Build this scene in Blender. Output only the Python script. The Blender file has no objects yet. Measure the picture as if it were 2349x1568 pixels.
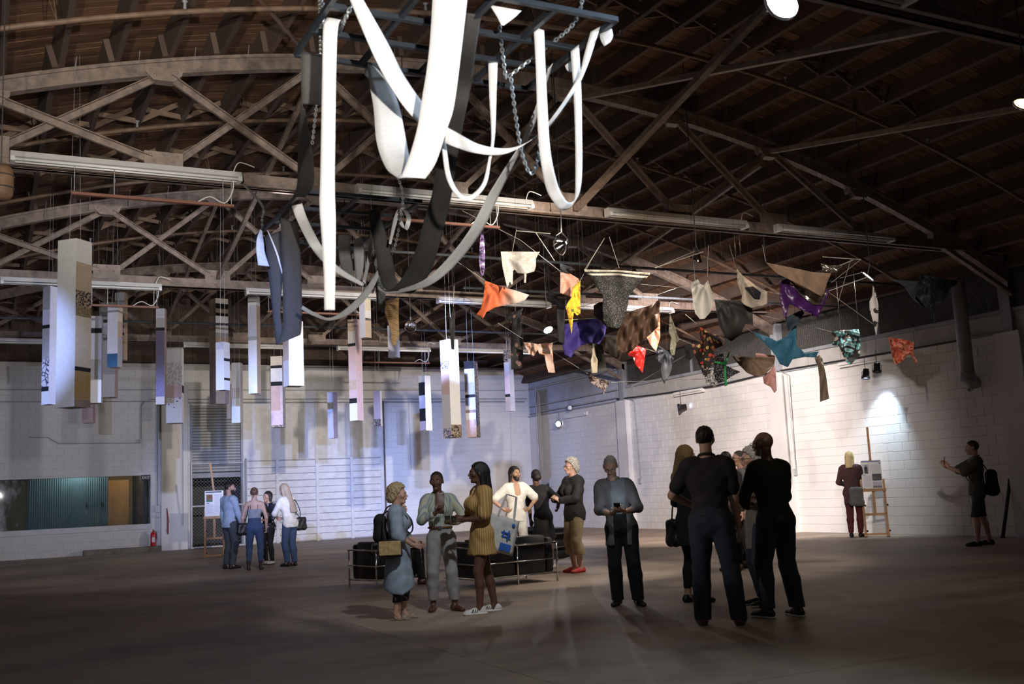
import bpy, bmesh, math, random
import numpy as np
from mathutils import Vector, Matrix
from mathutils.geometry import delaunay_2d_cdt
random.seed(7)
SC = bpy.context.scene
COL = SC.collection
# ------------------------------------------------------------------ camera
F = 2388.0; CX, CY = 1174.5, 784.0; EYE = Vector((0, 0, 1.35))
RC = Matrix(((0.89189114, -0.02288598, -0.45167072), (-0.44992243, -0.14610027, -0.88103605), (-0.04582584, 0.98900503, -0.14060245)))
cd = bpy.data.cameras.new('camera'); cam = bpy.data.objects.new('camera', cd); COL.objects.link(cam)
# axes of the camera in the world (columns of the rotation): rows above are world X, Y, Z in camera axes
q = RC.to_quaternion()
cam.matrix_world = Matrix.Translation(EYE) @ q.to_matrix().to_4x4()
cd.sensor_fit = 'HORIZONTAL'; cd.sensor_width = 36; cd.lens = F / 2349 * 36
cd.clip_end = 200; cd.dof.use_dof = True; cd.dof.focus_distance = 17.0; cd.dof.aperture_fstop = 2.8
SC.camera = cam
def ray(x, y): return RC @ Vector(((x - CX) / F, -(y - CY) / F, -1.0))
def at_depth(x, y, d): return EYE + ray(x, y) * d
def at_Y(x, y, Y): r = ray(x, y); return EYE + r * (Y / r.y)
def at_X(x, y, X): r = ray(x, y); return EYE + r * (X / r.x)
def at_z(x, y, z): r = ray(x, y); return EYE + r * ((z - 1.35) / r.z)
def gpx(x, y): return at_z(x, y, 0.0)
def depth_of(p): return -(RC.transposed() @ (Vector(p) - EYE)).z
# ------------------------------------------------------------------ world, exposure
SC.view_settings.view_transform = 'Standard'; SC.view_settings.look = 'None'
SC.view_settings.gamma = 1; SC.view_settings.exposure = 0.0; SC.view_settings.use_curve_mapping = False
w = bpy.data.worlds.new('world'); SC.world = w; w.use_nodes = True
w.node_tree.nodes['Background'].inputs[0].default_value = (.019, .019, .021, 1)
w.node_tree.nodes['Background'].inputs[1].default_value = 1.0
# ------------------------------------------------------------------ stage lighting of the hall
def lamp(name, kind, loc, power, color, aim=None, size=.1, angle=60, blend=.3):
    l = bpy.data.lights.new(name, kind); l.energy = power; l.color = color
    if kind == 'SPOT': l.spot_size = math.radians(angle); l.spot_blend = blend; l.shadow_soft_size = size
    elif kind == 'AREA': l.size = size
    else: l.shadow_soft_size = size
    o = bpy.data.objects.new(name, l); COL.objects.link(o); o.location = loc
    if aim is not None: o.rotation_euler = (Vector(aim) - Vector(loc)).to_track_quat('-Z', 'Y').to_euler()
    return o
# unseen stage lights near the viewer: ribbon spot, blue bank, warm washes; fills added
lamp('ribbon_spot', 'SPOT', (.9, .1, 2.4), 2400, (1, .95, .89), at_depth(680, 270, 8), .06, 48, .95)
for ly, ax, ay, az, pw in [(3.5, 6.6, 34, 1.8, .42), (-4.4, 9.2, 34, 1.9, 1.05), (1, 11.5, 34, 1.9, 1), (2, 12.9, 34, 2.0, .6), (3.5, 1.0, 12.7, 2.2, .075)]:
    lamp('blue_spot', 'SPOT', (-3.0, ly, 4.2), 18500 * pw, (.33, .46, 1), (ax, ay, az), .05, 10, .75)
lamp('blue_corner_fill', 'SPOT', (6.6, 15.5, 5.05), 6500, (.36, .48, 1), (15.9, 34, 1.9), .05, 28, .7)  # added blue light, no such lamp on the pipe; reaches the far corner
lamp('blue_corner_fill', 'SPOT', (6.6, 15.5, 5.05), 2600, (.36, .48, 1), (18, 28.5, 2.2), .05, 20, .8)  # second added blue light, for the far bay of the right wall
lamp('warm_wash', 'SPOT', (4.6, 0, 4.2), 13000, (1, .89, .78), (11.0, 34, 2.6), .06, 23, .6)
lamp('column_fill', 'SPOT', (3.6, 13.2, 5.3), 800, (.9, .9, 1), (3.4, 21, 3.9), .05, 75, .7)  # added fill on the hanging columns, no lamp hangs there
lamp('wall_tint', 'SPOT', (-3, 3.5, 4.2), 3800, (.55, .63, 1), (3.0, 34, 2.6), .05, 17, .8)  # added faint blue for the left part of the back wall
lamp('rim_spot', 'SPOT', (-3.2, 8.4, 3.6), 650, (1, .86, .78), (6.6, 8.4, 1.25), .08, 13, .8)
lamp('right_wall_wash', 'SPOT', (1.0, 0, 5.0), 6500, (1, .87, .78), (18, 21.6, 1.3), .06, 22, .7)
lamp('wall_fill', 'SPOT', (11.2, 15.6, 5.2), 5200, (1, .87, .83), (18, 24.0, 1.4), .1, 78, .8)  # added light without a fixture, fills shadows on the right wall
lamp('visitor_fill', 'SPOT', (3.9, 6.5, 5.2), 520, (.95, .96, 1), (4.7, 11.3, .8), .1, 38, .8)  # added fill on the three standing visitors, no lamp of its own
lamp('room_fill', 'POINT', (2.6, 34.45, 2.8), 40, (.8, .95, 1), None, .1)  # added fill to brighten the corrugated partition, not a known lamp
lamp('room_fill', 'POINT', (4.3, 35.2, 2.6), 30, (1, .7, .4), None, .1)  # added warm fill on the orange panel
lamp('visitor_fill', 'SPOT', (3.9, 6.5, 5.2), 170, (.95, .96, 1), (6.4, 10.3, .8), .1, 26, .8)  # second added fill, towards the man with the phone
lamp('truss_fill', 'SPOT', (-1.0, .2, 2.5), 2600, (1, .9, .78), (2.4, 13.5, 6.6), .08, 27, .9)  # added fill to brighten the left part of the ribbon truss

# ------------------------------------------------------------------ naming helpers
def tag(o, label=None, cat=None, group=None, kind=None):
    if label: o['label'] = label
    if cat: o['category'] = cat
    if group: o['group'] = group
    if kind: o['kind'] = kind
    return o
def thing(name, label, cat, loc=(0, 0, 0), rz=0, group=None):
    o = bpy.data.objects.new(name, None); COL.objects.link(o); o.empty_display_size = .1
    o.location = loc; o.rotation_euler = (0, 0, rz)
    return tag(o, label, cat, group)
def link(name, me, parent=None, loc=None):
    o = bpy.data.objects.new(name, me); COL.objects.link(o)
    if parent: o.parent = parent
    if loc is not None: o.location = loc
    return o
def copy_tree(o, parent=None):
    c = o.copy(); COL.objects.link(c)
    if parent: c.parent = parent
    for ch in list(o.children): copy_tree(ch, c)
    return c
# ------------------------------------------------------------------ materials
MATS = {}
def _ramp(nt, fac, stops, interp='LINEAR'):
    r = nt.nodes.new('ShaderNodeValToRGB'); cr = r.color_ramp; cr.interpolation = interp
    while len(cr.elements) > 1: cr.elements.remove(cr.elements[-1])
    cr.elements[0].position = stops[0][0]; cr.elements[0].color = (*stops[0][1], 1)
    for p, c in stops[1:]:
        e = cr.elements.new(p); e.color = (*c, 1)
    nt.links.new(fac, r.inputs[0]); return r.outputs[0]
def _base(name):
    m = bpy.data.materials.new(name); m.use_nodes = True; nt = m.node_tree
    return m, nt, nt.nodes['Principled BSDF']
def _coord(nt, kind='Object', scale=(1, 1, 1), rot=(0, 0, 0)):
    tc = nt.nodes.new('ShaderNodeTexCoord'); mp = nt.nodes.new('ShaderNodeMapping')
    mp.inputs['Scale'].default_value = scale; mp.inputs['Rotation'].default_value = rot
    if kind == 'World': nt.links.new(nt.nodes.new('ShaderNodeNewGeometry').outputs['Position'], mp.inputs[0])
    else: nt.links.new(tc.outputs[kind], mp.inputs[0])
    return mp.outputs[0]
def _noise(nt, vec, scale, detail=4, rough=.55):
    n = nt.nodes.new('ShaderNodeTexNoise'); n.inputs['Scale'].default_value = scale; n.inputs['Detail'].default_value = detail
    n.inputs['Roughness'].default_value = rough; nt.links.new(vec, n.inputs['Vector']); return n.outputs[0]
def _bump(nt, bs, h, strength, dist=.01):
    b = nt.nodes.new('ShaderNodeBump'); b.inputs['Strength'].default_value = strength; b.inputs['Distance'].default_value = dist
    nt.links.new(h, b.inputs['Height']); nt.links.new(b.outputs[0], bs.inputs['Normal'])
def mk(name, c, rough=.7, var=.15, scale=6, metal=0, bump=0, stretch=(1, 1, 1), spec=None, rand=0, c2=None, coord='Object', sheen=0, detail=4):
    """plain material: colour with a little grain"""
    if name in MATS: return MATS[name]
    m, nt, bs = _base(name)
    v = _coord(nt, coord, stretch); n = _noise(nt, v, scale, detail)
    a = tuple(x * (1 - var) for x in c); b = c2 if c2 else tuple(min(1, x * (1 + var)) for x in c)
    col = _ramp(nt, n, [(.3, a), (.7, b)])
    if rand:
        oi = nt.nodes.new('ShaderNodeObjectInfo'); hs = nt.nodes.new('ShaderNodeHueSaturation')
        mr = nt.nodes.new('ShaderNodeMapRange'); mr.inputs['To Min'].default_value = 1 - rand; mr.inputs['To Max'].default_value = 1 + rand
        nt.links.new(oi.outputs['Random'], mr.inputs[0]); nt.links.new(mr.outputs[0], hs.inputs['Value']); nt.links.new(col, hs.inputs['Color']); col = hs.outputs[0]
    nt.links.new(col, bs.inputs['Base Color'])
    bs.inputs['Roughness'].default_value = rough; bs.inputs['Metallic'].default_value = metal
    if spec is not None: bs.inputs['Specular IOR Level'].default_value = spec
    if sheen: bs.inputs['Sheen Weight'].default_value = sheen
    if bump: _bump(nt, bs, n, bump)
    MATS[name] = m; return m
def emit(name, c, s):
    if name in MATS: return MATS[name]
    m, nt, bs = _base(name); bs.inputs['Base Color'].default_value = (*c, 1)
    bs.inputs['Emission Color'].default_value = (*c, 1); bs.inputs['Emission Strength'].default_value = s
    MATS[name] = m; return m
def glass(name, c=(1, 1, 1), rough=.02, trans=1.0, alpha=1.0):
    if name in MATS: return MATS[name]
    m, nt, bs = _base(name); bs.inputs['Base Color'].default_value = (*c, 1); bs.inputs['Roughness'].default_value = rough
    bs.inputs['Transmission Weight'].default_value = trans; bs.inputs['IOR'].default_value = 1.45
    MATS[name] = m; return m
def pattern(name, kind, cols, scale=10, rough=.8, rot=0, coord='Object', vary=0.0, stretch=(1, 1, 1)):
    """printed cloth: stripes, dots, floral, leopard, net, check, sequin"""
    if name in MATS: return MATS[name]
    m, nt, bs = _base(name); L = nt.links.new
    vec = _coord(nt, coord, stretch, (0, rot, 0))
    if kind == 'stripe':
        wv = nt.nodes.new('ShaderNodeTexWave'); wv.inputs['Scale'].default_value = scale; wv.inputs['Distortion'].default_value = vary; L(vec, wv.inputs[0]); f = wv.outputs[1]
        wv.bands_direction = 'X'
        k = len(cols); out = _ramp(nt, f, [(i / k, c) for i, c in enumerate(cols)], 'CONSTANT')
    elif kind == 'vstripe':
        g = nt.nodes.new('ShaderNodeSeparateXYZ'); L(vec, g.inputs[0]); at = nt.nodes.new('ShaderNodeMath'); at.operation = 'ARCTAN2'; L(g.outputs[0], at.inputs[0]); L(g.outputs[1], at.inputs[1])
        mu = nt.nodes.new('ShaderNodeMath'); mu.operation = 'MULTIPLY'; mu.inputs[1].default_value = scale / 6.2832; L(at.outputs[0], mu.inputs[0]); fr_ = nt.nodes.new('ShaderNodeMath'); fr_.operation = 'FRACT'; L(mu.outputs[0], fr_.inputs[0])
        k = len(cols); out = _ramp(nt, fr_.outputs[0], [(i / k, c) for i, c in enumerate(cols)], 'CONSTANT')
    elif kind in ('dots', 'leopard', 'floral', 'cells'):
        vo = nt.nodes.new('ShaderNodeTexVoronoi'); vo.inputs['Scale'].default_value = scale; L(vec, vo.inputs['Vector'])
        if kind == 'dots': out = _ramp(nt, vo.outputs['Distance'], [(0, cols[1]), (.33, cols[0])], 'CONSTANT')
        elif kind == 'leopard': out = _ramp(nt, vo.outputs['Distance'], [(0, cols[0]), (.28, cols[1]), (.5, cols[0]), (.62, cols[-1])], 'CONSTANT')
        elif kind == 'cells': 
            vo.feature = 'DISTANCE_TO_EDGE'; out = _ramp(nt, vo.outputs['Distance'], [(0, cols[1]), (.06, cols[0])], 'CONSTANT')
        else:
            sep = nt.nodes.new('ShaderNodeSeparateColor'); L(vo.outputs['Color'], sep.inputs[0])
            k = len(cols); out0 = _ramp(nt, sep.outputs[0], [(i / k, c) for i, c in enumerate(cols)], 'CONSTANT')
            mx = nt.nodes.new('ShaderNodeMix'); mx.data_type = 'RGBA'; r2 = _ramp(nt, vo.outputs['Distance'], [(0, (1, 1, 1)), (.5, (0, 0, 0))], 'CONSTANT')
            L(r2, mx.inputs[0]); mx.inputs[6].default_value = (*cols[0], 1); L(out0, mx.inputs[7]); out = mx.outputs[2]
    elif kind == 'blotch':
        n = _noise(nt, vec, scale, 3); k = len(cols); out = _ramp(nt, n, [(.3 + .4 * i / k, c) for i, c in enumerate(cols)], 'CONSTANT')
    elif kind == 'fade':
        g = nt.nodes.new('ShaderNodeSeparateXYZ'); L(vec, g.inputs[0]); out = _ramp(nt, g.outputs[0], [(i / (len(cols) - 1), c) for i, c in enumerate(cols)])
    elif kind == 'check':
        ck = nt.nodes.new('ShaderNodeTexChecker'); ck.inputs['Scale'].default_value = scale; ck.inputs['Color1'].default_value = (*cols[0], 1); ck.inputs['Color2'].default_value = (*cols[1], 1); L(vec, ck.inputs[0]); out = ck.outputs[0]
    elif kind == 'mandala':
        sp = nt.nodes.new('ShaderNodeTexWave'); sp.wave_type = 'RINGS'; sp.rings_direction = 'SPHERICAL'; sp.inputs['Scale'].default_value = scale; L(vec, sp.inputs[0])
        k = len(cols); out = _ramp(nt, sp.outputs[1], [(i / k, c) for i, c in enumerate(cols)], 'CONSTANT')
    L(out, bs.inputs['Base Color']); bs.inputs['Roughness'].default_value = rough
    n2 = _noise(nt, vec, 60, 2); _bump(nt, bs, n2, .15, .004)
    MATS[name] = m; return m
# ------------------------------------------------------------------ mesh builder
class MB:
    def __init__(s): s.v = []; s.f = []; s.mi = []; s.cur = 0
    def add(s, vs, fs):
        b = len(s.v); s.v += [tuple(p) for p in vs]
        for f in fs: s.f.append(tuple(b + i for i in f)); s.mi.append(s.cur)
        return s
    def box(s, x0, x1, y0, y1, z0, z1):
        return s.add([(x0, y0, z0), (x1, y0, z0), (x1, y1, z0), (x0, y1, z0), (x0, y0, z1), (x1, y0, z1), (x1, y1, z1), (x0, y1, z1)],
                     [(3, 2, 1, 0), (4, 5, 6, 7), (0, 1, 5, 4), (1, 2, 6, 5), (2, 3, 7, 6), (3, 0, 4, 7)])
    def bar(s, a, b, w, h, up=(0, 0, 1)):
        a = Vector(a); b = Vector(b); d = (b - a).normalized(); u = Vector(up)
        x = d.cross(u)
        if x.length < 1e-4: x = d.cross(Vector((1, 0, 0)))
        x.normalize(); u = x.cross(d); x *= w / 2; u *= h / 2
        vs = [a - x - u, a + x - u, a + x + u, a - x + u, b - x - u, b + x - u, b + x + u, b - x + u]
        return s.add(vs, [(0, 1, 2, 3), (7, 6, 5, 4), (0, 4, 5, 1), (1, 5, 6, 2), (2, 6, 7, 3), (3, 7, 4, 0)])
    def tube(s, pts, r, n=8, caps=True, close=False):
        pts = [Vector(p) for p in pts]; N = len(pts); rr = r if isinstance(r, (list, tuple)) else [r] * N
        base = len(s.v); prev = None
        for i, p in enumerate(pts):
            if close: d = pts[(i + 1) % N] - pts[i - 1]
            else: d = pts[min(i + 1, N - 1)] - pts[max(i - 1, 0)]
            if d.length < 1e-9: d = Vector((0, 0, 1))
            d.normalize()
            if prev is None:
                x = d.cross(Vector((0, 0, 1)))
                if x.length < .05: x = d.cross(Vector((1, 0, 0)))
            else: x = prev - d * prev.dot(d)
            x.normalize(); y = d.cross(x); prev = x
            for k in range(n):
                t = 2 * math.pi * k / n; s.v.append(tuple(p + (x * math.cos(t) + y * math.sin(t)) * rr[i]))
        for i in range(N if close else N - 1):
            j = (i + 1) % N
            for k in range(n):
                k2 = (k + 1) % n
                s.f.append((base + i * n + k, base + i * n + k2, base + j * n + k2, base + j * n + k)); s.mi.append(s.cur)
        if caps and not close:
            s.f.append(tuple(base + k for k in range(n))[::-1]); s.mi.append(s.cur)
            s.f.append(tuple(base + (N - 1) * n + k for k in range(n))); s.mi.append(s.cur)
        return s
    def lathe(s, prof, n=20, mat=None):
        base = len(s.v)
        for (r, z) in prof:
            for k in range(n):
                t = 2 * math.pi * k / n; p = Vector((r * math.cos(t), r * math.sin(t), z)); s.v.append(tuple(mat @ p if mat else p))
        for i in range(len(prof) - 1):
            for k in range(n):
                k2 = (k + 1) % n; s.f.append((base + i * n + k, base + i * n + k2, base + (i + 1) * n + k2, base + (i + 1) * n + k)); s.mi.append(s.cur)
        return s
    def ell(s, c, r, n=10, m=7, rot=None):
        prof = [(math.sin(math.pi * i / m) * 1.0, -math.cos(math.pi * i / m)) for i in range(m + 1)]
        prof[0] = (.001, -1); prof[-1] = (.001, 1)
        M = Matrix.Translation(Vector(c)) @ ((rot.to_4x4()) if rot else Matrix.Identity(4)) @ Matrix.Diagonal((r[0], r[1], r[2], 1))
        return s.lathe(prof, n, M)
    def grid(s, rows, thick=0.0):
        """rows of points -> sheet, with thickness"""
        n = len(rows[0]); N = len(rows); b = len(s.v)
        if thick:
            R = [[Vector(p) for p in r] for r in rows]
            top = []; bot = []
            for i in range(N):
                for j in range(n):
                    du = R[i][min(j + 1, n - 1)] - R[i][max(j - 1, 0)]; dv = R[min(i + 1, N - 1)][j] - R[max(i - 1, 0)][j]
                    nn = du.cross(dv)
                    nn = nn.normalized() if nn.length > 1e-12 else Vector((0, 1, 0))
                    top.append(R[i][j] + nn * thick / 2); bot.append(R[i][j] - nn * thick / 2)
            s.v += [tuple(p) for p in top] + [tuple(p) for p in bot]; o = N * n
            for i in range(N - 1):
                for j in range(n - 1):
                    a = b + i * n + j; s.f.append((a, a + 1, a + n + 1, a + n)); s.mi.append(s.cur)
                    a += o; s.f.append((a + n, a + n + 1, a + 1, a)); s.mi.append(s.cur)
            ring = [j for j in range(n)] + [i * n + n - 1 for i in range(1, N)] + [(N - 1) * n + j for j in range(n - 2, -1, -1)] + [i * n for i in range(N - 2, 0, -1)]
            for k in range(len(ring)):
                a, c = ring[k], ring[(k + 1) % len(ring)]
                s.f.append((b + c, b + a, b + o + a, b + o + c)); s.mi.append(s.cur)
        else:
            for r in rows: s.v += [tuple(p) for p in r]
            for i in range(N - 1):
                for j in range(n - 1):
                    a = b + i * n + j; s.f.append((a, a + 1, a + n + 1, a + n)); s.mi.append(s.cur)
        return s
    def moved(s, off):
        s.v = [(p[0] - off[0], p[1] - off[1], p[2] - off[2]) for p in s.v]; return s
    def mesh(s, name, mats, smooth=False):
        me = bpy.data.meshes.new(name); me.from_pydata(s.v, [], s.f)
        for m in (mats if isinstance(mats, (list, tuple)) else [mats]): me.materials.append(m)
        if isinstance(mats, (list, tuple)): me.polygons.foreach_set('material_index', s.mi)
        if smooth: me.polygons.foreach_set('use_smooth', [True] * len(s.f))
        me.update(); return me
    def build(s, name, mats, parent=None, smooth=False, loc=None):
        return link(name, s.mesh(name, mats, smooth), parent, loc)
    def build_world(s, name, mats, smooth=False, base=None):
        """verts are world coordinates; the object's origin goes to the middle of its underside"""
        xs = [p[0] for p in s.v]; ys = [p[1] for p in s.v]; zs = [p[2] for p in s.v]
        o = base or ((min(xs) + max(xs)) / 2, (min(ys) + max(ys)) / 2, min(zs))
        s.moved(o); return link(name, s.mesh(name, mats, smooth), None, o)
UNIT = MB().box(-.5, .5, -.5, .5, -.5, .5)
def unit_mesh(mat, name='piece'):
    me = UNIT.mesh(name, mat); return me
def crom(pts, n):
    """Catmull-Rom through points (numpy rows), n samples per span"""
    P = np.array(pts, float); out = []
    for i in range(len(P) - 1):
        p0 = P[max(i - 1, 0)]; p1 = P[i]; p2 = P[i + 1]; p3 = P[min(i + 2, len(P) - 1)]
        for k in range(n):
            t = k / n; out.append(.5 * ((2 * p1) + (-p0 + p2) * t + (2 * p0 - 5 * p1 + 4 * p2 - p3) * t * t + (-p0 + 3 * p1 - 3 * p2 + p3) * t ** 3))
    out.append(P[-1]); return np.array(out)
# ================================================================== THE SETTING
XL, XR, YF, YB = -3.6, 18.0, -5.0, 34.0
def zc(x): return 7.72 - .0222 * (x - 7.2) ** 2           # top of the bowed chord
def pcb(name, c, rough=.75):                                  # painted block
    if name in MATS: return MATS[name]
    m, nt, bs = _base(name); v = _coord(nt, 'World')
    n1 = _noise(nt, v, .6, 5); n2 = _noise(nt, v, 22, 4)
    col = _ramp(nt, n1, [(.3, tuple(x * .86 for x in c)), (.62, c)])
    st = _ramp(nt, n2, [(.27, (.62, .55, .5)), (.33, (1, 1, 1))])
    mx = nt.nodes.new('ShaderNodeMix'); mx.data_type = 'RGBA'; mx.blend_type = 'MULTIPLY'; mx.inputs[0].default_value = .7
    nt.links.new(col, mx.inputs[6]); nt.links.new(st, mx.inputs[7]); nt.links.new(mx.outputs[2], bs.inputs['Base Color'])
    bs.inputs['Roughness'].default_value = rough; _bump(nt, bs, n2, .35, .006)
    MATS[name] = m; return m
M_BLOCK = pcb('white_painted_block', (.74, .73, .71))
M_BLOCKD = mk('mortar_paint', (.68, .67, .65), .85, .1, 12)
M_TRIMW = mk('white_trim_paint', (.66, .66, .67), .55, .1, 5)
M_GREYM = mk('grey_painted_metal', (.30, .32, .35), .5, .15, 4)
M_STEEL = mk('brown_primer_steel', (.26, .20, .165), .62, .35, 9, bump=.2)
M_STEELD = mk('dark_steel', (.045, .05, .058), .5, .3, 9)
M_WOOD = mk('old_deck_board', (.17, .088, .05), .8, .55, 3, stretch=(.8, 14, 3), rand=.45, coord='World')
M_JOIST = mk('old_joist_timber', (.115, .078, .06), .82, .4, 4, stretch=(6, .6, 6), rand=.3)
M_BRIDGE = mk('bridging_timber', (.22, .15, .105), .8, .3, 6, rand=.3)
M_PIPE = mk('rusty_pipe', (.21, .135, .09), .55, .3, 8)
M_DUSTG = mk('grey_conduit', (.42, .43, .45), .45, .15, 6, metal=.3)
M_BLACK = mk('black_paint', (.012, .012, .013), .5, .2, 6)
M_RUBBER = mk('black_cable', (.02, .02, .021), .6, .2, 6)
M_WHITEEN = mk('white_enamel', (.8, .79, .77), .35, .05, 4)
M_TUBE = mk('fluorescent_glass', (.86, .86, .85), .25, .03, 4)
M_CHROME = mk('chrome', (.75, .74, .72), .16, .05, 4, metal=1)
# floor
def floor_mat():
    m, nt, bs = _base('worn_concrete'); v = _coord(nt, 'Object'); v2 = _coord(nt, 'Object', (.5, 1.1, 1), (0, 0, .5))
    n1 = _noise(nt, v, .35, 6, .6); n2 = _noise(nt, v2, .9, 9, .68); n3 = _noise(nt, v, 30, 3)
    a = _ramp(nt, n1, [(.3, (.235, .175, .125)), (.7, (.42, .325, .24))])
    b = _ramp(nt, n2, [(.35, (.55, .52, .5)), (.52, (1, 1, 1)), (.72, (1.25, 1.2, 1.15))])
    mx = nt.nodes.new('ShaderNodeMix'); mx.data_type = 'RGBA'; mx.blend_type = 'MULTIPLY'; mx.inputs[0].default_value = .8
    nt.links.new(a, mx.inputs[6]); nt.links.new(b, mx.inputs[7]); nt.links.new(mx.outputs[2], bs.inputs['Base Color'])
    r = nt.nodes.new('ShaderNodeMapRange'); r.inputs['To Min'].default_value = .46; r.inputs['To Max'].default_value = .78
    nt.links.new(n2, r.inputs[0]); nt.links.new(r.outputs[0], bs.inputs['Roughness']); _bump(nt, bs, n3, .12, .004)
    return m
M_FLOOR = floor_mat()
def struct(o, label=None):
    o['kind'] = 'structure'
    if label: o['label'] = label
    return o
fl = MB()
S = 3.6                                                        # concrete bays with open joints
x = XL
while x < XR:
    y = YF
    while y < YB + 2:
        fl.box(x + .003, min(x + S, XR) - .003, y + .003, min(y + S, YB + 2) - .003, -.12, 0); y += S
    x += S
fl.box(XL, XR, YF, YB + 2, -.13, -.02)
struct(fl.build('floor', M_FLOOR), 'dark worn concrete floor of the hall')
# ------------------------------------------------------------------ block walls
BW, BH = .4, .2
def block_mesh(w, flip):                                       # block face looks to -Y (flip 0) or -X (flip 1); proud of the mortar
    b = MB(); g = .0025; e = .005; h = BH - 2 * g; w2 = w / 2 - g
    o = [(-w2, -h / 2), (w2, -h / 2), (w2, h / 2), (-w2, h / 2)]; i = [(-w2 + e, -h / 2 + e), (w2 - e, -h / 2 + e), (w2 - e, h / 2 - e), (-w2 + e, h / 2 - e)]
    vs = [(p, .0045, q) for p, q in o] + [(p, 0, q) for p, q in i]
    if flip: vs = [(y, -x_, z) for x_, y, z in vs]
    b.add(vs, [(4, 5, 6, 7), (0, 1, 5, 4), (1, 2, 6, 5), (2, 3, 7, 6), (3, 0, 4, 7)])
    return b
def block_wall(parent, u0, u1, z1, holes, face, flip, near):
    """blocks of a wall; near(u,z) says which are built as single blocks"""
    full = block_mesh(BW, flip).mesh('block', M_BLOCK); proto = block_mesh(BW, flip); rest = MB(); n = 0
    cand = []
    for r in range(int(z1 / BH + .5)):
        z = r * BH + BH / 2; u = u0 - (BW / 2 if r % 2 else 0)
        while u < u1:
            a, b = max(u, u0), min(u + BW, u1); c = (a + b) / 2; wd = b - a; u += BW
            if wd < .05: continue
            if any(h[0] < b - .02 and h[1] > a + .02 and h[2] < z + BH / 2 - .02 and h[3] > z - BH / 2 + .02 for h in holes):
                segs = [(a, b)]
                for h in holes:
                    if h[2] < z + BH / 2 - .02 and h[3] > z - BH / 2 + .02:
                        ns = []
                        for p, q_ in segs:
                            if h[1] <= p or h[0] >= q_: ns.append((p, q_)); continue
                            if h[0] - p > .05: ns.append((p, h[0]))
                            if q_ - h[1] > .05: ns.append((h[1], q_))
                        segs = ns
            else: segs = [(a, b)]
            for p, q_ in segs: cand.append(((p + q_) / 2, z, q_ - p))
    cand.sort(key=lambda t: near(t[0], t[1]))
    for c, z, wd in cand:
        pos = (face, c, z) if flip else (c, face, z)
        if abs(wd - BW) < .001 and n < 300 and near(c, z) < 1e3:
            link('block', full, parent, pos); n += 1
        else:
            bm_ = block_mesh(wd, flip); rest.add([(v[0] + pos[0], v[1] + pos[1], v[2] + pos[2]) for v in bm_.v], bm_.f)
    tag(rest.build('block_field', M_BLOCK, parent), kind='stuff')
# back wall with its openings: window, roll-up door, panelled door
WIN = (-1.2, 4.66, .84, 2.32); RUD = (5.86, 7.50, 0, 4.47); SECD = (7.56, 12.25, 0, 2.68)
wb = MB(); T = .3
def wall_rects(mb, u0, u1, z1, holes, a, b, flip):
    us = sorted({u0, u1, *[h[0] for h in holes], *[h[1] for h in holes]}); zs = sorted({0, z1, *[h[2] for h in holes], *[h[3] for h in holes]})
    for i in range(len(us) - 1):
        for j in range(len(zs) - 1):
            cu, cz = (us[i] + us[i + 1]) / 2, (zs[j] + zs[j + 1]) / 2
            if any(h[0] < cu < h[1] and h[2] < cz < h[3] for h in holes): continue
            if flip: mb.box(a, b, us[i], us[i + 1], zs[j], zs[j + 1])
            else: mb.box(us[i], us[i + 1], a, b, zs[j], zs[j + 1])
wall_rects(wb, XL, XR + .6, 5.8, [WIN, RUD, SECD], YB + .004, YB + T, False)
wall_back = struct(wb.build('wall_back', M_BLOCKD), 'white painted block wall at the end of the hall')
block_wall(wall_back, XL, XR, 5.8, [WIN, RUD, (7.50, 12.25, 0, 4.55), (4.95, 5.78, 0, 5.8)], YB - .004, 0, lambda u, z: (abs(u - 14.5) + abs(z - 2.5) * 1.5) if u > 12.25 else 1e4)
# smooth wall panels above the panelled door
for (a, b, c, d) in [(7.52, 9.88, 2.72, 3.9), (9.9, 12.24, 2.72, 3.9), (7.52, 9.88, 3.92, 4.54), (9.9, 12.24, 3.92, 4.54)]:
    MB().box(a, b, YB - .02, YB + .003, c, d).build('wall_panel', M_TRIMW, wall_back)
# pilaster beside the roll-up door
MB().box(4.97, 5.76, YB - .13, YB + .003, 0, 5.75).build('pilaster', M_BLOCK, wall_back)
# ledges and conduits running along the back wall
for (z, r, xa, xb) in [(4.96, .012, XL, XR - .1), (4.66, .02, 4.7, XR - .1), (4.55, .028, 5.8, XR - .2), (4.60, .014, XL, 4.8), (5.72, .03, 9.5, XR - .1)]:
    MB().tube([(xa, YB - .04, z), (xb, YB - .04, z)], r, 6).build('conduit', M_DUSTG, wall_back)
for pts in [[at_Y(70, 1000, YB - .03), at_Y(70, 1003, YB - .03), at_Y(110, 1003, YB - .03), at_Y(135, 1017, YB - .03), at_Y(318, 1016, YB - .03)],
            [at_Y(325, 1010, YB - .03), at_Y(325, 930, YB - .03), at_Y(332, 921, YB - .03), at_Y(360, 920, YB - .03)],
            [at_Y(361, 905, YB - .03), at_Y(361, 1165, YB - .03)], [at_Y(419, 900, YB - .16), at_Y(420, 1205, YB - .16)],
            [at_Y(936, 910, YB - .03), at_Y(940, 1000, YB - .03), at_Y(943, 1075, YB - .03)], [at_Y(1171, 915, YB - .03), at_Y(1173, 1070, YB - .03)],
            [at_Y(20, 840, YB - .03), at_Y(22, 865, YB - .03), at_Y(21, 882, YB - .03)]]:
    MB().tube(pts, .014, 6).build('conduit', M_DUSTG, wall_back)
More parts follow.
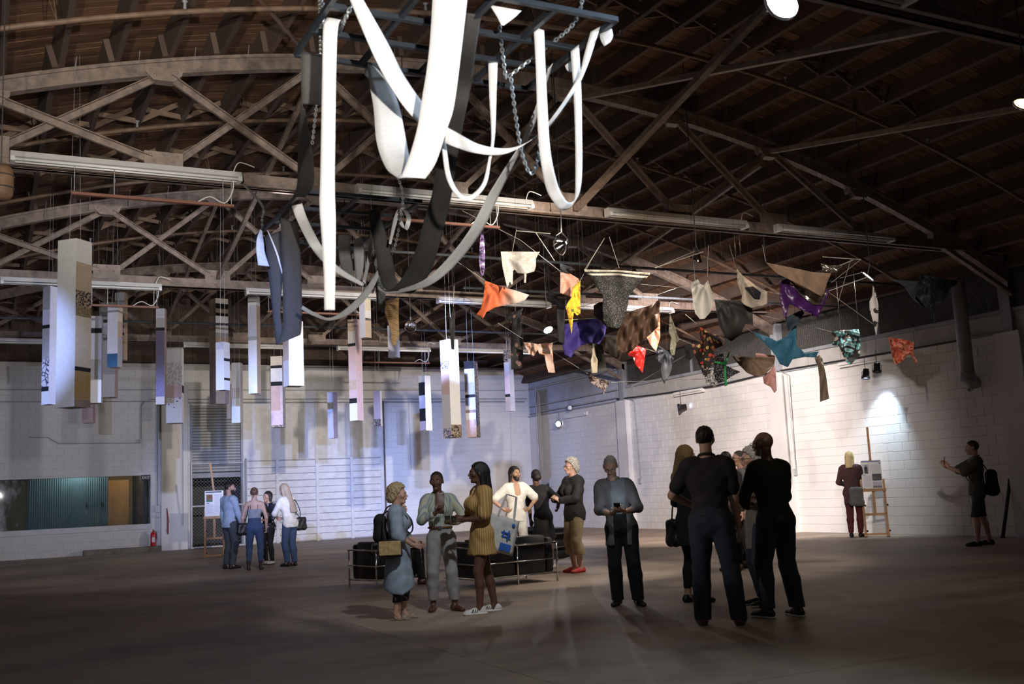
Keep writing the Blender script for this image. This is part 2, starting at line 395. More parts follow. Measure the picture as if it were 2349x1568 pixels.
for (px_, py_, w_, h_) in [(323, 1012, .09, .12), (361, 1167, .16, .2), (362, 1182, .1, .1), (1173, 1073, .12, .12)]:
    p = at_Y(px_, py_, YB); MB().box(p.x - w_ / 2, p.x + w_ / 2, YB - .09, YB, p.z - h_ / 2, p.z + h_ / 2).build('junction_box', M_DUSTG, wall_back)
# window with the room behind it
win = struct(thing('window_1', 'long interior window with white flare painted in its glass in the back wall', None), None)
b = MB()
for (a, c, z0, z1) in [(WIN[0] - .04, WIN[1] + .04, WIN[2] - .16, WIN[2]), (WIN[0] - .04, WIN[1] + .02, WIN[3], WIN[3] + .03), (WIN[1], WIN[1] + .04, WIN[2], WIN[3])]: b.box(a, c, YB - .05, YB + .2, z0, z1)
b.build('window_frame', M_TRIMW, win)
def pane_mat():
    m, nt, bs = _base('glare_window_glass'); v = _coord(nt, 'Object', (1, 1, .5)); n = _noise(nt, v, 2.2, 8, .7)
    sx = nt.nodes.new('ShaderNodeSeparateXYZ'); tc = nt.nodes.new('ShaderNodeTexCoord'); nt.links.new(tc.outputs['Object'], sx.inputs[0])
    e = nt.nodes.new('ShaderNodeMapRange'); e.inputs['From Min'].default_value = 1.25; e.inputs['From Max'].default_value = .2; e.inputs['To Min'].default_value = -.02; e.inputs['To Max'].default_value = .3
    nt.links.new(sx.outputs[0], e.inputs[0])
    ad = nt.nodes.new('ShaderNodeMath'); ad.operation = 'ADD'; nt.links.new(n, ad.inputs[0]); nt.links.new(e.outputs[0], ad.inputs[1])
    glare = _ramp(nt, ad.outputs[0], [(.58, (.04, .04, .04)), (.74, (.75, .75, .75))])  # white flare painted into the pane, denser towards its left end
    tr = nt.nodes.new('ShaderNodeBsdfTransparent'); tr.inputs[0].default_value = (.82, .92, .93, 1); gl = nt.nodes.new('ShaderNodeBsdfGlossy'); gl.inputs['Roughness'].default_value = .02; gl.inputs[0].default_value = (.9, .9, .9, 1)
    fr = nt.nodes.new('ShaderNodeFresnel'); fr.inputs[0].default_value = 1.75
    mx = nt.nodes.new('ShaderNodeMixShader'); nt.links.new(fr.outputs[0], mx.inputs[0]); nt.links.new(tr.outputs[0], mx.inputs[1]); nt.links.new(gl.outputs[0], mx.inputs[2])
    df = nt.nodes.new('ShaderNodeBsdfDiffuse'); df.inputs[0].default_value = (.5, .52, .52, 1)
    m2 = nt.nodes.new('ShaderNodeMixShader'); nt.links.new(glare, m2.inputs[0]); nt.links.new(mx.outputs[0], m2.inputs[1]); nt.links.new(df.outputs[0], m2.inputs[2])
    nt.links.new(m2.outputs[0], nt.nodes['Material Output'].inputs['Surface']); return m
M_PANE = pane_mat()
for a, c in [(WIN[0], 1.26), (1.27, 3.10), (3.11, 4.66)]: MB().box(a, c, YB + .06, YB + .07, WIN[2], WIN[3]).build('pane', M_PANE, win)
bk = struct(MB().box(WIN[0] - .6, 5.2, YB + 3, YB + 3.1, 0, 3).box(WIN[0] - .6, 5.2, YB + .3, YB + 3, 3, 3.1).box(WIN[0] - .7, WIN[0] - .6, YB + .3, YB + 3, 0, 3).box(5.2, 5.3, YB + .3, YB + 3, 0, 3).box(WIN[0] - .6, 5.2, YB + .3, YB + 3, -.1, 0).build('wall_room', mk('room_wall', (.30, .2, .1), .8)), 'walls of the small room behind the window')
cor = thing('corrugated_partition', 'teal corrugated partition seen through the window', 'partition', (1.27, YB + .8, 0))
b = MB(); rows = [[], []]
for i in range(0, 381):
    x = i * .0053; y = .012 * math.sin(i * .6)
    rows[0].append((x * 1.12, y, 0)); rows[1].append((x * 1.12, y, 2.9))
M_TEAL = mk('teal_corrugated', (.15, .195, .205), .5, .1, 3)
b.grid(rows, .004).build('corrugated_sheet', M_TEAL, cor); MB().box(-.05, .0, -.05, .05, 0, 2.9).build('post', mk('brown_post', (.07, .05, .04)), cor)
for hx in (1.62, 2.08): MB().box(hx - .02, hx + .02, -.04, -.01, 1.42, 1.56).build('pull_handle', M_BLACK, cor)
pn = thing('plywood_panel', 'orange plywood sheet leaning in the room behind the window', 'panel', (3.9, YB + 2.4, .01))
MB().box(-.5, .42, 0, .04, 0, 2.25).build('plywood_sheet', mk('orange_ply', (.55, .28, .09), .6, .2, 3, stretch=(1, 1, .3)), pn)
# EXIT sign in the window's corner
ex = thing('exit_sign', 'small black exit sign at the top corner of the window', 'sign', (4.52, YB - .055, 2.16))
MB().box(-.13, .13, -.01, .05, 0, .17).build('sign_plate', M_BLACK, ex)
tx = bpy.data.curves.new('exit_text', 'FONT'); tx.body = 'EXIT'; tx.size = .115; tx.align_x = 'CENTER'; tx.align_y = 'CENTER'; tx.extrude = .002
to = bpy.data.objects.new('t', tx); COL.objects.link(to); dg = bpy.context.evaluated_depsgraph_get()
tm = bpy.data.meshes.new_from_object(to.evaluated_get(dg)); bpy.data.objects.remove(to)
tm.transform(Matrix.Rotation(math.pi / 2, 4, 'X')); tm.materials.clear(); tm.materials.append(M_WHITEEN)
link('lettering', tm, ex, (0, -.013, .085))
# roll-up door: slats above, open below; a chain-link gate stands in the opening
ru = struct(thing('door_1', 'half raised grey roll-up shutter above the chain-link gate', None, (0, 0, 0)))
sl = MB(); ww = RUD[1] - RUD[0] - .06
sl.add([(-ww / 2, .0, -.045), (ww / 2, 0, -.045), (ww / 2, -.022, -.025), (-ww / 2, -.022, -.025), (ww / 2, -.022, .025), (-ww / 2, -.022, .025), (ww / 2, .0, .04), (-ww / 2, 0, .04)], [(0, 1, 2, 3), (3, 2, 4, 5), (5, 4, 6, 7)])
slm = sl.mesh('slat', mk('shutter_slat', (.34, .35, .35), .5, .15, 5)); z = 4.43
while z > 2.36: link('slat', slm, ru, ((RUD[0] + RUD[1]) / 2, YB + .1, z)); z -= .092
MB().box(RUD[0] + .03, RUD[1] - .03, YB + .07, YB + .13, 2.18, 2.33).build('bottom_bar', M_GREYM, ru)
for xx in (RUD[0], RUD[1] - .06): MB().box(xx, xx + .06, YB - .03, YB + .16, 0, 4.5).build('guide_rail', M_GREYM, ru)
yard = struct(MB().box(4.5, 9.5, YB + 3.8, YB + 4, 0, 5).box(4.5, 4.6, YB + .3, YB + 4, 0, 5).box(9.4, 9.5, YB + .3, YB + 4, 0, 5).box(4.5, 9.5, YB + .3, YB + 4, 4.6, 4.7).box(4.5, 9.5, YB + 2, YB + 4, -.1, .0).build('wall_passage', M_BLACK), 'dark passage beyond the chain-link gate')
gate = thing('chain_link_gate', 'white framed chain-link gate standing under the raised shutter', 'gate', ((RUD[0] + RUD[1]) / 2, YB - .12, 0))
g2 = ww / 2 + .02; b = MB()
for p, q_ in [((-g2, 0, .03), (g2, 0, .03)), ((-g2, 0, 1.3), (g2, 0, 1.3)), ((-g2, 0, 2.62), (g2, 0, 2.62)), ((-g2, 0, 0), (-g2, 0, 2.66)), ((g2, 0, 0), (g2, 0, 2.66))]:
    MB().tube([p, q_], .026, 8).build('frame_pipe', mk('gate_white', (.55, .55, .56), .4), gate)
MB().tube([(g2 + .07, -.03, 0), (g2 + .07, -.03, 2.75)], .03, 8).build('post', M_GREYM, gate)
d = .105; n = int(2 * g2 / d); H_ = 2.56
for i in range(-int(H_ / d), n):
    for sgn in (1, -1):
        x0 = -g2 + i * d; pts = []
        a, c = (x0, .04), (x0 + H_, .04 + H_)
        lo = max(0, -g2 - x0); hi = min(H_, g2 - x0)
        if hi - lo < .02: continue
        if sgn > 0: b.bar((x0 + lo, .004, .04 + lo), (x0 + hi, .004, .04 + hi), .0038, .0038)
        else: b.bar((-(x0 + lo), -.004, .04 + lo), (-(x0 + hi), -.004, .04 + hi), .0038, .0038)
tag(b.build('chain_link_mesh', mk('wire_grey', (.22, .23, .24), .5, .1, 6, metal=.2), gate), kind='stuff')
# panelled door: stiles and rails with boards between
sd = struct(thing('door_2', 'wide white panelled freight door with four columns of boards', None))
cols_ = [7.58, 8.60, 9.93, 11.12, 12.20]; rows_ = [0.02, .66, 1.33, 2.0, 2.66]
for i, xx in enumerate(cols_): MB().box(xx - .045, xx + .045, YB - .06, YB + .05, 0, 2.68).build('stile', M_TRIMW, sd)
for zz in rows_: MB().box(cols_[0], cols_[-1], YB - .045, YB + .05, zz - .012, zz + .012).build('rail', mk('rail_grey', (.42, .43, .47), .5), sd)
for i in range(4):
    for j in range(4):
        for k in range(3):
            h = (rows_[j + 1] - rows_[j] - .024) / 3; z0 = rows_[j] + .012 + k * h
            MB().box(cols_[i] + .045, cols_[i + 1] - .045, YB - .03 + .008 * (k % 2), YB + .05, z0 + .006, z0 + h - .006).build('board', M_TRIMW, sd)
MB().tube([(12.3, YB - .05, 0), (12.3, YB - .05, 4.6)], .03, 6).build('post', mk('brown_post2', (.13, .1, .08)), sd)
# ------------------------------------------------------------------ right wall
wr = MB(); wr.box(XR + .004, XR + .3, YF, YB + .3, 0, 3.97)
wall_right = struct(wr.build('wall_right', M_BLOCKD), 'white painted block wall along the right side')
block_wall(wall_right, 4.0, YB - .02, 3.97, [], XR - .004, 1, lambda u, z: abs(u - 16.9) + abs(z - 2) if u > 13 else 1e4)
PIL = [27.55, 20.35, 13.6]
for y in PIL:
    MB().box(XR - .16, XR + .004, y - .28, y + .28, 0, 3.97).build('pilaster', M_BLOCK, wall_right)
    MB().box(XR - .10, XR + .10, y - .12, y + .12, 3.97, 5.95).build('steel_post', M_GREYM, wall_right)
    MB().tube([(XR - .2, y - .33, 3.9), (XR - .2, y - .33, 1.2)], .012, 6).build('conduit', M_DUSTG, wall_right)
MB().box(XR - .06, XR + .1, YF, YB, 3.965, 4.0).build('wall_cap', M_GREYM, wall_right)
for yy in np.arange(5, 27.3, 1.1):                             # sheet band below the mesh, in separate sheets
    MB().box(XR + .02, XR + .04, yy + .008, yy + 1.092, 4.0, 4.36).build('band_sheet', mk('pale_sheet', (.45, .44, .42), .6, .12, 3), wall_right)
for a, c in [(4.36, 4.44), (5.78, 5.86)]: MB().box(XR - .05, XR + .07, 4, 27.4, a, c).build('mesh_rail', M_GREYM, wall_right)
for y in (24.0, 17.0, 10.2): MB().box(XR + .0, XR + .06, y - .03, y + .03, 4.4, 5.8).build('mesh_mullion', M_GREYM, wall_right)
b = MB()
for y0, y1 in [(20.5, 27.4), (13.75, 20.2), (7, 13.45)]:         # expanded metal
    pw, ph = .066, .034; ny = int((y1 - y0) / pw); nz = int(1.34 / ph)
    for j in range(nz):
        for i in range(ny):
            ya = y0 + i * pw; za = 4.44 + j * ph
            for (p, q_) in [((ya, za), (ya + pw / 2, za + ph / 2)), ((ya + pw / 2, za + ph / 2), (ya + pw, za)), ]:
                t = .007
                b.add([(XR + .01, p[0], p[1]), (XR + .01, q_[0], q_[1]), (XR + .01, q_[0], q_[1] + t), (XR + .01, p[0], p[1] + t)], [(0, 1, 2, 3)])
            for (p, q_) in [((ya, za + ph), (ya + pw / 2, za + ph / 2)), ((ya + pw / 2, za + ph / 2), (ya + pw, za + ph))]:
                b.add([(XR + .01, p[0], p[1]), (XR + .01, q_[0], q_[1]), (XR + .01, q_[0], q_[1] - t), (XR + .01, p[0], p[1] - t)], [(0, 1, 2, 3)])
tag(b.build('expanded_metal_mesh', mk('mesh_grey', (.15, .145, .135), .5), wall_right), kind='stuff')
m_, nt_, bs_ = _base('crinkled_dark_plastic'); v_ = _coord(nt_, 'Object', (1, 1, .35)); n_ = _noise(nt_, v_, 7, 5, .7)
bs_.inputs['Base Color'].default_value = (.05, .047, .042, 1); bs_.inputs['Roughness'].default_value = .16; _bump(nt_, bs_, n_, 1.0, .12)
for y in np.arange(5, 27.2, 1.85): MB().box(XR + .22, XR + .24, y, y + 1.83, 4.0, 6.0).build('plastic_sheet', m_, wall_right)
b = MB(); rows = [[], []]                                        # corrugated siding of the last bay
for i in range(0, 641):
    y = 27.7 + i * .0098; x = XR + .03 + .012 * math.sin(i * .9)
    rows[0].append((x, y, 4.0)); rows[1].append((x, y, 5.95))
b.grid(rows, .003).build('corrugated_siding', mk('siding_grey_blue', (.33, .36, .43), .55, .12, 3), wall_right)
for z0, z1, r in [(5.0, 5.0, .03), (4.35, 4.35, .02), (4.1, 4.1, .02)]: MB().tube([(XR - .06, 27.8, z0), (XR - .06, 33.8, z1)], r, 6).build('conduit', M_DUSTG, wall_right)
for dy in (0, .12, .2, .28): MB().tube([(XR - .06, 33.3 - dy, 5.0 - dy), (XR - .06, 33.3 - dy, 1.9)], .014, 6).build('conduit', M_DUSTG, wall_right)
MB().tube([at_X(1415, 915, XR - .08), at_X(1500, 905, XR - .08), at_X(1640, 885, XR - .08), at_X(1782, 851, XR - .08), at_X(2000, 815, XR - .08), at_X(2205, 780, XR - .08)], .022, 6).build('cable_run', M_RUBBER, wall_right)
MB().tube([at_X(1440, 912, XR - .05), at_X(1455, 920, XR - .05), at_X(1470, 1100, XR - .05)], .014, 6).build('conduit', M_DUSTG, wall_right)
MB().tube([at_X(1780, 848, XR - .2), at_X(1805, 856, XR - .2), at_X(1826, 1080, XR - .05)], .014, 6).build('conduit', M_DUSTG, wall_right)
for px_, py_ in [(1826, 1082), (1470, 1102)]:
    p = at_X(px_, py_, XR); MB().box(XR - .06, XR, p.y - .06, p.y + .06, p.z - .08, p.z + .08).build('junction_box', M_DUSTG, wall_right)
# gable of dark boards over the back wall
for k in range(36):
    x0 = XL + k * .6; MB().box(x0 + .004, x0 + .596, YB + .30 + .01 * (k % 2), YB + .36, 5.6, zc(x0 + .3) + .4).build('gable_board', M_JOIST, wall_back)
# hidden sides of the hall close it for the light
struct(MB().box(XL - .3, XL, YF, YB + .3, 0, 6.2).build('wall_left', M_BLOCK), 'white painted block wall on the left side')
struct(MB().box(XL, XR + .6, YF - .3, YF, 0, 8.4).build('wall_front', M_BLOCK), 'block wall behind the viewer')
# ------------------------------------------------------------------ roof: boards on joists on bowed trusses
TY = [-.6, 6.37, 13.55, 20.4, 27.5]
ceil_ = struct(thing('ceiling', 'dark barrel roof of old boards on joists', None))
b = MB(); rows = [[], []]
NX = 48
for i in range(NX + 1):
    x = XL - .3 + (XR + .9 - XL) * i / NX; z = zc(x) + .36
    rows[0].append((x, YF - .3, z)); rows[1].append((x, YB + .6, z))
b.grid(rows, .02).build('roof_skin', M_BLACK, ceil_)
seg = [(XL + i * 3.6, XL + (i + 1) * 3.6) for i in range(6)]
def board(x0, x1, y0, y1, mb, dz=0):
    n = 5; g = .006; vs = []
    for i in range(n + 1):
        x = x0 + g + (x1 - x0 - 2 * g) * i / n; z = zc(x) + .30 + dz
        vs += [(x, y0, z), (x, y1, z), (x, y1, z + .025), (x, y0, z + .025)]
    fs = [(0, 1, 2, 3)]
    for i in range(n): fs += [(4 * i, 4 * i + 4, 4 * i + 5, 4 * i + 1), (4 * i + 1, 4 * i + 5, 4 * i + 6, 4 * i + 2), (4 * i + 3, 4 * i + 7, 4 * i + 4, 4 * i)]
    mb.add(vs, fs)
pm = []
for s0, s1 in seg:
    m1 = MB(); board(s0, s1, -.071, .071, m1); pm.append(m1.mesh('roof_board', M_WOOD))
rest = MB(); y = -1.0; cnt = 0
M_WOOD2 = mk('old_deck_board_far', (.17, .088, .05), .8, .6, 3, stretch=(.8, 6.9, 3))
while y < YB + .3:
    for i, (s0, s1) in enumerate(seg):
        dz = random.uniform(-.004, .006)
        if 6.6 < y < 16.6 and i in (1, 2, 3, 4) and cnt < 300:
            o = link('roof_board', pm[i], ceil_, (0, y, dz)); cnt += 1
        else: board(s0, s1, y - .071, y + .071, rest, dz)
    y += .15
tag(rest.build('roof_board_field', M_WOOD2, ceil_), kind='stuff')
jm = unit_mesh(M_JOIST, 'joist'); bays = [(-5, TY[1]), (TY[1], TY[2]), (TY[2], TY[3]), (TY[3], TY[4]), (TY[4], YB)]
xs = np.arange(XL + .3, XR, .66)
for k, (a, c) in enumerate(bays):
    for x in xs:
        x2 = x + (.07 if k % 2 else 0)
        o = link('joist', jm, ceil_, (x2, (a + c) / 2, zc(x2) + .155)); o.scale = (.075, c - a + .3, .29); o.rotation_euler = (0, .0444 * (x2 - 7.2), 0)
bm1 = unit_mesh(M_BRIDGE, 'bridging'); brest = MB(); cnt = 0
for k in (1, 2, 3, 4):
    a, c = bays[k]
    for fr in (.36, .68):
        y = a + (c - a) * fr
        for i in range(len(xs) - 1):
            x0, x1 = xs[i], xs[i + 1]; zz = zc((x0 + x1) / 2) + .15; sl_ = math.atan2(zc(x1) - zc(x0), x1 - x0)
            if not (-.9 < x0 < 12.6): continue
            for sg in (1, -1):
                jx = random.uniform(-.08, .08)
                o = link('bridging', bm1, ceil_, ((x0 + x1) / 2, y + sg * .05 + jx, zz)); o.scale = (.66, .035, .075); o.rotation_euler = (0, -sl_ - sg * .33, sg * .04)
# steel trusses
M_GUS = mk('gusset_steel', (.31, .245, .205), .6, .25, 7, bump=.2)
nodes = [2.0 + 2.03 * k for k in range(-2, 8)] + [17.9]
def GP(x, z): return [(x - .24, z + .0), (x + .24, z + .0), (x + .23, z - .07), (x + .13, z - .17), (x - .13, z - .17), (x - .23, z - .07)]
def truss(y, label):
    t = thing('roof_truss', label, 'roof truss', (7.2, y, 5.5), 0, 'bowstring roof trusses'); O = (7.2, y, 5.5)
    b = MB(); n = 44; pr = []
    for i in range(n + 1):
        x = XL + (XR - XL) * i / n; z = zc(x); pr.append([(x, y - .07, z - .21), (x, y - .07, z - .045), (x, y - .10, z - .045), (x, y - .10, z), (x, y + .10, z), (x, y + .10, z - .045), (x, y + .07, z - .045), (x, y + .07, z - .21)])
    for i in range(n):
        for k in range(8): b.add([pr[i][k], pr[i][(k + 1) % 8], pr[i + 1][(k + 1) % 8], pr[i + 1][k]], [(0, 1, 2, 3)])
    b.moved(O).build('top_chord', M_STEEL, t)
    b = MB().box(XL, XR, y - .06, y - .045, 5.5, 5.68).box(XL, XR, y + .045, y + .06, 5.5, 5.68).box(XL, XR, y - .12, y - .045, 5.5, 5.515).box(XL, XR, y + .045, y + .12, 5.5, 5.515)
    b.moved(O).build('bottom_chord', M_STEEL, t)
    for i in range(len(nodes) - 1):
        a, c = nodes[i], nodes[i + 1]; za, zb = zc(a) - .25, zc(c) - .25
        if zb < 5.9: continue
        for k, (p, q_) in enumerate([((a + .1, y - .035, za), (c - .14, y - .035, 5.74)), ((a + .14, y + .035, 5.74), (c - .1, y + .035, zb))]):
            if k == 0 and za < 5.95: continue
            MB().bar(p, q_, .05, .085).bar(Vector(p) + Vector((0, -.04, .045)), Vector(q_) + Vector((0, -.04, .045)), .07, .012).moved(O).build('web_member', M_STEEL, t)
    for x in nodes[:-1]:
        z = zc(x) - .13
        if z > 5.9:
            b = MB().add([(p[0], y - .085, p[1]) for p in GP(x, z)] + [(p[0], y + .085, p[1]) for p in GP(x, z)],
                         [(0, 1, 2, 3, 4, 5), (11, 10, 9, 8, 7, 6)] + [(i, (i + 1) % 6, 6 + (i + 1) % 6, 6 + i) for i in range(6)])
            for dx, dz in [(-.16, -.04), (.16, -.04), (-.11, -.11), (.11, -.11), (0, -.02)]: b.ell((x + dx, y - .09, z + dz), (.02, .015, .02), 6, 4)
            b.moved(O).build('gusset_plate', M_GUS, t)
        b = MB().box(x - .24, x + .24, y - .075, y + .075, 5.6, 5.86)
        for dx, dz in [(-.17, .2), (.17, .2), (-.12, .12), (.12, .12), (0, .2)]: b.ell((x + dx, y - .08, 5.62 + dz), (.02, .015, .02), 6, 4)
        b.moved(O).build('gusset_plate', M_GUS, t)
    if y > 0:
        # galvanised ties hooked over the bowed chord
        for x in (.95, 1.7, 2.4, 3.1, 5.2, 7.7, 9.3): MB().bar((x, y - .11, zc(x) + .12), (x - .03, y - .105, zc(x) - .2), .02, .006).moved(O).build('tie_strap', M_DUSTG, t)
    return t
for y, lab in zip(TY[1:], ['steel bowstring truss over the front of the hall, before the ribbon loops', 'steel bowstring truss above the white and black ribbon loops', 'steel bowstring truss between the ribbons and the hanging columns', 'steel bowstring truss nearest the back wall']): truss(y, lab)
# sway braces between the trusses
def brace(name, a, c, w_, lab, mat=M_STEEL):
    b = MB().bar(a, c, w_, w_ * .8); tag(b.build_world(name, mat), lab, 'brace', 'sway braces between trusses')
brace('sway_brace', (8.1, 13.4, 5.6), (8.1, 6.5, 7.45), .10, 'long diagonal steel brace sloping up from the ribbon truss chord')
brace('sway_brace', (8.26, 13.4, 7.4), (8.26, 6.5, 5.6), .09, 'diagonal steel brace falling from the bowed chord to the front truss')
brace('sway_brace', (12.1, 13.4, 6.95), (12.1, 6.5, 5.6), .09, 'dark steel brace over the right side of the front bay')
brace('sway_brace', (4.03, 13.4, 7.3), (-.03, 6.5, 6.35), .04, 'thin roof rod crossing the boards at the gusset plate', M_PIPE)
brace('sway_brace', (4.03, 20.3, 5.7), (4.03, 13.7, 7.2), .07, 'diagonal steel brace behind the black ribbons')
brace('sway_brace', (4.03, 27.4, 5.7), (4.03, 20.5, 7.2), .07, 'diagonal steel brace above the patchwork columns')
brace('sway_brace', (8.1, 20.3, 5.7), (8.1, 13.7, 7.3), .07, 'diagonal steel brace above the orange scarf')
brace('sway_brace', (12.1, 20.3, 5.7), (12.1, 13.7, 6.8), .07, 'diagonal steel brace above the striped skirt')
brace('sway_brace', (16.2, 13.5, 5.55), (17.88, 13.4, 4.7), .1, 'knee brace from the truss end to the right wall post')
brace('sway_brace', (16.2, 27.5, 5.5), (17.8, 27.38, 4.65), .1, 'knee brace at the siding beside the far post')
# sprinkler pipes bowed with the roof
for y, dz, lab in [(11.3, .42, 'rusty sprinkler pipe under the front roof boards'), (15.3, .42, 'rusty sprinkler pipe just behind the ribbon truss'), (18.2, .42, 'rusty sprinkler pipe before the column truss'), (22.6, .42, 'rusty sprinkler pipe over the patchwork columns')]:
    sp = thing('sprinkler_pipe', lab, 'pipe', (7.2, y, 5.9), 0, 'sprinkler pipes')
    pts = [(x, y, zc(x) - dz + .1) for x in np.linspace(XL + .3, XR - .6, 30)]
    MB().tube(pts, .032, 8).moved((7.2, y, 5.9)).build('pipe', M_PIPE, sp, True)
    for x in np.arange(-2.3, 16, 2.9):
        z = zc(x) - dz + .1
        MB().bar((x, y, z), (x - .12, y + .1, z + .42), .012, .004).bar((x, y, z), (x - .05, y + .1, z + .42), .012, .004).moved((7.2, y, 5.9)).build('hanger_strap', M_PIPE, sp)
        MB().tube([(x + 1.3, y, zc(x + 1.3) - dz + .1), (x + 1.3, y, zc(x + 1.3) - dz + .2), (x + 1.3, y, zc(x + 1.3) - dz + .22)], [.02, .016, .035], 8).moved((7.2, y, 5.9)).build('sprinkler_head', M_DUSTG, sp)
# flat iron pipes hung level under the roof carry lamps
for y, z, x0, x1, lab in [(15.6, 5.28, 4.5, 17.6, 'black lighting pipe above the hanging garments'), (23.3, 5.3, -.5, 15.5, 'thin dark pipe over the patchwork columns'), (17.5, 5.15, 8, 17.4, 'dark hanging pipe behind the striped skirt')]:
    t = thing('lighting_pipe', lab, 'pipe', (x0, y, z), 0, 'lighting pipes')
    MB().tube([(0, 0, 0), (x1 - x0, 0, 0)], .026, 8).build('pipe', M_STEELD, t)
    for x in np.arange(.6, x1 - x0, 2.4): MB().tube([(x, 0, 0), (x, .05, zc(x + x0) - z + .1)], .006, 5).build('hanger_rod', M_STEELD, t)
# fluorescent fixtures along the bottom chords
def tube_light(x0, x1, y, z, lab, wire=True):
    t = thing('fluorescent_light', lab, 'light fixture', (x0, y, z), 0, 'fluorescent fixtures'); L = x1 - x0
    MB().add([(0, -.02, .1), (0, .1, .1), (0, .1, .02), (0, -.07, .02), (L, -.02, .1), (L, .1, .1), (L, .1, .02), (L, -.07, .02)], [(0, 1, 2, 3), (7, 6, 5, 4), (0, 4, 5, 1), (1, 5, 6, 2), (2, 6, 7, 3), (3, 7, 4, 0)]).build('housing', M_WHITEEN, t)
    for yy in (-.045, .055): MB().tube([(.05, yy, -.008), (L - .05, yy, -.008)], .019, 8).build('tube', M_TUBE, t, True)
    for xx in (0, L - .05): MB().box(xx, xx + .05, -.075, .1, -.035, .02).build('lamp_holder', M_WHITEEN, t)
    if wire:
        MB().tube(crom([(L - .1, 0, .1), (L - .02, .02, .24), (L + .18, .03, .2)], 6), .008, 5).build('wire', M_WHITEEN, t)
FX = [(.22, 2.95), (4.53, 7.27), (8.6, 11.33), (12.0, 14.7)]
WHO = [['on the ribbon truss left of the black ribbons', 'behind the white ribbon loops', 'above the striped skirt', 'on the truss above the brown cloth'],
       ['behind the tallest patchwork column', 'behind the pointed black ribbon', 'behind the orange and white scarf', 'behind the yellow blouse'],
       ['at the dark left end of the far truss', 'over the roll-up shutter', 'over the panelled freight door', 'behind the black floral garment']]
for r, (y, dz) in enumerate([(13.36, 5.53), (20.2, 5.4), (27.3, 5.38)]):
    for k, (a, c) in enumerate(FX): tube_light(a, c, y - .05, dz, 'white twin tube fluorescent fixture ' + WHO[r][k])
tube_light(4.9, 7.35, 6.17, 5.53, 'white fluorescent fixture at the lit stage lamp under the front truss')
def wall_tube(pa, pb, lab):
    a = at_X(*pa, XR - .1); c = at_X(*pb, XR - .1); t = thing('wall_tube_light', lab, 'light fixture', (XR - .1, a.y, a.z), 0, 'wall fluorescents')
    d_ = c - a; MB().bar((.03, 0, 0), (.03, d_.y, d_.z), .06, .12).build('housing', M_WHITEEN, t); MB().tube([(-.04, .05 * (1 if d_.y > 0 else -1), 0), (-.04, d_.y * .97, d_.z)], .02, 8).build('tube', M_TUBE, t)
wall_tube((1545, 905), (1612, 893), 'white tube light on the right wall above the small black spotlight')
wall_tube((1922, 838), (2022, 820), 'white tube light above the spotlight over the easel')
wall_tube((1293, 956), (1345, 947), 'white tube light on the far right wall near the siding')
# slim red-brown trays hung on rods under the fixtures
for (xa, xb, y, z, lab) in [(.9, 2.85, 13.31, 5.15, 'red brown hanging tray under the long fluorescent fixture by the gusset'), (1.7, 2.9, 20.15, 5.03, 'red brown hanging tray beside the tallest column'), (4.95, 7.0, 20.15, 5.03, 'red brown hanging tray behind the pointed black ribbon'), (4.7, 6.7, 13.31, 5.15, 'red brown hanging tray behind the white ribbons'), (9.3, 11.3, 27.25, 5.01, 'red brown hanging tray over the freight door')]:
    t = thing('hanging_tray', lab, 'tray', (xa, y, z), 0, 'hanging trays'); L = xb - xa
    MB().box(0, L, -.03, .03, 0, .035).build('rail', mk('red_oxide', (.24, .1, .065), .6), t)
    for xx in (.03, L * .25, L * .93, L - .03): MB().tube([(xx, 0, .03), (xx, 0, .36 if xx < .1 or xx > L - .1 else .36)], .006, 5).build('hanger_rod', M_DUSTG, t)
    MB().tube(crom([(L - .45, 0, .04), (L - .3, 0, .12), (L - .12, 0, .05), (L - .02, 0, .2), (L, 0, .36)], 5), .008, 5).build('wire', M_WHITEEN, t)
# downpipe at the right wall, curb, fire extinguisher
t = thing('downpipe', 'grey vent pipe ending in an elbow on the right wall', 'pipe', (XR - .32, 14.45, 3.1))
MB().tube([(0, 0, .1), (0, 0, 2.05)], .14, 14).build('pipe', M_GREYM, t, True)
MB().tube([(0, 0, .16), (0, 0, .0)], [.16, .17], 14).build('collar', M_GREYM, t); MB().tube([(0, 0, .02), (.05, -.03, -.05), (.17, -.05, -.02)], .13, 12).build('elbow', M_GREYM, t, True)
MB().tube([(0, 0, 0), (0, 0, -.16)], .02, 6).ell((0, 0, -.18), (.06, .03, .04)).ell((0, -.06, -.17), (.03, .03, .04)).build('valve', M_DUSTG, t)
tag(MB().box(2.75, 4.95, YB - .32, YB - .015, 0, .16).build_world('curb', mk('curb_concrete', (.2, .17, .14), .85, .3, 5)), 'low concrete curb at the foot of the back wall', 'curb')
t = thing('fire_extinguisher', 'red fire extinguisher standing on the concrete curb', 'extinguisher', (4.72, YB - .17, .16))
MR = mk('extinguisher_red', (.62, .02, .02), .3, .05)
MB().lathe([(.001, 0), (.075, 0), (.078, .02), (.078, .33), (.06, .4), (.025, .43), (.025, .45), (.001, .45)], 16).build('cylinder', MR, t, True)
MB().box(-.012, .012, -.08, .05, .45, .47).box(-.012, .012, -.1, .04, .49, .505).build('handle', M_BLACK, t); MB().tube([(.02, 0, .46), (.09, -.02, .42), (.095, -.02, .2)], .012, 6).build('hose', M_RUBBER, t)
MB().box(-.045, .045, -.082, -.07, .12, .27).build('paper_label', M_WHITEEN, t)
t = thing('wall_strap', 'thin red strap hanging on the pilaster', 'strap', at_Y(386, 1225, YB - .15))
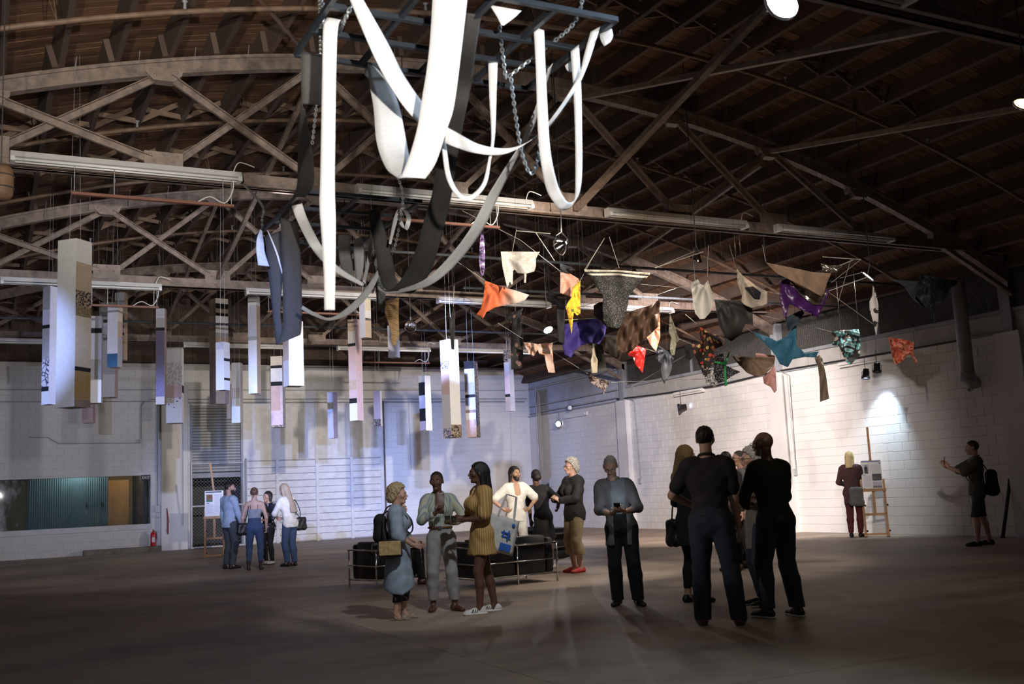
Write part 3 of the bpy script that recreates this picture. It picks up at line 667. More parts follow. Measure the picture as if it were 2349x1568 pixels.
MB().tube([(0, 0, 0), (-.03, 0, .08), (-.02, 0, .4), (-.04, 0, .8)], .018, 6).tube([(.01, 0, .05), (.02, 0, .4), (-.04, 0, .8)], .012, 6).build('strap', mk('strap_red', (.25, .07, .07)), t)

t = thing('leaning_pole', 'black pole leaning on the right wall behind the man in shorts', 'pole', (17.55, 13.95, 0))
MB().tube([(0, 0, 0), (.2, -.02, .62), (.36, -.03, 1.12)], .035, 10).build('pole', M_BLACK, t, True); MB().tube([(0, 0, 0), (.01, 0, .03)], .05, 10).build('foot', M_RUBBER, t)
p = at_X(1258, 1106, XR); t = thing('power_box', 'grey power box with loose black cables on the far right wall', 'power box', (XR - .06, p.y, p.z - .2))
MB().box(-.07, .045, -.3, .3, .05, .3).build('box', M_DUSTG, t)
for k in range(4): MB().tube([(-.06, -.25 + .05 * k, .2), (-.1, -.32 + .04 * k, .0), (-.08, -.34, -.25 + .05 * k), (-.06, -.2, -.1)], .01, 5).build('cable', M_RUBBER, t)
M_ROPE = mk('white_rope', (.36, .34, .3), .8, .1, 30)
# ================================================================== HANGING WORKS
# ---- steel frames on chains
M_FRAME = mk('blue_black_steel', (.028, .036, .046), .45, .25, 6)
M_CHAIN = mk('galvanised_chain', (.55, .58, .58), .35, .1, 8, metal=.8)
def frame_obj(x0, x1, y0, y1, z, xb, yb, lab):
    t = thing('steel_frame', lab, 'frame', (x0, y0, z), 0, 'hanging steel frames')
    for x in [x0, x1] + xb: MB().box(x - .016 - x0, x + .016 - x0, 0, y1 - y0, 0, .035).build('bar', M_FRAME, t)
    for y in [y0, y1] + yb: MB().box(0, x1 - x0, y - .018 - y0, y + .018 - y0, -.004, .028).build('cross_bar', M_FRAME, t)
    return t
frame_obj(1.82, 3.58, 5.30, 6.54, 4.3, [2.28, 2.72, 3.14], [5.78, 6.15], 'dark steel grid frame carrying the broad white ribbon loops')
frame_obj(2.72, 3.95, 9.6, 11.6, 4.3, [3.3], [10.2, 10.8], 'dark steel grid frame carrying the pointed black ribbon')
def chain(pts, lab, r=.0075, L=.036):
    P = crom([tuple(p) for p in pts], 30); seg_ = np.linalg.norm(np.diff(P, axis=0), axis=1); s = np.concatenate([[0], np.cumsum(seg_)])
    n = max(2, int(s[-1] / (L * .72))); b = MB()
    for i in range(n):
        q0 = (i + .5) / n * s[-1]; p = Vector([np.interp(q0, s, P[:, k]) for k in range(3)]); p2 = Vector([np.interp(min(q0 + .01, s[-1]), s, P[:, k]) for k in range(3)])
        p1 = Vector([np.interp(max(q0 - .01, 0), s, P[:, k]) for k in range(3)])
        d = (p2 - p1).normalized(); x = d.cross(Vector((.3, .9, .1))).normalized(); y = d.cross(x)
        if i % 2: x, y = y, x
        ring = [p + d * (L / 2) * math.cos(a) + x * (L * .3) * math.sin(a) for a in [2 * math.pi * k / 8 for k in range(8)]]
        b.tube(ring, r * .75, 4, close=True)
    tag(b.build_world('chain', M_CHAIN), lab, 'chain', 'galvanised hanging chains')
chain([at_z(742, 100, 4.33), at_depth(738, -40, 6.4) + Vector((0, 0, .4)), (2.0, 6.37, 5.5)], 'chain rising from the left bar of the ribbon frame to the truss')
chain([at_z(778, 75, 4.33), at_depth(812, 0, 6.3), (2.55, 6.3, 5.5)], 'chain slanting up beside the fold of the narrow white ribbon')
chain([at_depth(1146, 60, 7.0), at_depth(1152, 115, 7.1), at_depth(1160, 180, 7.2)], 'short chain hanging behind the pale cloth flap')
chain([at_depth(1166, 176, 7.2), at_depth(1240, 118, 7.1), at_depth(1318, 50, 6.9), at_depth(1335, -40, 6.8), (3.9, 6.37, 5.5)], 'long chain running up to the right corner of the ribbon frame')
chain([at_depth(1172, 180, 7.2), at_depth(1182, 260, 7.25), at_depth(1196, 345, 7.3), at_depth(1217, 398, 7.3), at_depth(1235, 360, 7.3), at_depth(1238, 290, 7.3), at_depth(1236, 200, 7.3)], 'loose chain hanging in a loop beside the white ribbon')
chain([at_depth(912, 405, 10.2), at_depth(924, 450, 10.3), at_depth(916, 520, 10.3), at_depth(903, 575, 10.4)], 'chain with a free end behind the broad white loop')
chain([at_z(602, 528, 4.33), at_depth(601, 500, 11.6), at_depth(601, 470, 11.6), (3.0, 13.4, 5.5)], 'chain at the far end of the black ribbon frame')
chain([(2.95, 9.7, zc(2.95) + .2), at_depth(735, 150, 9.6), at_depth(725, 250, 9.7), at_depth(716, 330, 9.8)], 'thin chain seen behind the narrow white ribbon')
# ---- ribbons: sections are left edge, right edge, depths
M_RW = mk('white_felt_ribbon', (.80, .79, .775), .85, .05, 30, bump=.12)
M_RG = mk('grey_felt_ribbon', (.42, .42, .42), .85, .08, 20, bump=.1)
M_RB = mk('black_felt_ribbon', (.06, .057, .053), .8, .12, 20, bump=.1)
def ribbon(secs, mat, lab, extra=None, n=8, wave=.004):
    b = MB()
    for S_ in [secs] + (extra or []):
        A = [tuple(at_depth(s[0], s[1], s[4])) for s in S_]; B = [tuple(at_depth(s[2], s[3], s[5] if len(s) > 5 else s[4])) for s in S_]
        A = crom(A, n); B = crom(B, n); rows = []
        for i in range(len(A)):
            a, c = Vector(A[i]), Vector(B[i]); r = []
            for k in range(5):
                p = a.lerp(c, k / 4); p += Vector((.3, -.9, 0)) * (wave * math.sin(k / 4 * math.pi) * (1 + .5 * math.sin(i * .7))); r.append(p)
            rows.append(r)
        b.grid(rows, .004)
    return tag(b.build_world('ribbon', mat, True), lab, 'ribbon', 'ribbons hung from the steel frames')
ribbon([(750, 40, 782, 46, 6.47), (742, 62, 776, 62, 6.42), (740, 130, 772, 130, 6.42), (735, 400, 768, 400, 6.42), (733, 470, 770, 500, 6.42), (739, 560, 770, 560, 6.42), (743, 640, 769, 640, 6.42), (744, 711, 768, 711, 6.42)], M_RW, 'long straight narrow white ribbon hanging down from its folded top')
ribbon([(798, -16, 828, -18, 6.15), (804, 3, 834, 0, 6.2), (863, 140, 890, 100, 6.35), (916, 230, 926, 172, 6.5), (960, 282, 972, 238, 6.65), (985, 300, 1000, 262, 6.7)], M_RW, 'broad white ribbon slanting down behind the wide loop')
ribbon([(993, -12, 1073, -10, 6.22), (984, 120, 1058, 120, 6.2), (966, 240, 1042, 240, 6.22), (957, 295, 1026, 295, 6.24), (940, 355, 1000, 372, 6.27), (921, 404, 976, 409, 6.3)], M_RW, 'widest white ribbon hanging in one big sagging loop',
       [[(842, 142, 868, 160, 7.22), (848, 195, 897, 199, 7.1), (857, 249, 917, 249, 6.95), (864, 326, 934, 335, 6.75), (884, 383, 938, 366, 6.55), (905, 403, 928, 394, 6.4), (915, 409, 921, 405, 6.32), (921, 404, 976, 409, 6.29)]])
ribbon([(1069, 30, 1104, 36, 6.55), (1056, 110, 1092, 115, 6.8), (1043, 185, 1083, 185, 7.3), (1033, 250, 1070, 250, 7.5), (1018, 310, 1058, 310, 7.8), (1003, 370, 1047, 370, 8.1), (991, 445, 1036, 445, 8.6), (974, 500, 1024, 500, 9), (955, 570, 1004, 575, 9.4), (930, 625, 985, 628, 9.8), (900, 662, 945, 672, 10.1), (878, 655, 912, 650, 10.3), (868, 615, 904, 610, 10.5), (856, 550, 888, 545, 10.6), (843, 482, 868, 480, 10.7)], M_RB, 'broad black ribbon swooping between the two frames', wave=.006)
ribbon([(1257, 158, 1268, 145, 7.37), (1240, 215, 1250, 205, 7.6), (1212, 285, 1230, 275, 7.9), (1190, 335, 1211, 320, 8.1), (1158, 385, 1182, 372, 8.3), (1118, 450, 1148, 440, 8.6), (1075, 530, 1108, 525, 8.9), (1022, 598, 1050, 602, 9.3), (975, 640, 990, 652, 9.6), (925, 661, 930, 669, 10), (885, 667, 886, 672, 10.4), (866, 655, 866, 663, 10.6)], M_RW, 'long white ribbon swooping from the right frame corner to the far frame')
ribbon([(866, 618, 878, 612, 10.6), (838, 662, 852, 668, 10.5), (800, 702, 808, 716, 10.4), (758, 728, 758, 735, 10.3), (722, 716, 718, 724, 10.2), (694, 700, 690, 708, 10.2)], M_RG, 'thin pale ribbon sagging in a low loop behind the black points')
ribbon([(1224, 62, 1248, 70, 6.8), (1229, 150, 1251, 150, 6.8), (1232, 250, 1256, 250, 6.8), (1236, 330, 1261, 330, 6.8), (1243, 385, 1268, 378, 6.8), (1254, 435, 1280, 425, 6.9), (1272, 466, 1293, 452, 6.95), (1288, 481, 1303, 463, 7.0), (1306, 477, 1314, 462, 7.08), (1318, 455, 1328, 445, 7.08), (1320, 400, 1335, 400, 7.08), (1319, 300, 1335, 300, 7.08), (1315, 200, 1333, 200, 7.08), (1309, 118, 1328, 102, 7.08)], M_RW, 'white ribbon hanging in a narrow U loop at the right')
ribbon([(1355, 73, 1377, 61, 6.84), (1341, 122, 1362, 108, 6.84), (1329, 168, 1347, 152, 6.84), (1306, 211, 1330, 190, 6.84), (1282, 248, 1308, 224, 6.9), (1251, 289, 1268, 279, 7.0), (1226, 314, 1236, 310, 7.15), (1190, 340, 1191, 334, 7.2), (1148, 355, 1150, 340, 7.2), (1094, 352, 1097, 330, 7.15), (1046, 338, 1050, 305, 7.0), (1020, 327, 1023, 290, 7.0)], M_RW, 'white ribbon sagging from the far right bar to the black ribbon')
ribbon([(1120, 146, 1142, 130, 7.25), (1123, 230, 1139, 218, 7.25), (1127, 318, 1135, 314, 7.25), (1119, 370, 1126, 370, 7.25), (1108, 416, 1117, 419, 7.25), (1090, 440, 1096, 449, 7.25), (1071, 450, 1070, 461, 7.25), (1053, 440, 1047, 449, 7.25), (1036, 408, 1026, 414, 7.25), (1028, 366, 1017, 370, 7.25), (1022, 320, 1013, 324, 7.25)], M_RW, 'slim white ribbon hanging in a small U loop')
ribbon([(691, 122, 739, 130, 7.0), (691, 180, 739, 186, 7.0), (692, 238, 738, 242, 7.05)], M_RB, 'black ribbon turned flat under the left frame corner, then twisting down',
       [[(689, 236, 692, 240, 7.06), (688, 262, 702, 264, 7.2), (685, 310, 710, 318, 7.6), (683, 370, 719, 370, 8.2), (681, 425, 719, 425, 8.8), (672, 450, 700, 452, 9.2)]])
ribbon([(643, 498, 684, 514, 11.1), (647, 598, 690, 598, 11.0), (649, 701, 693, 701, 10.95), (648, 752, 691, 757, 10.95), (634, 791, 688, 768, 10.95)], M_RB, 'black ribbon folded to a sharp point at its foot', [[(604, 543, 644, 529, 11.4), (616, 632, 648, 625, 11.3), (627, 735, 644, 730, 11.1), (633, 789, 660, 778, 10.97)]])
ribbon([(597, 525, 602, 530, 11.3), (589, 548, 605, 555, 11.2), (588, 576, 608, 580, 11.2), (592, 608, 618, 611, 11.2)], M_RW, 'short white curl at the end of the black ribbon frame', [[(612, 527, 616, 530, 11.4), (632, 578, 637, 580, 11.3), (646, 627, 650, 629, 11.25)]])
ribbon([(669, 472, 693, 466, 10.5), (681, 505, 706, 503, 10.4), (709, 560, 733, 556, 10.1), (738, 598, 756, 590, 10.2), (775, 628, 784, 617, 10.3), (832, 657, 836, 650, 10.5)], M_RW, 'white ribbon slanting down behind the straight one')
ribbon([(774, 537, 802, 537, 11.8), (778, 590, 807, 590, 11.5), (789, 640, 812, 636, 10.8), (806, 652, 818, 648, 10.9)], M_RG, 'grey satin ribbon hanging in the far frame', [[(819, 650, 824, 650, 10.9), (815, 620, 834, 610, 11.0), (811, 570, 834, 560, 11.1), (813, 549, 830, 541, 11.1)]])
ribbon([(850, 527, 857, 545, 11.85), (843, 585, 851, 590, 11.6), (832, 645, 838, 650, 11.0)], M_RW, 'thin white strip beside the grey satin ribbon')
ribbon([(914, 476, 930, 474, 10.8), (903, 500, 914, 500, 10.6), (892, 558, 897, 560, 10.2)], M_RW, 'white strip ending in a curl near the chain', [[(924, 482, 934, 480, 10.75), (932, 500, 943, 502, 10.0), (926, 522, 934, 528, 10.0), (915, 512, 922, 505, 10.1)]])
for secs, lab in [([(1124, 12, 1196, 25, 6.46), (1140, 38, 1178, 42, 6.44), (1150, 58, 1155, 59, 6.44)], 'pale triangular cloth flap at the middle of the ribbon frame'), ([(1376, 78, 1403, 66, 6.85), (1378, 92, 1406, 82, 6.83), (1386, 106, 1400, 96, 6.83)], 'small pale cloth tab at the right corner of the ribbon frame'),
                  ([(1296, 150, 1322, 128, 7.3), (1300, 160, 1326, 142, 7.3), (1308, 166, 1322, 158, 7.3)], 'small pale cloth tab behind the narrow U loop'), ([(836, 158, 850, 156, 7.27), (837, 172, 850, 172, 7.25), (845, 180, 852, 180, 7.25)], 'small white cloth tab beside the widest loop'), ([(640, 515, 654, 505, 11.2), (648, 540, 656, 530, 11.18)], 'small white tab at the top of the pointed black ribbon')]:
    ribbon(secs, M_RW, lab)
# ---- patchwork columns
PAT = dict(
    white=mk('column_white', (.78, .77, .76), .85, .05, 25, bump=.1), cream=mk('column_cream', (.66, .58, .44), .85, .08, 20), beige=mk('column_beige', (.52, .40, .30), .85, .1, 20), tan=mk('column_tan', (.40, .27, .12), .85, .12, 14, stretch=(1, 1, .2)),
    black=mk('column_black', (.012, .012, .014), .8), pink=mk('column_pink', (.62, .46, .46), .85, .08, 18), lilac=mk('column_lilac', (.60, .60, .70), .85, .06, 18), grey=mk('column_grey', (.42, .41, .41), .85, .1, 20), brown=mk('column_brown', (.27, .2, .16), .8, .3, 9, stretch=(1, 1, .1)),
    scrib=pattern('column_scribble', 'blotch', [(.012, .012, .012), (.4, .3, .22), (.02, .02, .02), (.5, .4, .3)], 18), mott=pattern('column_mottled', 'blotch', [(.16, .12, .06), (.3, .24, .13), (.2, .15, .08)], 22), hexb=pattern('column_hex', 'cells', [(.7, .69, .72), (.10, .10, .13)], 11), hexw=pattern('column_hexw', 'cells', [(.55, .50, .52), (.8, .8, .8)], 9),
    flor=pattern('column_floral', 'blotch', [(.05, .05, .12), (.75, .73, .73), (.75, .73, .73), (.75, .73, .73)], 14), stripe=pattern('column_stripe', 'stripe', [(.72, .7, .68), (.5, .42, .38)], 7), blue=mk('column_blue', (.03, .10, .2), .7), print_=pattern('column_print', 'blotch', [(.06, .05, .18), (.7, .68, .75), (.12, .1, .3), (.7, .7, .76)], 16))
m_, nt_, bs_ = _base('column_iridescent'); v_ = _coord(nt_, 'Object'); vo_ = nt_.nodes.new('ShaderNodeTexVoronoi'); vo_.inputs['Scale'].default_value = 55; nt_.links.new(v_, vo_.inputs['Vector'])
nt_.links.new(_ramp(nt_, vo_.outputs['Distance'], [(0, (.5, .75, .7)), (.5, (.42, .34, .58))]), bs_.inputs['Base Color']); bs_.inputs['Metallic'].default_value = .75; bs_.inputs['Roughness'].default_value = .22
_bump(nt_, bs_, vo_.outputs['Color'], .6, .02); PAT['irid'] = m_
m_, nt_, bs_ = _base('column_silver'); bs_.inputs['Base Color'].default_value = (.7, .7, .75, 1); bs_.inputs['Metallic'].default_value = .6; bs_.inputs['Roughness'].default_value = .3; PAT['silver'] = m_
def column(xl, xm, xr, yt, yb, d, left, right, lab, core='white'):
    """square cloth tube hung by a cord, its corner towards the room"""
    ax, bx_ = xm - xl, xr - xm; s = math.hypot(ax, bx_) * d / F; th = math.atan2(bx_, ax)
    base = at_depth((xl + xr) / 2, yb, d + s * .5); top = at_depth((xl + xr) / 2, yt, d + s * .5); h = top.z - base.z
    view = math.atan2(ray(xm, yb).x, ray(xm, yb).y)                 # heading of the line of sight
    t = thing('hanging_fabric_tube', lab, 'hanging artwork', base, -view - th, 'patchwork columns hung over the hall'); k = s / 2
    MB().box(-k, k, -k, k, .0, h).build('core', PAT[core], t)
    e = .004
    for f0, f1, p in left: MB().box(-k, k, -k - e, -k - .0005, h * (1 - f1) + .001, h * (1 - f0) - .001).build('fabric_patch', PAT[p], t)
    for f0, f1, p in right: MB().box(k + .0005, k + e, -k, k, h * (1 - f1) + .001, h * (1 - f0) - .001).build('fabric_patch', PAT[p], t)
    zt = zc(base.x) - base.z + .31
    for dx in (-.6, .6): MB().tube([(dx * k, 0, h), (dx * k * .4, 0, zt)], .0025, 4).build('cord', M_DUSTG, t)
W_ = 'white'
column(130, 170, 204, 540, 935, 12.7, [], [(0, .14, W_), (.14, .31, 'beige'), (.31, .40, 'scrib'), (.40, .465, 'mott'), (.465, .63, 'cream'), (.63, .765, W_ if 0 else 'cream'), (.765, .79, 'black'), (.79, .955, 'tan'), (.955, 1, 'brown')], 'tallest patchwork column, white with cream, tan and black bands')
column(96, 111, 127, 650, 928, 16.5, [(0, .2, 'grey'), (.2, .33, 'lilac'), (.33, .36, 'black'), (.36, .62, 'grey'), (.62, .85, 'hexb'), (.85, .89, 'black')], [(0, 1, 'lilac')], 'slim grey column with a honeycomb patch beside the tallest column')
column(199, 231, 234, 722, 925, 20, [(0, .14, 'lilac'), (.14, .2, 'black'), (.2, .5, 'lilac'), (.5, .74, 'grey'), (.74, 1, W_)], [], 'pale lilac column with one black band right of the tallest column')
column(229, 262, 269, 690, 912, 22, [(0, .2, 'grey'), (.2, 1, 'lilac')], [(0, 1, 'pink')], 'plain lilac grey column behind the blue tipped column')
column(247, 269, 279, 700, 843, 19.5, [(0, .78, 'lilac'), (.78, 1, 'blue')], [(0, .25, 'cream'), (.25, .5, 'beige'), (.5, 1, 'grey')], 'silvery column with a dark blue foot')
column(264, 284, 291, 668, 826, 25, [(0, .12, W_), (.12, .6, 'grey'), (.6, .64, 'black'), (.64, .9, 'beige')], [(0, 1, 'beige')], 'far beige column behind the blue tipped one', 'grey')
column(189, 212, 219, 780, 970, 28, [(0, 1, 'pink')], [(0, 1, 'pink')], 'pink column peeking out low under the lilac columns')
column(358, 377, 381, 703, 928, 22, [(0, .1, 'lilac'), (.1, .2, 'grey'), (.2, .235, 'black'), (.235, .92, 'irid'), (.92, 1, W_)], [(0, 1, 'beige')], 'slim iridescent column with glittering green specks')
column(382, 417, 421, 795, 971, 26, [(0, .2, W_), (.2, .5, 'hexw'), (.5, .67, 'pink'), (.67, .8, 'flor')], [(.5, .6, 'black')], 'white column with honeycomb, pink and leaf print patches')
column(482, 496, 524, 680, 927, 23.5, [(0, 1, 'brown')], [(.0, .05, 'cream'), (.05, .1, 'black'), (.1, .14, 'cream'), (.14, .17, 'black'), (.17, .33, W_), (.33, .37, 'grey'), (.37, 1, 'beige')], 'brown wood grained column with black bands near its top')
column(496, 514, 527, 783, 895, 19.5, [(0, .15, 'lilac')], [(.2, .34, 'stripe'), (.34, .4, 'black'), (.75, .8, 'black')], 'short white column with striped bands before the brown one')
column(521, 531, 535, 880, 960, 29.5, [(0, 1, 'lilac')], [(0, 1, 'lilac')], 'narrow lilac column behind the glowing white one')
column(532, 551, 557, 830, 970, 22, [(.42, .6, 'stripe')], [(0, 1, 'cream')], 'glowing white column with a pale striped print')
column(571, 590, 598, 673, 903, 21, [(.1, .42, 'lilac'), (.42, .46, 'grey')], [(0, .1, W_), (.1, 1, 'beige')], 'white column with one grey band and beige side')
column(623, 649, 655, 815, 980, 24, [(0, .13, 'cream'), (.13, .17, 'black'), (.17, .36, W_), (.36, .42, 'black'), (.42, .97, 'pink'), (.97, 1, 'scrib')], [(0, 1, 'grey')], 'cream and blush column with two black bands')
column(651, 664, 697, 735, 886, 20, [(0, .6, 'beige'), (.6, 1, 'stripe')], [(0, 1, W_)], 'thick white column with striped side behind the black point')
column(753, 766, 775, 898, 1005, 28.5, [(0, .22, 'lilac'), (.22, .37, 'mott'), (.37, 1, 'lilac')], [(0, 1, 'irid')], 'small column with glittering violet side over the freight door')
column(803, 820, 834, 727, 965, 22.2, [(0, .12, 'beige'), (.12, .24, 'stripe'), (.24, .27, 'black'), (.27, .6, 'pink'), (.6, .7, 'beige'), (.7, .78, 'pink'), (.78, .83, 'black'), (.83, 1, W_)], [(0, 1, 'pink')], 'blush column with two black bands left of the glass bulb')
column(826, 839, 852, 684, 775, 20, [(0, 1, 'lilac')], [(0, .3, 'cream'), (.3, .55, 'stripe'), (.5, .56, 'black'), (.56, 1, 'beige')], 'short beige column high under the roof truss')
column(859, 874, 877, 895, 977, 29, [(0, .8, 'pink'), (.8, 1, 'scrib')], [(0, 1, W_)], 'small pink column with a black print foot')
column(891, 908, 917, 745, 820, 22, [(0, 1, 'lilac')], [(0, 1, W_)], 'short pale blue column below the brown striped sash', 'lilac')
column(964, 978, 991, 860, 987, 28, [(0, .12, 'cream'), (.12, .36, 'black'), (.36, .6, 'lilac'), (.6, .83, 'black'), (.83, 1, 'pink')], [(0, 1, 'silver')], 'thin column with tall black panels and a silver side')
column(1017, 1036, 1059, 775, 1004, 20.5, [(0, .22, W_), (.22, .3, 'print_'), (.3, .56, 'pink'), (.56, .9, 'lilac'), (.9, 1, 'print_')], [(0, .87, W_), (.87, 1, 'scrib')], 'bright white column with a black and cream printed foot')
column(1071, 1094, 1102, 826, 1003, 23, [(0, .1, 'black'), (.1, .28, 'lilac'), (.28, .44, 'grey'), (.44, .48, 'black'), (.48, .64, 'lilac'), (.64, .68, 'brown'), (.68, .77, W_), (.77, 1, 'pink')], [(0, 1, 'scrib')], 'lilac column with a black cap and line drawn side')
column(1161, 1172, 1182, 800, 943, 27, [(0, .2, 'scrib'), (.2, .35, 'stripe'), (.35, .72, 'pink'), (.72, .77, 'black'), (.77, 1, 'beige')], [(0, .15, 'scrib'), (.15, 1, 'silver')], 'thin pale column just below the black floral garment')
# ---- the net of garments
def Z5(x, y): return 560 + x / 3.136, 400 + y / 3.136
def Z6(x, y): return 1050 + x / 3.267, 480 + y / 3.267
def Z7(x, y): return 1500 + x / 2.767, 540 + y / 2.767
def cloth_mesh(pts, d, seed, amp, lean, pins, step=None, off=0.0, ctr=None, fq=1.0):
    """cloth cut to an outline, hung at distance d with folds running down from its pinned corners"""
    rnd = random.Random(seed); P = [Vector(p) for p in pts]
    xs_ = [p.x for p in P]; ys_ = [p.y for p in P]; cx, cy = sum(xs_) / len(P), sum(ys_) / len(P)
    if ctr: cx, cy = ctr
    step = step or max(3.0, (max(xs_) - min(xs_) + max(ys_) - min(ys_)) / 46)
    # densify and soften the outline
    O = []
    for i, p in enumerate(P):
        q_ = P[(i + 1) % len(P)]; n = max(1, int((q_ - p).length / step))
        for k in range(n): O.append(p.lerp(q_, k / n))
    def inside(x, y):
        c = False; j = len(O) - 1
        for i in range(len(O)):
            if (O[i].y > y) != (O[j].y > y) and x < (O[j].x - O[i].x) * (y - O[i].y) / (O[j].y - O[i].y) + O[i].x: c = not c
            j = i
        return c
    V = [Vector((p.x, p.y)) for p in O]; n = len(V); E_ = [(i, (i + 1) % n) for i in range(n)]
    y = min(ys_) + step * .5; row = 0
    while y < max(ys_):
        x = min(xs_) + (step * .5 if row % 2 else 0)
        while x < max(xs_):
            if inside(x, y) and min((Vector((x, y)) - o).length for o in O) > step * .45: V.append(Vector((x, y)))
            x += step
        y += step * .87; row += 1
    r = delaunay_2d_cdt(V, E_, [list(range(n))], 1, 1e-4)
    sc = d / F; ph = rnd.uniform(0, 6); fr = rnd.uniform(.09, .15) * fq; fr2 = rnd.uniform(.04, .07) * fq; out = []
    for v in r[0]:
        z = amp * math.sin((v.x + .25 * (v.y - cy)) * fr + ph) * .6 + amp * math.sin((v.x - .4 * v.y) * fr2 * 1.7 + ph * 2) * .8
        for (qx, qy) in pins:
            a = math.atan2(v.y - qy, v.x - qx); rr = math.hypot(v.x - qx, v.y - qy); z += amp * 1.0 * math.sin(a * 9 + ph) * min(1, rr / 40) / (1 + rr / 60)
        z += lean * (v.x - cx) * sc + .06 * math.sin((v.y - cy) * .02 + ph)
        out.append(at_depth(v.x, v.y, d + z + off))
    fs = [tuple(f) for f in r[2]]
    return out, fs
def sheet_obj(name, pts, d, mat, seed=1, amp=.05, lean=0.0, pins=(), parent=None, origin=None, off=0.0, th=.004, ctr=None, fq=1.0):
    vs, fs = cloth_mesh(pts, d, seed, amp, lean, pins, off=off, ctr=ctr, fq=fq); n = len(vs)
    view = ray(pts[0][0], pts[0][1]).normalized() * th
    b = MB(); b.v = [tuple(v) for v in vs] + [tuple(v + view) for v in vs]
    for f in fs: b.f.append(f); b.f.append(tuple(n + i for i in f[::-1]))
    cnt = {}
    for f in fs:
        for i in range(len(f)):
            e = (f[i], f[(i + 1) % len(f)]); cnt[e] = cnt.get(e, 0) + 1
    for (a, c) in list(cnt):
        if (c, a) not in cnt: b.f.append((c, a, n + a, n + c))
    b.mi = [0] * len(b.f)
    if parent is not None: return b.moved(origin).build(name, mat, parent, True)
    return b.build_world(name, mat, True)
C_ = {}
def gmat(k):
    if k in C_: return C_[k]
    D = dict(
        lace=lambda: pattern('white_lace', 'dots', [(.62, .58, .52), (.42, .38, .33)], 45), purple=lambda: pattern('purple_print', 'blotch', [(.03, .02, .05), (.25, .16, .36), (.7, .65, .7)], 14),
        ombre=None, blackflor=lambda: pattern('black_rose_print', 'dots', [(.012, .011, .011), (.16, .09, .07)], 9), chev=lambda: pattern('salmon_chevron', 'stripe', [(.66, .24, .14), (.75, .42, .32)], 14, vary=1.5, rot=1.57),
        yellow=lambda: pattern('yellow_print', 'blotch', [(.12, .16, .03), (.75, .48, .03), (.8, .55, .04), (.45, .18, .03)], 9), black=lambda: mk('black_cloth', (.014, .013, .014), .8, .3, 10), netb=lambda: pattern('black_fishnet', 'dots', [(.012, .012, .012), (.2, .185, .16)], 75),
        cream=lambda: mk('cream_hem', (.72, .66, .52), .8, .06), indigo=lambda: mk('indigo_cloth', (.035, .022, .16), .75, .25, 9), plum=lambda: mk('plum_cloth', (.025, .012, .018), .8, .2), brown=lambda: mk('brown_ruffle', (.055, .027, .012), .75, .35, 14, stretch=(4, 1, 1)),
        khaki=lambda: mk('khaki_tassel', (.26, .22, .15), .85, .35, 24, stretch=(4, 4, .5)), olive=lambda: mk('dark_olive', (.022, .02, .014), .85, .3), taupe=lambda: mk('taupe_sheer', (.26, .22, .17), .85, .15, 20), red=lambda: mk('red_satin', (.52, .025, .02), .35, .2, 5),
        peach=lambda: pattern('peach_scarf', 'blotch', [(.5, .14, .05), (.6, .28, .2), (.55, .2, .1), (.62, .35, .26)], 8), velvet=lambda: mk('black_velvet', (.012, .013, .017), .6, .4, 8), sage=lambda: pattern('sage_print', 'blotch', [(.34, .32, .22), (.42, .40, .30), (.22, .2, .12)], 16),
        tank=lambda: mk('offwhite_jersey', (.62, .6, .53), .85, .05, 12), blush=lambda: pattern('blush_shirt', 'blotch', [(.68, .36, .24), (.72, .50, .40), (.7, .42, .30)], 5), lizard=lambda: pattern('lizard_print', 'blotch', [(.07, .04, .04), (.42, .34, .3), (.08, .05, .05), (.38, .3, .27)], 11),
        char=lambda: mk('charcoal_drape', (.055, .05, .045), .75, .25, 7), stone=lambda: mk('stone_dress', (.43, .37, .3), .8, .15, 14), tan=lambda: mk('tan_cloth', (.23, .155, .10), .85, .12, 16), violet=lambda: mk('violet_satin', (.06, .014, .10), .35, .25, 5),
        teal=lambda: mk('teal_jersey', (.03, .14, .22), .8, .15, 25), navy=lambda: mk('navy_cloth', (.02, .035, .05), .75, .2), medal=lambda: pattern('teal_medallion', 'mandala', [(.012, .015, .018), (.10, .30, .30), (.55, .5, .42), (.12, .34, .34)], 3.2), florg=lambda: pattern('black_teal_floral', 'floral', [(.02, .02, .02), (.12, .36, .36), (.55, .48, .42), (.10, .28, .3)], 16),
        brick=lambda: pattern('rust_swirl', 'blotch', [(.28, .03, .015), (.42, .07, .035), (.5, .2, .12), (.24, .025, .012)], 12), zebra=lambda: pattern('zebra_scarf', 'blotch', [(.03, .03, .03), (.6, .58, .55), (.6, .58, .55)], 7), night=lambda: pattern('night_floral', 'blotch', [(.008, .01, .014), (.02, .028, .04), (.07, .08, .09)], 8), slate=lambda: mk('slate_cloth', (.04, .048, .062), .8, .15, 20),
        poppy=lambda: pattern('poppy_print', 'floral', [(.02, .012, .01), (.5, .05, .02), (.55, .38, .12), (.35, .12, .05), (.02, .015, .01)], 17), leo=lambda: pattern('white_leopard', 'leopard', [(.55, .53, .5), (.02, .02, .02), (.6, .58, .55)], 40), speck=lambda: pattern('black_speckle', 'dots', [(.012, .012, .012), (.4, .4, .38)], 46), green=lambda: mk('green_tie', (.02, .32, .08), .7, .1),
        pinkt=lambda: mk('pink_cloth', (.55, .28, .24), .8, .15), scarf=lambda: mk('brown_scarf', (.19, .145, .10), .8, .25, 20, stretch=(5, 5, .4)), snake=lambda: pattern('snake_print', 'leopard', [(.4, .4, .38), (.05, .05, .05), (.22, .25, .26)], 30), sash=lambda: pattern('brown_sash', 'stripe', [(.30, .19, .08), (.12, .07, .03), (.42, .32, .18), (.2, .12, .05)], 5, rot=1.2))
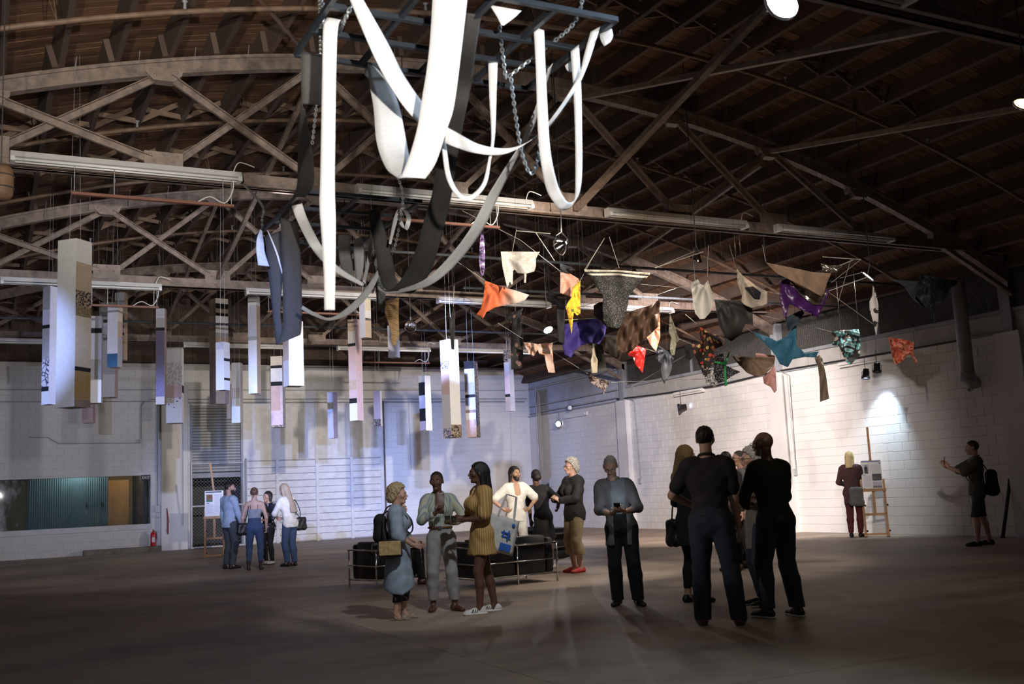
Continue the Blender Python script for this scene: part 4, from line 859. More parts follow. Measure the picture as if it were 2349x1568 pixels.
    C_[k] = D[k](); return C_[k]
m_, nt_, bs_ = _base('sequins'); v_ = _coord(nt_, 'Object'); vo_ = nt_.nodes.new('ShaderNodeTexVoronoi'); vo_.inputs['Scale'].default_value = 42; nt_.links.new(v_, vo_.inputs['Vector'])
bs_.inputs['Base Color'].default_value = (.55, .5, .42, 1); bs_.inputs['Metallic'].default_value = .9; bs_.inputs['Roughness'].default_value = .22; _bump(nt_, bs_, vo_.outputs['Color'], 1.0, .05); C_['sequin'] = m_
m_, nt_, bs_ = _base('orange_ombre'); s_ = nt_.nodes.new('ShaderNodeSeparateXYZ'); nt_.links.new(_coord(nt_, 'Generated'), s_.inputs[0]); nt_.links.new(_ramp(nt_, s_.outputs[0], [(.1, (.62, .12, .04)), (.42, (.62, .16, .06)), (.62, (.62, .52, .42)), (1, (.55, .52, .46))]), bs_.inputs['Base Color']); bs_.inputs['Roughness'].default_value = .8; C_['ombre'] = m_
G_ALL = 'garments strung in the rope net'
def garment(Z, pts, d, mat, lab, cat, amp=.05, lean=0, name=None, pins=1, trims=(), nm=None):
    pp = [Z(*p) for p in pts]; srt = sorted(pp, key=lambda p: p[1]); pn_ = srt[:2] if pins else ()
    seed = hash(lab) % 1000 if 0 else sum(map(ord, lab)) % 997
    c = at_depth(sum(p[0] for p in pp) / len(pp), max(p[1] for p in pp), d); t = thing(name or cat.replace(' ', '_'), lab, cat, c, 0, G_ALL)
    ctr = (sum(p[0] for p in pp) / len(pp), sum(p[1] for p in pp) / len(pp)); fq = {'brown': 2.4, 'khaki': 3, 'scarf': 2}.get(mat, 1.0)
    sheet_obj('cloth', pp, d, gmat(mat), seed, amp, lean, pn_, t, c, ctr=ctr, fq=fq)
    for (qx, qy) in pn_[:2]:
        a_ = at_depth(qx, qy + 1, d); zt = max(zc(a_.x) + .28, a_.z + .3); MB().tube([a_ - c, Vector((a_.x + .05, a_.y + .04, zt)) - c], .0013, 3).build('cord', M_RUBBER, t)
    for nme, tp, tm_, off in trims:
        sheet_obj(nme, [Z(*p) for p in tp], d, gmat(tm_), seed, amp, lean, pn_, t, c, off, ctr=ctr, fq=fq)
    return t
garment(Z6, [(175, 170), (195, 200), (205, 300), (203, 440), (190, 500), (172, 490), (160, 400), (165, 250)], 14.5, 'purple', 'rolled purple and black print cloth hanging straight down', 'cloth', .03)
garment(Z6, [(322, 315), (615, 318), (585, 370), (588, 420), (575, 465), (540, 475), (515, 480), (512, 550), (495, 550), (497, 482), (450, 478), (425, 450), (415, 460), (412, 560), (400, 565), (392, 540), (370, 590), (350, 500), (335, 430)], 14.8, 'lace', 'pale lace top stretched between two ropes', 'lace top')
garment(Z6, [(203, 532), (290, 565), (370, 590), (450, 612), (535, 640), (505, 680), (430, 710), (370, 715), (280, 735), (215, 770), (190, 818), (140, 785), (175, 740), (195, 640)], 15.2, 'ombre', 'orange scarf fading to white', 'scarf', .06)
garment(Z6, [(370, 790), (430, 765), (490, 740), (470, 800), (480, 900), (492, 1000), (490, 1100), (480, 1190), (400, 1200), (398, 1100), (400, 950), (405, 860), (375, 820)], 17.5, 'blackflor', 'long black garment with faint rose print', 'dress', .06)
garment(Z6, [(770, 465), (840, 480), (908, 520), (920, 600), (912, 680), (850, 660), (768, 625)], 15.5, 'chev', 'salmon chevron top with a black yoke', 'top', .03, trims=[('yoke', [(765, 405), (850, 430), (880, 455), (840, 460), (825, 445), (812, 452), (840, 480), (905, 520), (925, 470), (880, 445), (905, 525), (840, 486), (770, 466)][:6] + [(840, 484), (770, 466)], 'black', -.02)])
garment(Z6, [(920, 530), (918, 600), (920, 780), (895, 795), (870, 770), (862, 840), (855, 935), (840, 880), (825, 800), (808, 730), (830, 690), (850, 660), (860, 585)], 15.0, 'yellow', 'bright yellow flowered blouse gathered on a rope', 'blouse', .05)
garment(Z6, [(670, 630), (690, 595), (735, 640), (765, 680), (815, 680), (805, 760), (800, 900), (800, 1010), (755, 990), (745, 860), (740, 720), (680, 690)], 16.2, 'black', 'plain black trousers hanging left of the yellow blouse', 'trousers')
garment(Z6, [(948, 455), (1445, 480), (1400, 520), (1330, 590), (1280, 650), (1275, 720), (1255, 800), (1235, 865), (1200, 890), (1120, 880), (1090, 830), (1085, 740), (1090, 650), (1030, 570), (970, 500)], 15.2, 'netb', 'black net skirt stretched wide with two cream hem stripes', 'skirt', .07,
        trims=[('hem_stripe', [(946, 450), (1200, 455), (1442, 475), (1438, 492), (1200, 471), (953, 468)], 'cream', -.02), ('hem_stripe', [(966, 480), (1200, 480), (1427, 501), (1415, 516), (1200, 496), (980, 494)], 'cream', -.02)])
garment(Z6, [(800, 860), (900, 840), (1040, 815), (1115, 880), (1100, 950), (1060, 1010), (990, 1000), (920, 1020), (880, 1060), (850, 1110), (800, 1090), (785, 1020), (800, 950)], 16.4, 'indigo', 'deep indigo blouse spread under the yellow one', 'blouse', .08)
garment(Z6, [(1018, 720), (1060, 695), (1090, 690), (1095, 800), (1110, 870), (1060, 820), (1020, 790)], 16.0, 'plum', 'dark plum cloth between the indigo blouse and the net skirt', 'cloth')
garment(Z6, [(1265, 775), (1350, 745), (1440, 720), (1520, 670), (1510, 780), (1500, 880), (1440, 940), (1370, 990), (1310, 1060), (1250, 1075), (1195, 1060), (1190, 950), (1210, 890)], 15.8, 'brown', 'brown skirt with deep ruffles', 'skirt', .1)
garment(Z6, [(1003, 995), (1020, 1010), (1030, 1090), (1050, 1130), (1045, 1225), (1000, 1230), (998, 1130), (1008, 1080)], 16.8, 'khaki', 'khaki tassel hanging below the indigo blouse', 'tassel', .03)
garment(Z6, [(1020, 1005), (1085, 1010), (1100, 1100), (1120, 1215), (1060, 1225), (1045, 1130)], 17.1, 'olive', 'dark leggings hanging beside the khaki tassel', 'leggings', .04)
garment(Z6, [(1110, 950), (1190, 945), (1195, 1110), (1150, 1095), (1100, 1040)], 17.2, 'taupe', 'sheer taupe cloth behind the ruffled skirt', 'cloth', .03)
garment(Z6, [(1275, 1085), (1335, 1015), (1412, 1045), (1400, 1130), (1385, 1225), (1330, 1160), (1305, 1095), (1280, 1105)], 16.5, 'red', 'glossy red satin cloth pulled to a point', 'cloth', .06)
garment(Z6, [(1410, 950), (1470, 880), (1515, 785), (1517, 960), (1500, 1020), (1485, 1065), (1440, 1010)], 16.2, 'peach', 'peach and orange scarf hanging by the brown ruffles', 'scarf')
garment(Z6, [(1480, 1065), (1505, 1020), (1570, 1060), (1618, 1115), (1605, 1190), (1590, 1240), (1555, 1290), (1550, 1310), (1530, 1270), (1518, 1160), (1490, 1120)], 16.6, 'velvet', 'black velvet top tied low on the rope', 'top', .07)
garment(Z6, [(1590, 780), (1625, 870), (1660, 980), (1640, 1000), (1625, 1090), (1600, 1095), (1590, 1040), (1600, 960), (1580, 920)], 16.9, 'sage', 'sage printed blouse hanging by one corner', 'blouse', .06)
garment(Z6, [(1745, 550), (1800, 522), (1820, 560), (1845, 570), (1875, 530), (1900, 600), (1915, 690), (1895, 770), (1850, 820), (1815, 822), (1780, 780), (1765, 710)], 15.4, 'tank', 'off white tank top with a draped front', 'tank top', .08)
garment(Z6, [(490, 995), (560, 1000), (600, 1010), (660, 1000), (710, 1000), (712, 1070), (720, 1150), (730, 1225), (680, 1222), (665, 1170), (650, 1090), (610, 1080), (600, 1050), (570, 1100), (530, 1080)], 17.0, 'blush', 'blush pink blouse lit bright by its lamp', 'blouse', .08)
garment(Z6, [(970, 1235), (1000, 1235), (1060, 1265), (1140, 1290), (1125, 1320), (1110, 1350), (1095, 1390), (1085, 1350), (1040, 1330), (990, 1290)], 18.0, 'lizard', 'lizard print bundle slung lowest on the rope', 'cloth', .06)
garment(Z6, [(1695, 1015), (1750, 1005), (1775, 1060), (1765, 1110), (1735, 1135), (1710, 1110), (1700, 1060)], 17.0, 'black', 'small black camisole with a loose strap', 'camisole', .04)
garment(Z7, [(385, 405), (450, 410), (570, 415), (625, 450), (630, 570), (580, 560), (550, 630), (490, 672), (450, 640), (410, 560), (395, 480)], 15.6, 'char', 'charcoal jersey drape hanging in soft folds', 'drape', .09)
garment(Z7, [(525, 210), (560, 250), (650, 320), (720, 355), (720, 430), (690, 445), (660, 450), (620, 460), (575, 440), (555, 420), (560, 380), (530, 300)], 15.4, 'stone', 'stone coloured dress with a black opening', 'dress', .07, trims=[('lining', [(575, 330), (630, 322), (680, 360), (672, 402), (640, 398)], 'black', -.05)])
garment(Z7, [(710, 170), (860, 200), (1000, 230), (1125, 240), (1100, 300), (1080, 370), (1060, 385), (980, 340), (880, 290), (780, 240)], 14.8, 'tan', 'tan triangular cloth pulled taut under the fixture', 'cloth', .03)
garment(Z7, [(800, 290), (850, 270), (900, 310), (980, 350), (1060, 385), (1105, 330), (1110, 355), (1085, 430), (1040, 520), (990, 490), (930, 470), (860, 430), (840, 520), (825, 520), (800, 400)], 15.1, 'violet', 'violet satin dress covered with gold sequins', 'dress', .05, trims=[('sequin_front', [(860, 290), (940, 330), (1055, 385), (1100, 350), (1070, 440), (1010, 440), (930, 380)], 'sequin', -.03)])
garment(Z7, [(625, 610), (720, 640), (780, 670), (840, 640), (900, 560), (905, 600), (905, 700), (960, 745), (1045, 735), (1030, 775), (960, 770), (880, 785), (850, 835), (800, 815), (770, 760), (740, 720), (690, 670)], 15.8, 'teal', 'teal blue sweater stretched by its sleeves', 'sweater', .06)
garment(Z7, [(835, 520), (940, 470), (955, 490), (915, 560), (850, 610)], 15.6, 'navy', 'dark navy cloth above the teal sweater', 'cloth', .04)
garment(Z7, [(1125, 615), (1160, 605), (1185, 600), (1300, 595), (1310, 650), (1310, 760), (1280, 790), (1245, 822), (1220, 800), (1200, 760), (1175, 700), (1130, 695), (1150, 650)], 16.6, 'florg', 'teal medallion print blouse against the wall band', 'blouse', .04, trims=[('medallion', [(1240 + 36 * math.cos(a), 708 + 40 * math.sin(a)) for a in [k * .5236 for k in range(12)]], 'medal', -.03), ('medallion', [(1282 + 26 * math.cos(a), 628 + 28 * math.sin(a)) for a in [k * .5236 for k in range(12)]], 'medal', -.03)])
garment(Z7, [(1488, 645), (1600, 660), (1655, 680), (1675, 655), (1650, 690), (1645, 750), (1675, 800), (1655, 812), (1640, 760), (1605, 760), (1580, 800), (1530, 822), (1510, 760)], 16.6, 'brick', 'rust red swirl print halter top by the right wall', 'halter top', .06)
garment(Z7, [(1390, 315), (1405, 350), (1425, 440), (1425, 540), (1412, 645), (1395, 560), (1370, 470), (1368, 420), (1385, 380)], 15.6, 'zebra', 'white and grey scarf hanging under the clip lamp', 'scarf', .04)
garment(Z7, [(1480, 275), (1680, 290), (1660, 380), (1720, 450), (1690, 440), (1640, 400), (1580, 310)], 15.8, 'slate', 'dim slate cloth stretched before the wire mesh', 'cloth', .03)
garment(Z7, [(1680, 290), (1690, 235), (1760, 260), (1930, 290), (1920, 310), (1870, 340), (1860, 400), (1800, 440), (1780, 445), (1790, 560), (1780, 560), (1770, 470), (1720, 450), (1660, 380)], 15.5, 'night', 'dark flowered blouse beside the vent pipe', 'blouse', .06)
garment(Z7, [(280, 570), (340, 610), (450, 650), (440, 700), (380, 720), (385, 800), (340, 855), (290, 820), (250, 740), (240, 690), (300, 680)], 15.9, 'poppy', 'black dress printed with red and yellow poppies', 'dress', .07)
garment(Z7, [(260, 770), (320, 850), (380, 850), (410, 940), (390, 960), (340, 950), (320, 920), (300, 850)], 16.2, 'leo', 'white leopard print top below the poppy dress', 'top', .04)
garment(Z7, [(385, 760), (440, 745), (450, 820), (550, 865), (500, 890), (440, 930), (390, 940), (380, 850)], 16.1, 'speck', 'black speckled blouse tied with a green ribbon', 'blouse', .04, trims=[('green_tie', [(385, 797), (448, 806), (475, 738), (482, 742), (461, 815), (459, 880), (466, 950), (450, 958), (444, 870), (446, 822), (385, 808)], 'green', -.03)])
garment(Z7, [(495, 765), (600, 770), (770, 770), (765, 810), (740, 850), (690, 890), (640, 892), (590, 870), (540, 820)], 16.0, 'tan', 'tan cloth sagging like a hammock', 'cloth', .05)
garment(Z7, [(690, 900), (745, 850), (765, 810), (775, 880), (780, 980), (765, 1000), (740, 960), (700, 940)], 16.2, 'pinkt', 'dusty pink cloth hanging from the tan hammock', 'cloth', .06)
garment(Z7, [(1020, 780), (1050, 755), (1070, 780), (1095, 900), (1112, 1035), (1055, 1055), (1050, 900), (1040, 830)], 16.4, 'scarf', 'long brown fringed scarf hanging before the white wall', 'scarf', .05)
garment(Z7, [(645, 745), (765, 760), (772, 772), (650, 770)], 16.3, 'pinkt', 'thin strip of pink cloth over the tan hammock', 'cloth', .02)
garment(Z7, [(1060, 175), (1120, 190), (1200, 190), (1160, 235), (1110, 235), (1070, 220)], 14.9, 'sequin', 'silver sequin cloth bunched at the rod end', 'cloth', .05)
garment(Z5, [(930, 555), (975, 620), (1010, 730), (1018, 900), (1010, 1000), (955, 970), (950, 850), (945, 720), (920, 620)], 13.0, 'snake', 'grey snake print sleeve behind the black ribbon', 'sleeve', .03)
garment(Z5, [(1020, 910), (1115, 885), (1112, 1000), (1115, 1150), (1095, 1225), (1075, 1235), (1055, 1190), (1060, 1150), (1040, 1080), (1010, 990)], 13.5, 'sash', 'brown striped sash hanging in the middle of the hall', 'sash', .03)
garment(Z5, [(1505, 950), (1518, 1010), (1512, 1260), (1490, 1255), (1475, 1050)], 14.6, 'black', 'single black stocking hanging before the bright column', 'stocking', .02)
# ropes and rods that hold the net
def rope(name, pts, r, mat, lab, d, cat='rope'):
    P = [at_depth(p[0], p[1], p[2] if len(p) > 2 else d) for p in pts]
    b = MB().tube(P, r, 5); b.cur = 1; b.tube([P[0], Vector((P[0].x, P[0].y + .03, max(zc(P[0].x) + .26, P[0].z + .2)))], .0012, 3)
    tag(b.build_world(name, [mat, M_RUBBER]), lab, cat, 'ropes and rods of the garment net')
RP = [([Z6(0, 395), Z6(203, 532)], 15.2, 'to the corner of the orange scarf'), ([Z6(35, 10), Z6(470, 230), Z6(770, 465)], 15.4, 'crossing behind the pale lace top'), ([Z6(175, 170), Z6(150, 60)], 14.5, 'holding the purple roll'), ([Z6(440, 150), Z6(410, 315)], 14.8, 'above the pale lace top'),
      ([Z6(948, 455), Z6(1100, 215)], 15.2, 'from the left hem of the net skirt'), ([Z6(1210, 440), Z6(1135, 205)], 15.2, 'rising from the middle of the net skirt'), ([Z6(920, 530), Z6(1000, 380), Z6(1095, 225)], 15.3, 'rising from the yellow blouse'), ([Z6(1480, 440), Z6(1780, 310)], 15.3, 'running from the net skirt to the clip lamp'),
      ([Z6(1370, 560), Z6(1640, 585), Z6(1900, 560)], 15.6, 'passing behind the off white tank top'), ([Z6(1320, 700), Z6(1640, 590)], 15.9, 'above the brown ruffled skirt'), ([Z6(710, 1065), Z6(975, 1230)], 17.6, 'down to the lizard print bundle'), ([Z6(1150, 1295), Z6(1550, 1280), Z7(500, 905)], 17.4, 'running level under the black velvet top'),
      ([Z6(1412, 1045), Z6(1490, 1070)], 16.6, 'between red satin and black velvet'), ([Z6(1300, 1330), Z6(1700, 1095), Z7(430, 610)], 17.8, 'climbing past the wire mesh'), ([Z6(1660, 970), Z7(240, 690)], 16.5, 'between the sage blouse and the poppy dress'), ([Z7(720, 355), Z7(800, 372)], 15.3, 'between the stone dress and the violet dress'),
      ([Z7(630, 495), Z7(880, 550), Z7(1130, 610)], 16.0, 'across the mesh to the medallion blouse'), ([Z7(560, 570), Z7(625, 612)], 15.8, 'to the cuff of the teal sweater'), ([Z7(1105, 355), Z7(1390, 560)], 15.2, 'slanting down to the grey white scarf'), ([Z7(1250, 150), Z7(1170, 420)], 15.1, 'dropping beside the silver sequins'), ([Z7(1310, 155), Z7(1125, 300)], 15.0, 'tying the tan triangle'),
      ([Z7(1180, 270), Z7(1340, 230)], 15.3, 'tied to the clip lamp over the mesh'), ([Z7(1050, 755), Z7(1045, 735)], 16.2, 'short tie at the brown scarf'), ([Z6(490, 970), Z6(300, 850)], 16.9, 'to the collar of the blush blouse'), ([Z7(285, 570), Z7(200, 500)], 16.0, 'to the strap of the poppy dress'), ([Z7(340, 265), Z7(345, 60)], 15.3, 'holding the off white tank top'), ([Z7(520, 205), Z7(480, 60)], 15.2, 'holding the stone dress'), ([Z7(710, 165), Z7(690, 60)], 14.8, 'holding the tan triangle'), ([Z6(815, 760), Z6(1050, 690), Z6(1240, 740)], 16.3, 'under the net skirt'), ([Z5(930, 555), Z5(925, 420)], 13.0, 'holding the snake print sleeve'), ([Z5(1100, 885), Z5(1120, 760)], 13.5, 'holding the brown sash'), ([Z5(1505, 950), Z5(1510, 800)], 14.6, 'holding the black stocking'), ([Z6(430, 765), Z6(440, 560)], 17.5, 'holding the black rose garment')]
for pts, d, lab in RP: rope('rope', pts, .0034, M_ROPE, 'thin white rope ' + lab, d)
for pts, d, lab in [([Z6(585, 175), Z6(725, 385)], 15.3, 'bright rod above the salmon chevron top'), ([Z6(440, 160), Z6(695, 182)], 15.0, 'short rod left of the mirror clip lamp'), ([Z6(1480, 437), Z6(1840, 318)], 15.4, 'long pale rod from the net skirt corner'), ([Z7(1100, 355), Z7(1350, 265)], 15.3, 'pale rod lit by the lamp over the mesh'), ([Z7(1070, 135), Z7(1315, 152)], 15.0, 'short steel rod above the silver sequins'), ([Z7(1180, 190), Z7(1265, 155)], 15.0, 'small rod beside the silver sequins'), ([Z6(800, 828), Z6(1035, 815)], 16.5, 'pale rod along the top of the indigo blouse'), ([Z6(705, 1002), Z6(750, 985)], 17.0, 'peg rod at the shoulder of the blush blouse')]:
    rope('rod', pts, .0065, M_ROPE, lab, d, 'rod')
# ---- lamps
M_REFL = mk('mirror_reflector', (.8, .8, .82), .1, .02, 3, metal=1)
E_COOL = emit('lit_lens_cool', (.86, .9, 1), 40); E_WARM = emit('lit_lens_warm', (1, .75, .3), 4); E_BLUE = emit('lit_lens_blue', (.5, .55, 1), 40)
def par_lamp(name, pos, aim, R_, lab, lens=E_COOL, body=M_REFL, power=0, col=(1, 1, 1), angle=70, blend=.4, long=False, up=.3, aim_light=None, soft=.05):
    p = Vector(pos); t = thing(name, lab, 'lamp', p, 0, 'lit lamps'); d = (Vector(aim) - p).normalized(); rot = d.to_track_quat('Z', 'Y').to_matrix().to_4x4()
    if long: prof = [(R_ * .35, -R_ * 2.2), (R_ * .7, -R_ * 2.2), (R_ * .8, -R_ * .4), (R_ * 1.05, -R_ * .3), (R_ * 1.05, R_ * .25), (R_ * .95, R_ * .25), (R_ * .9, 0)]
    else: prof = [(.02, -R_ * 1.15), (R_ * .3, -R_ * 1.1), (R_ * .45, -R_ * .85), (R_ * .8, -R_ * .5), (R_, -R_ * .1), (R_ * 1.03, 0), (R_ * .97, 0), (R_ * .9, -.15 * R_)]
    MB().lathe(prof, 20, rot).build('reflector', body, t, True)
    MB().lathe([(.001, -.05 * R_), (R_ * .5, -.06 * R_), (R_ * .93, -.12 * R_)], 20, rot).build('lens', lens, t, True)
    x = d.cross(Vector((0, 0, 1))).normalized() * R_ * 1.1
    MB().tube([x, x * 1.05 - d * R_ * .6 + Vector((0, 0, R_ * .9)), Vector((0, 0, R_ * 1.5)) - d * R_ * .6, -x * 1.05 - d * R_ * .6 + Vector((0, 0, R_ * .9)), -x], R_ * .07, 6).build('yoke', M_STEELD, t)
    if up is None: up = zc(p.x) + .25 - p.z - R_ * 1.5
    MB().tube([Vector((0, 0, R_ * 1.5)) - d * R_ * .6, Vector((0, 0, R_ * 1.5 + up)) - d * R_ * .6], R_ * .07, 6).build('hanger', M_STEELD, t)
    if power:
        l = lamp(name + '_beam', 'SPOT', p + d * (R_ * .35), power, col, p + d if aim_light is None else aim_light, soft, angle, blend); l.parent = t; l.location = d * (R_ * .35)
    return t
par_lamp('clip_lamp', at_depth(1281, 568, 15.4), (4, 20, 2), .13, 'mirror clip lamp on the pipe beside the pale lace top', power=60, col=(1, .93, .85), up=None)
par_lamp('clip_lamp', at_depth(1594, 598, 15.9), (8.3, 14.6, .9), .11, 'mirror clip lamp at the end of the long pale rod', power=420, col=(1, .93, .85), angle=60, up=None)
par_lamp('clip_lamp', at_depth(1990, 634, 16.6), (11, 13.5, 2.2), .125, 'lit clip lamp hanging before the wire mesh', power=160, col=(1, .93, .85), angle=90, up=None)
par_lamp('clip_lamp', at_depth(1258, 757, 18.6), (9, 14, 1.6), .09, 'small lit lamp above the blush blouse', power=90, col=(1, .92, .85), angle=90, up=None)
par_lamp('stage_lamp', at_depth(1792, 8, 6.6), at_depth(1500, 330, 6.0), .12, 'large glaring stage lamp under the front truss', power=150, col=(.62, .78, 1), angle=140, up=None)
par_lamp('stage_lamp', at_depth(2352, 240, 9.0), (7, 6, 2), .1, 'warm yellow lamp at the dark right edge', lens=E_WARM, power=25, col=(1, .8, .45), angle=120, up=None)
par_lamp('wall_spotlight', Vector((17.72, 31.35, 3.53)), (9, 24, 2.5), .10, 'black spotlight lit violet on the wall below the siding', body=M_BLACK, power=250, col=(.9, .86, 1), angle=70, long=True)
par_lamp('wall_spotlight', Vector((17.7, 24.3, 3.46)), (3, 33, 1.4), .10, 'black spotlight on the right wall beside the tube light', body=M_BLACK, power=1300, col=(1, .93, .84), angle=62, long=True, lens=E_BLUE)
par_lamp('wall_spotlight', at_X(1986, 866, 17.6), at_X(1980, 1100, 17.2), .09, 'black spotlight with blue diodes above the poster easel', body=M_BLACK, long=True, lens=E_BLUE)
par_lamp('wall_spotlight', at_X(2012, 852, 17.6), at_X(2014, 1170, 17.98), .09, 'second black spotlight pouring light down the wall', body=M_BLACK, power=330, col=(.66, .84, 1), angle=76, blend=1, long=True, soft=.04)
par_lamp('wall_spotlight', Vector((17.78, 30.6, 4.02)), (14, 24, 3), .08, 'small unlit lamp on the ledge below the siding', body=M_BLACK, long=True, lens=M_WHITEEN)

lamp('roof_fill', 'POINT', at_depth(1281, 568, 15.4) + Vector((0, -.05, .25)), 16, (1, .72, .46), None, .06)  # added light beside the clip lamp, warms the roof boards
lamp('roof_fill', 'POINT', at_depth(1700, 560, 15.4), 10, (1, .72, .46), None, .06)  # added light with no bulb there, warms the roof boards

# clear glass globe
p = at_depth(942, 748, 14.5); t = thing('glass_bulb', 'unlit clear glass globe bulb hanging in the hall', 'bulb', p)
MB().ell((0, 0, 0), (.085, .085, .085), 18, 12).build('globe', glass('clear_globe'), t, True); MB().tube([(0, 0, .08), (0, 0, .13)], .025, 10).build('socket', M_BLACK, t); MB().tube([(0, 0, .13), (0, 0, zc(p.x) - p.z)], .005, 5).build('cord', M_RUBBER, t)
MB().tube([(-.02, 0, .08), (-.025, 0, 0), (0, 0, .03), (.025, 0, 0), (.02, 0, .08)], .003, 5).build('filament', M_CHROME, t)
# big rusty wooden reel at the left edge
p = at_depth(2, 418, 10.0); t = thing('hanging_drum', 'brown round drum hanging at the left edge of the hall', 'drum', p)
MB().lathe([(.001, -.17), (.08, -.165), (.11, -.12), (.115, 0), (.11, .12), (.08, .165), (.001, .17)], 18).build('drum_body', mk('drum_brown', (.22, .13, .07), .7, .3, 8), t, True); MB().tube([(0, 0, .17), (0, 0, zc(p.x) - p.z)], .006, 5).build('cord', M_STEELD, t)
for z in (-.06, .06): MB().tube([(.117 * math.cos(a), .117 * math.sin(a), z) for a in [2 * math.pi * k / 16 for k in range(16)]], .006, 5, close=True).build('hoop', M_STEELD, t)
# ================================================================== FURNITURE
M_LEATHER = mk('black_leather', (.014, .014, .015), .42, .25, 12, bump=.15)
def cushion(x0, x1, y0, y1, z0, z1, r=.05):
    """soft block with rounded edges"""
    b = MB(); n = 6
    cx, cy, cz = (x0 + x1) / 2, (y0 + y1) / 2, (z0 + z1) / 2; hx, hy, hz = (x1 - x0) / 2 - r, (y1 - y0) / 2 - r, (z1 - z0) / 2 - r
    prof = []
    for i in range(n + 1):
        a = -math.pi / 2 + math.pi * i / n; prof.append((math.cos(a) * r, math.sin(a) * r + (hz if i > n / 2 else -hz if i < n / 2 else 0)))
    rings = []
    for (rr, z) in prof:
        ring = []
        for qx, qy, a0 in [(hx, hy, 0), (-hx, hy, 90), (-hx, -hy, 180), (hx, -hy, 270)]:
            for k in range(4):
                a = math.radians(a0 + 30 * k); ring.append((cx + qx + rr * math.cos(a), cy + qy + rr * math.sin(a), cz + z))
        rings.append(ring)
    vs = [p for r_ in rings for p in r_]; m = 16; fs = []
    for i in range(n):
        for k in range(m): fs.append((i * m + k, i * m + (k + 1) % m, (i + 1) * m + (k + 1) % m, (i + 1) * m + k))
    fs.append(tuple(range(m))[::-1]); fs.append(tuple(n * m + k for k in range(m))); return b.add(vs, fs)
def cube_sofa(loc, rz, L, D, lab, seats, back='far'):
    """cube sofa: loose cushions in a cage of chrome tube; local x along the long side"""
    t = thing('cube_sofa' if seats > 1 else 'cube_armchair', lab, 'sofa' if seats > 1 else 'armchair', loc, rz, 'black cube seats with chrome frames'); r = .014
    for x in (0, L):
        for y in (0, D): MB().tube([(x, y, 0), (x, y, .56)], r, 10).build('leg', M_CHROME, t, True)
    if L > 1.2: MB().tube([(L * .5, 0, 0), (L * .5, 0, .56)], r, 10).build('leg', M_CHROME, t, True)
    for z in (.12, .33, .56):
        rr = r * (1.15 if z > .5 else .8)
        for y in (0, D): MB().tube([(-.03, y, z), (L + .03, y, z)], rr, 10).build('rail', M_CHROME, t, True)
        for x in (0, L): MB().tube([(x, 0, z), (x, D, z)], rr, 10).build('rail', M_CHROME, t, True)
    w_ = .16
    cushion(.02, w_, .03, D - .03, .13, .64).build('arm_cushion', M_LEATHER, t, True); cushion(L - w_, L - .02, .03, D - .03, .13, .64).build('arm_cushion', M_LEATHER, t, True)
    ya, yb = (.02, .2) if back == 'near' else (D - .2, D - .02); sw = (L - 2 * w_) / seats
    for i in range(seats):
        a = w_ + i * sw
        cushion(a + .005, a + sw - .005, ya, yb, .13, .68).build('back_cushion', M_LEATHER, t, True)
        y0, y1 = (.2, D - .02) if back == 'near' else (.02, D - .2)
        cushion(a + .005, a + sw - .005, y0, y1, .12, .28).build('seat_cushion', M_LEATHER, t, True); cushion(a + .005, a + sw - .005, y0, y1, .28, .45).build('seat_cushion', M_LEATHER, t, True)
    return t
cube_sofa((5.98, 15.05, 0), math.radians(104), .74, .8, 'black leather cube armchair beside the woman in the pale blue tunic', 1, 'far')
cube_sofa((6.22, 13.55, 0), math.radians(7), 1.4, .82, 'black leather two seat cube sofa behind the yellow dress', 2, 'near')
cube_sofa((8.72, 16.1, 0), math.radians(20), .84, .78, 'black leather cube armchair half hidden behind the khaki trousers', 1, 'far')
t = thing('leather_case', 'small brown leather case lying on the sofa arm', 'case', (6.34, 13.95, .64), .3)
cushion(-.09, .09, -.05, .05, 0, .03, .012).build('case_body', mk('brown_case', (.2, .08, .05), .6), t); cushion(-.02, .05, -.03, .03, .03, .06, .012).build('clasp', M_BLACK, t)
M_EASEL = mk('easel_beech', (.42, .22, .09), .55, .25, 5, stretch=(1, 1, .2))
m_paper = mk('poster_paper', (.82, .83, .85), .6, .02)
def easel(loc, rz, lab, k=1.0, tilt=0.0, poster=None):
    t = thing('studio_easel', lab, 'easel', loc, rz, 'wooden studio easels')
    for x in (-.23, .23):
        MB().box(x - .025, x + .025, -.02, .02, .06, 1.25 * k).build('upright', M_EASEL, t); MB().box(x - .03, x + .03, -.32, .3, .02, .06).build('foot', M_EASEL, t)
        MB().bar((x, -.0, .65 * k), (x, .28, .06), .025, .025).build('stay', M_EASEL, t)
        for z in (.12, .68 * k): MB().ell((x + .04, 0, z), (.02, .025, .025), 8, 5).build('knob', M_BLACK, t)
    MB().box(-.23, .23, -.02, .02, .46 * k, .51 * k).build('cross_rail', M_EASEL, t); MB().box(-.26, .26, .2, .24, .02, .06).build('cross_rail', M_EASEL, t)
    MB().box(-.03, .03, -.035, -.0, .46 * k, 1.7 * k).build('mast', M_EASEL, t); MB().bar((0, -.01, 1.6 * k), (tilt * .8, .02, 2.4 * k), .05, .03, up=(0, 1, 0)).build('mast_extension', M_EASEL, t)
    MB().box(-.27, .27, -.1, .0, .98 * k, 1.02 * k).build('tray', M_EASEL, t); MB().box(-.27, .27, -.1, -.085, 1.02 * k, 1.045 * k).build('tray_lip', M_EASEL, t)
    return t
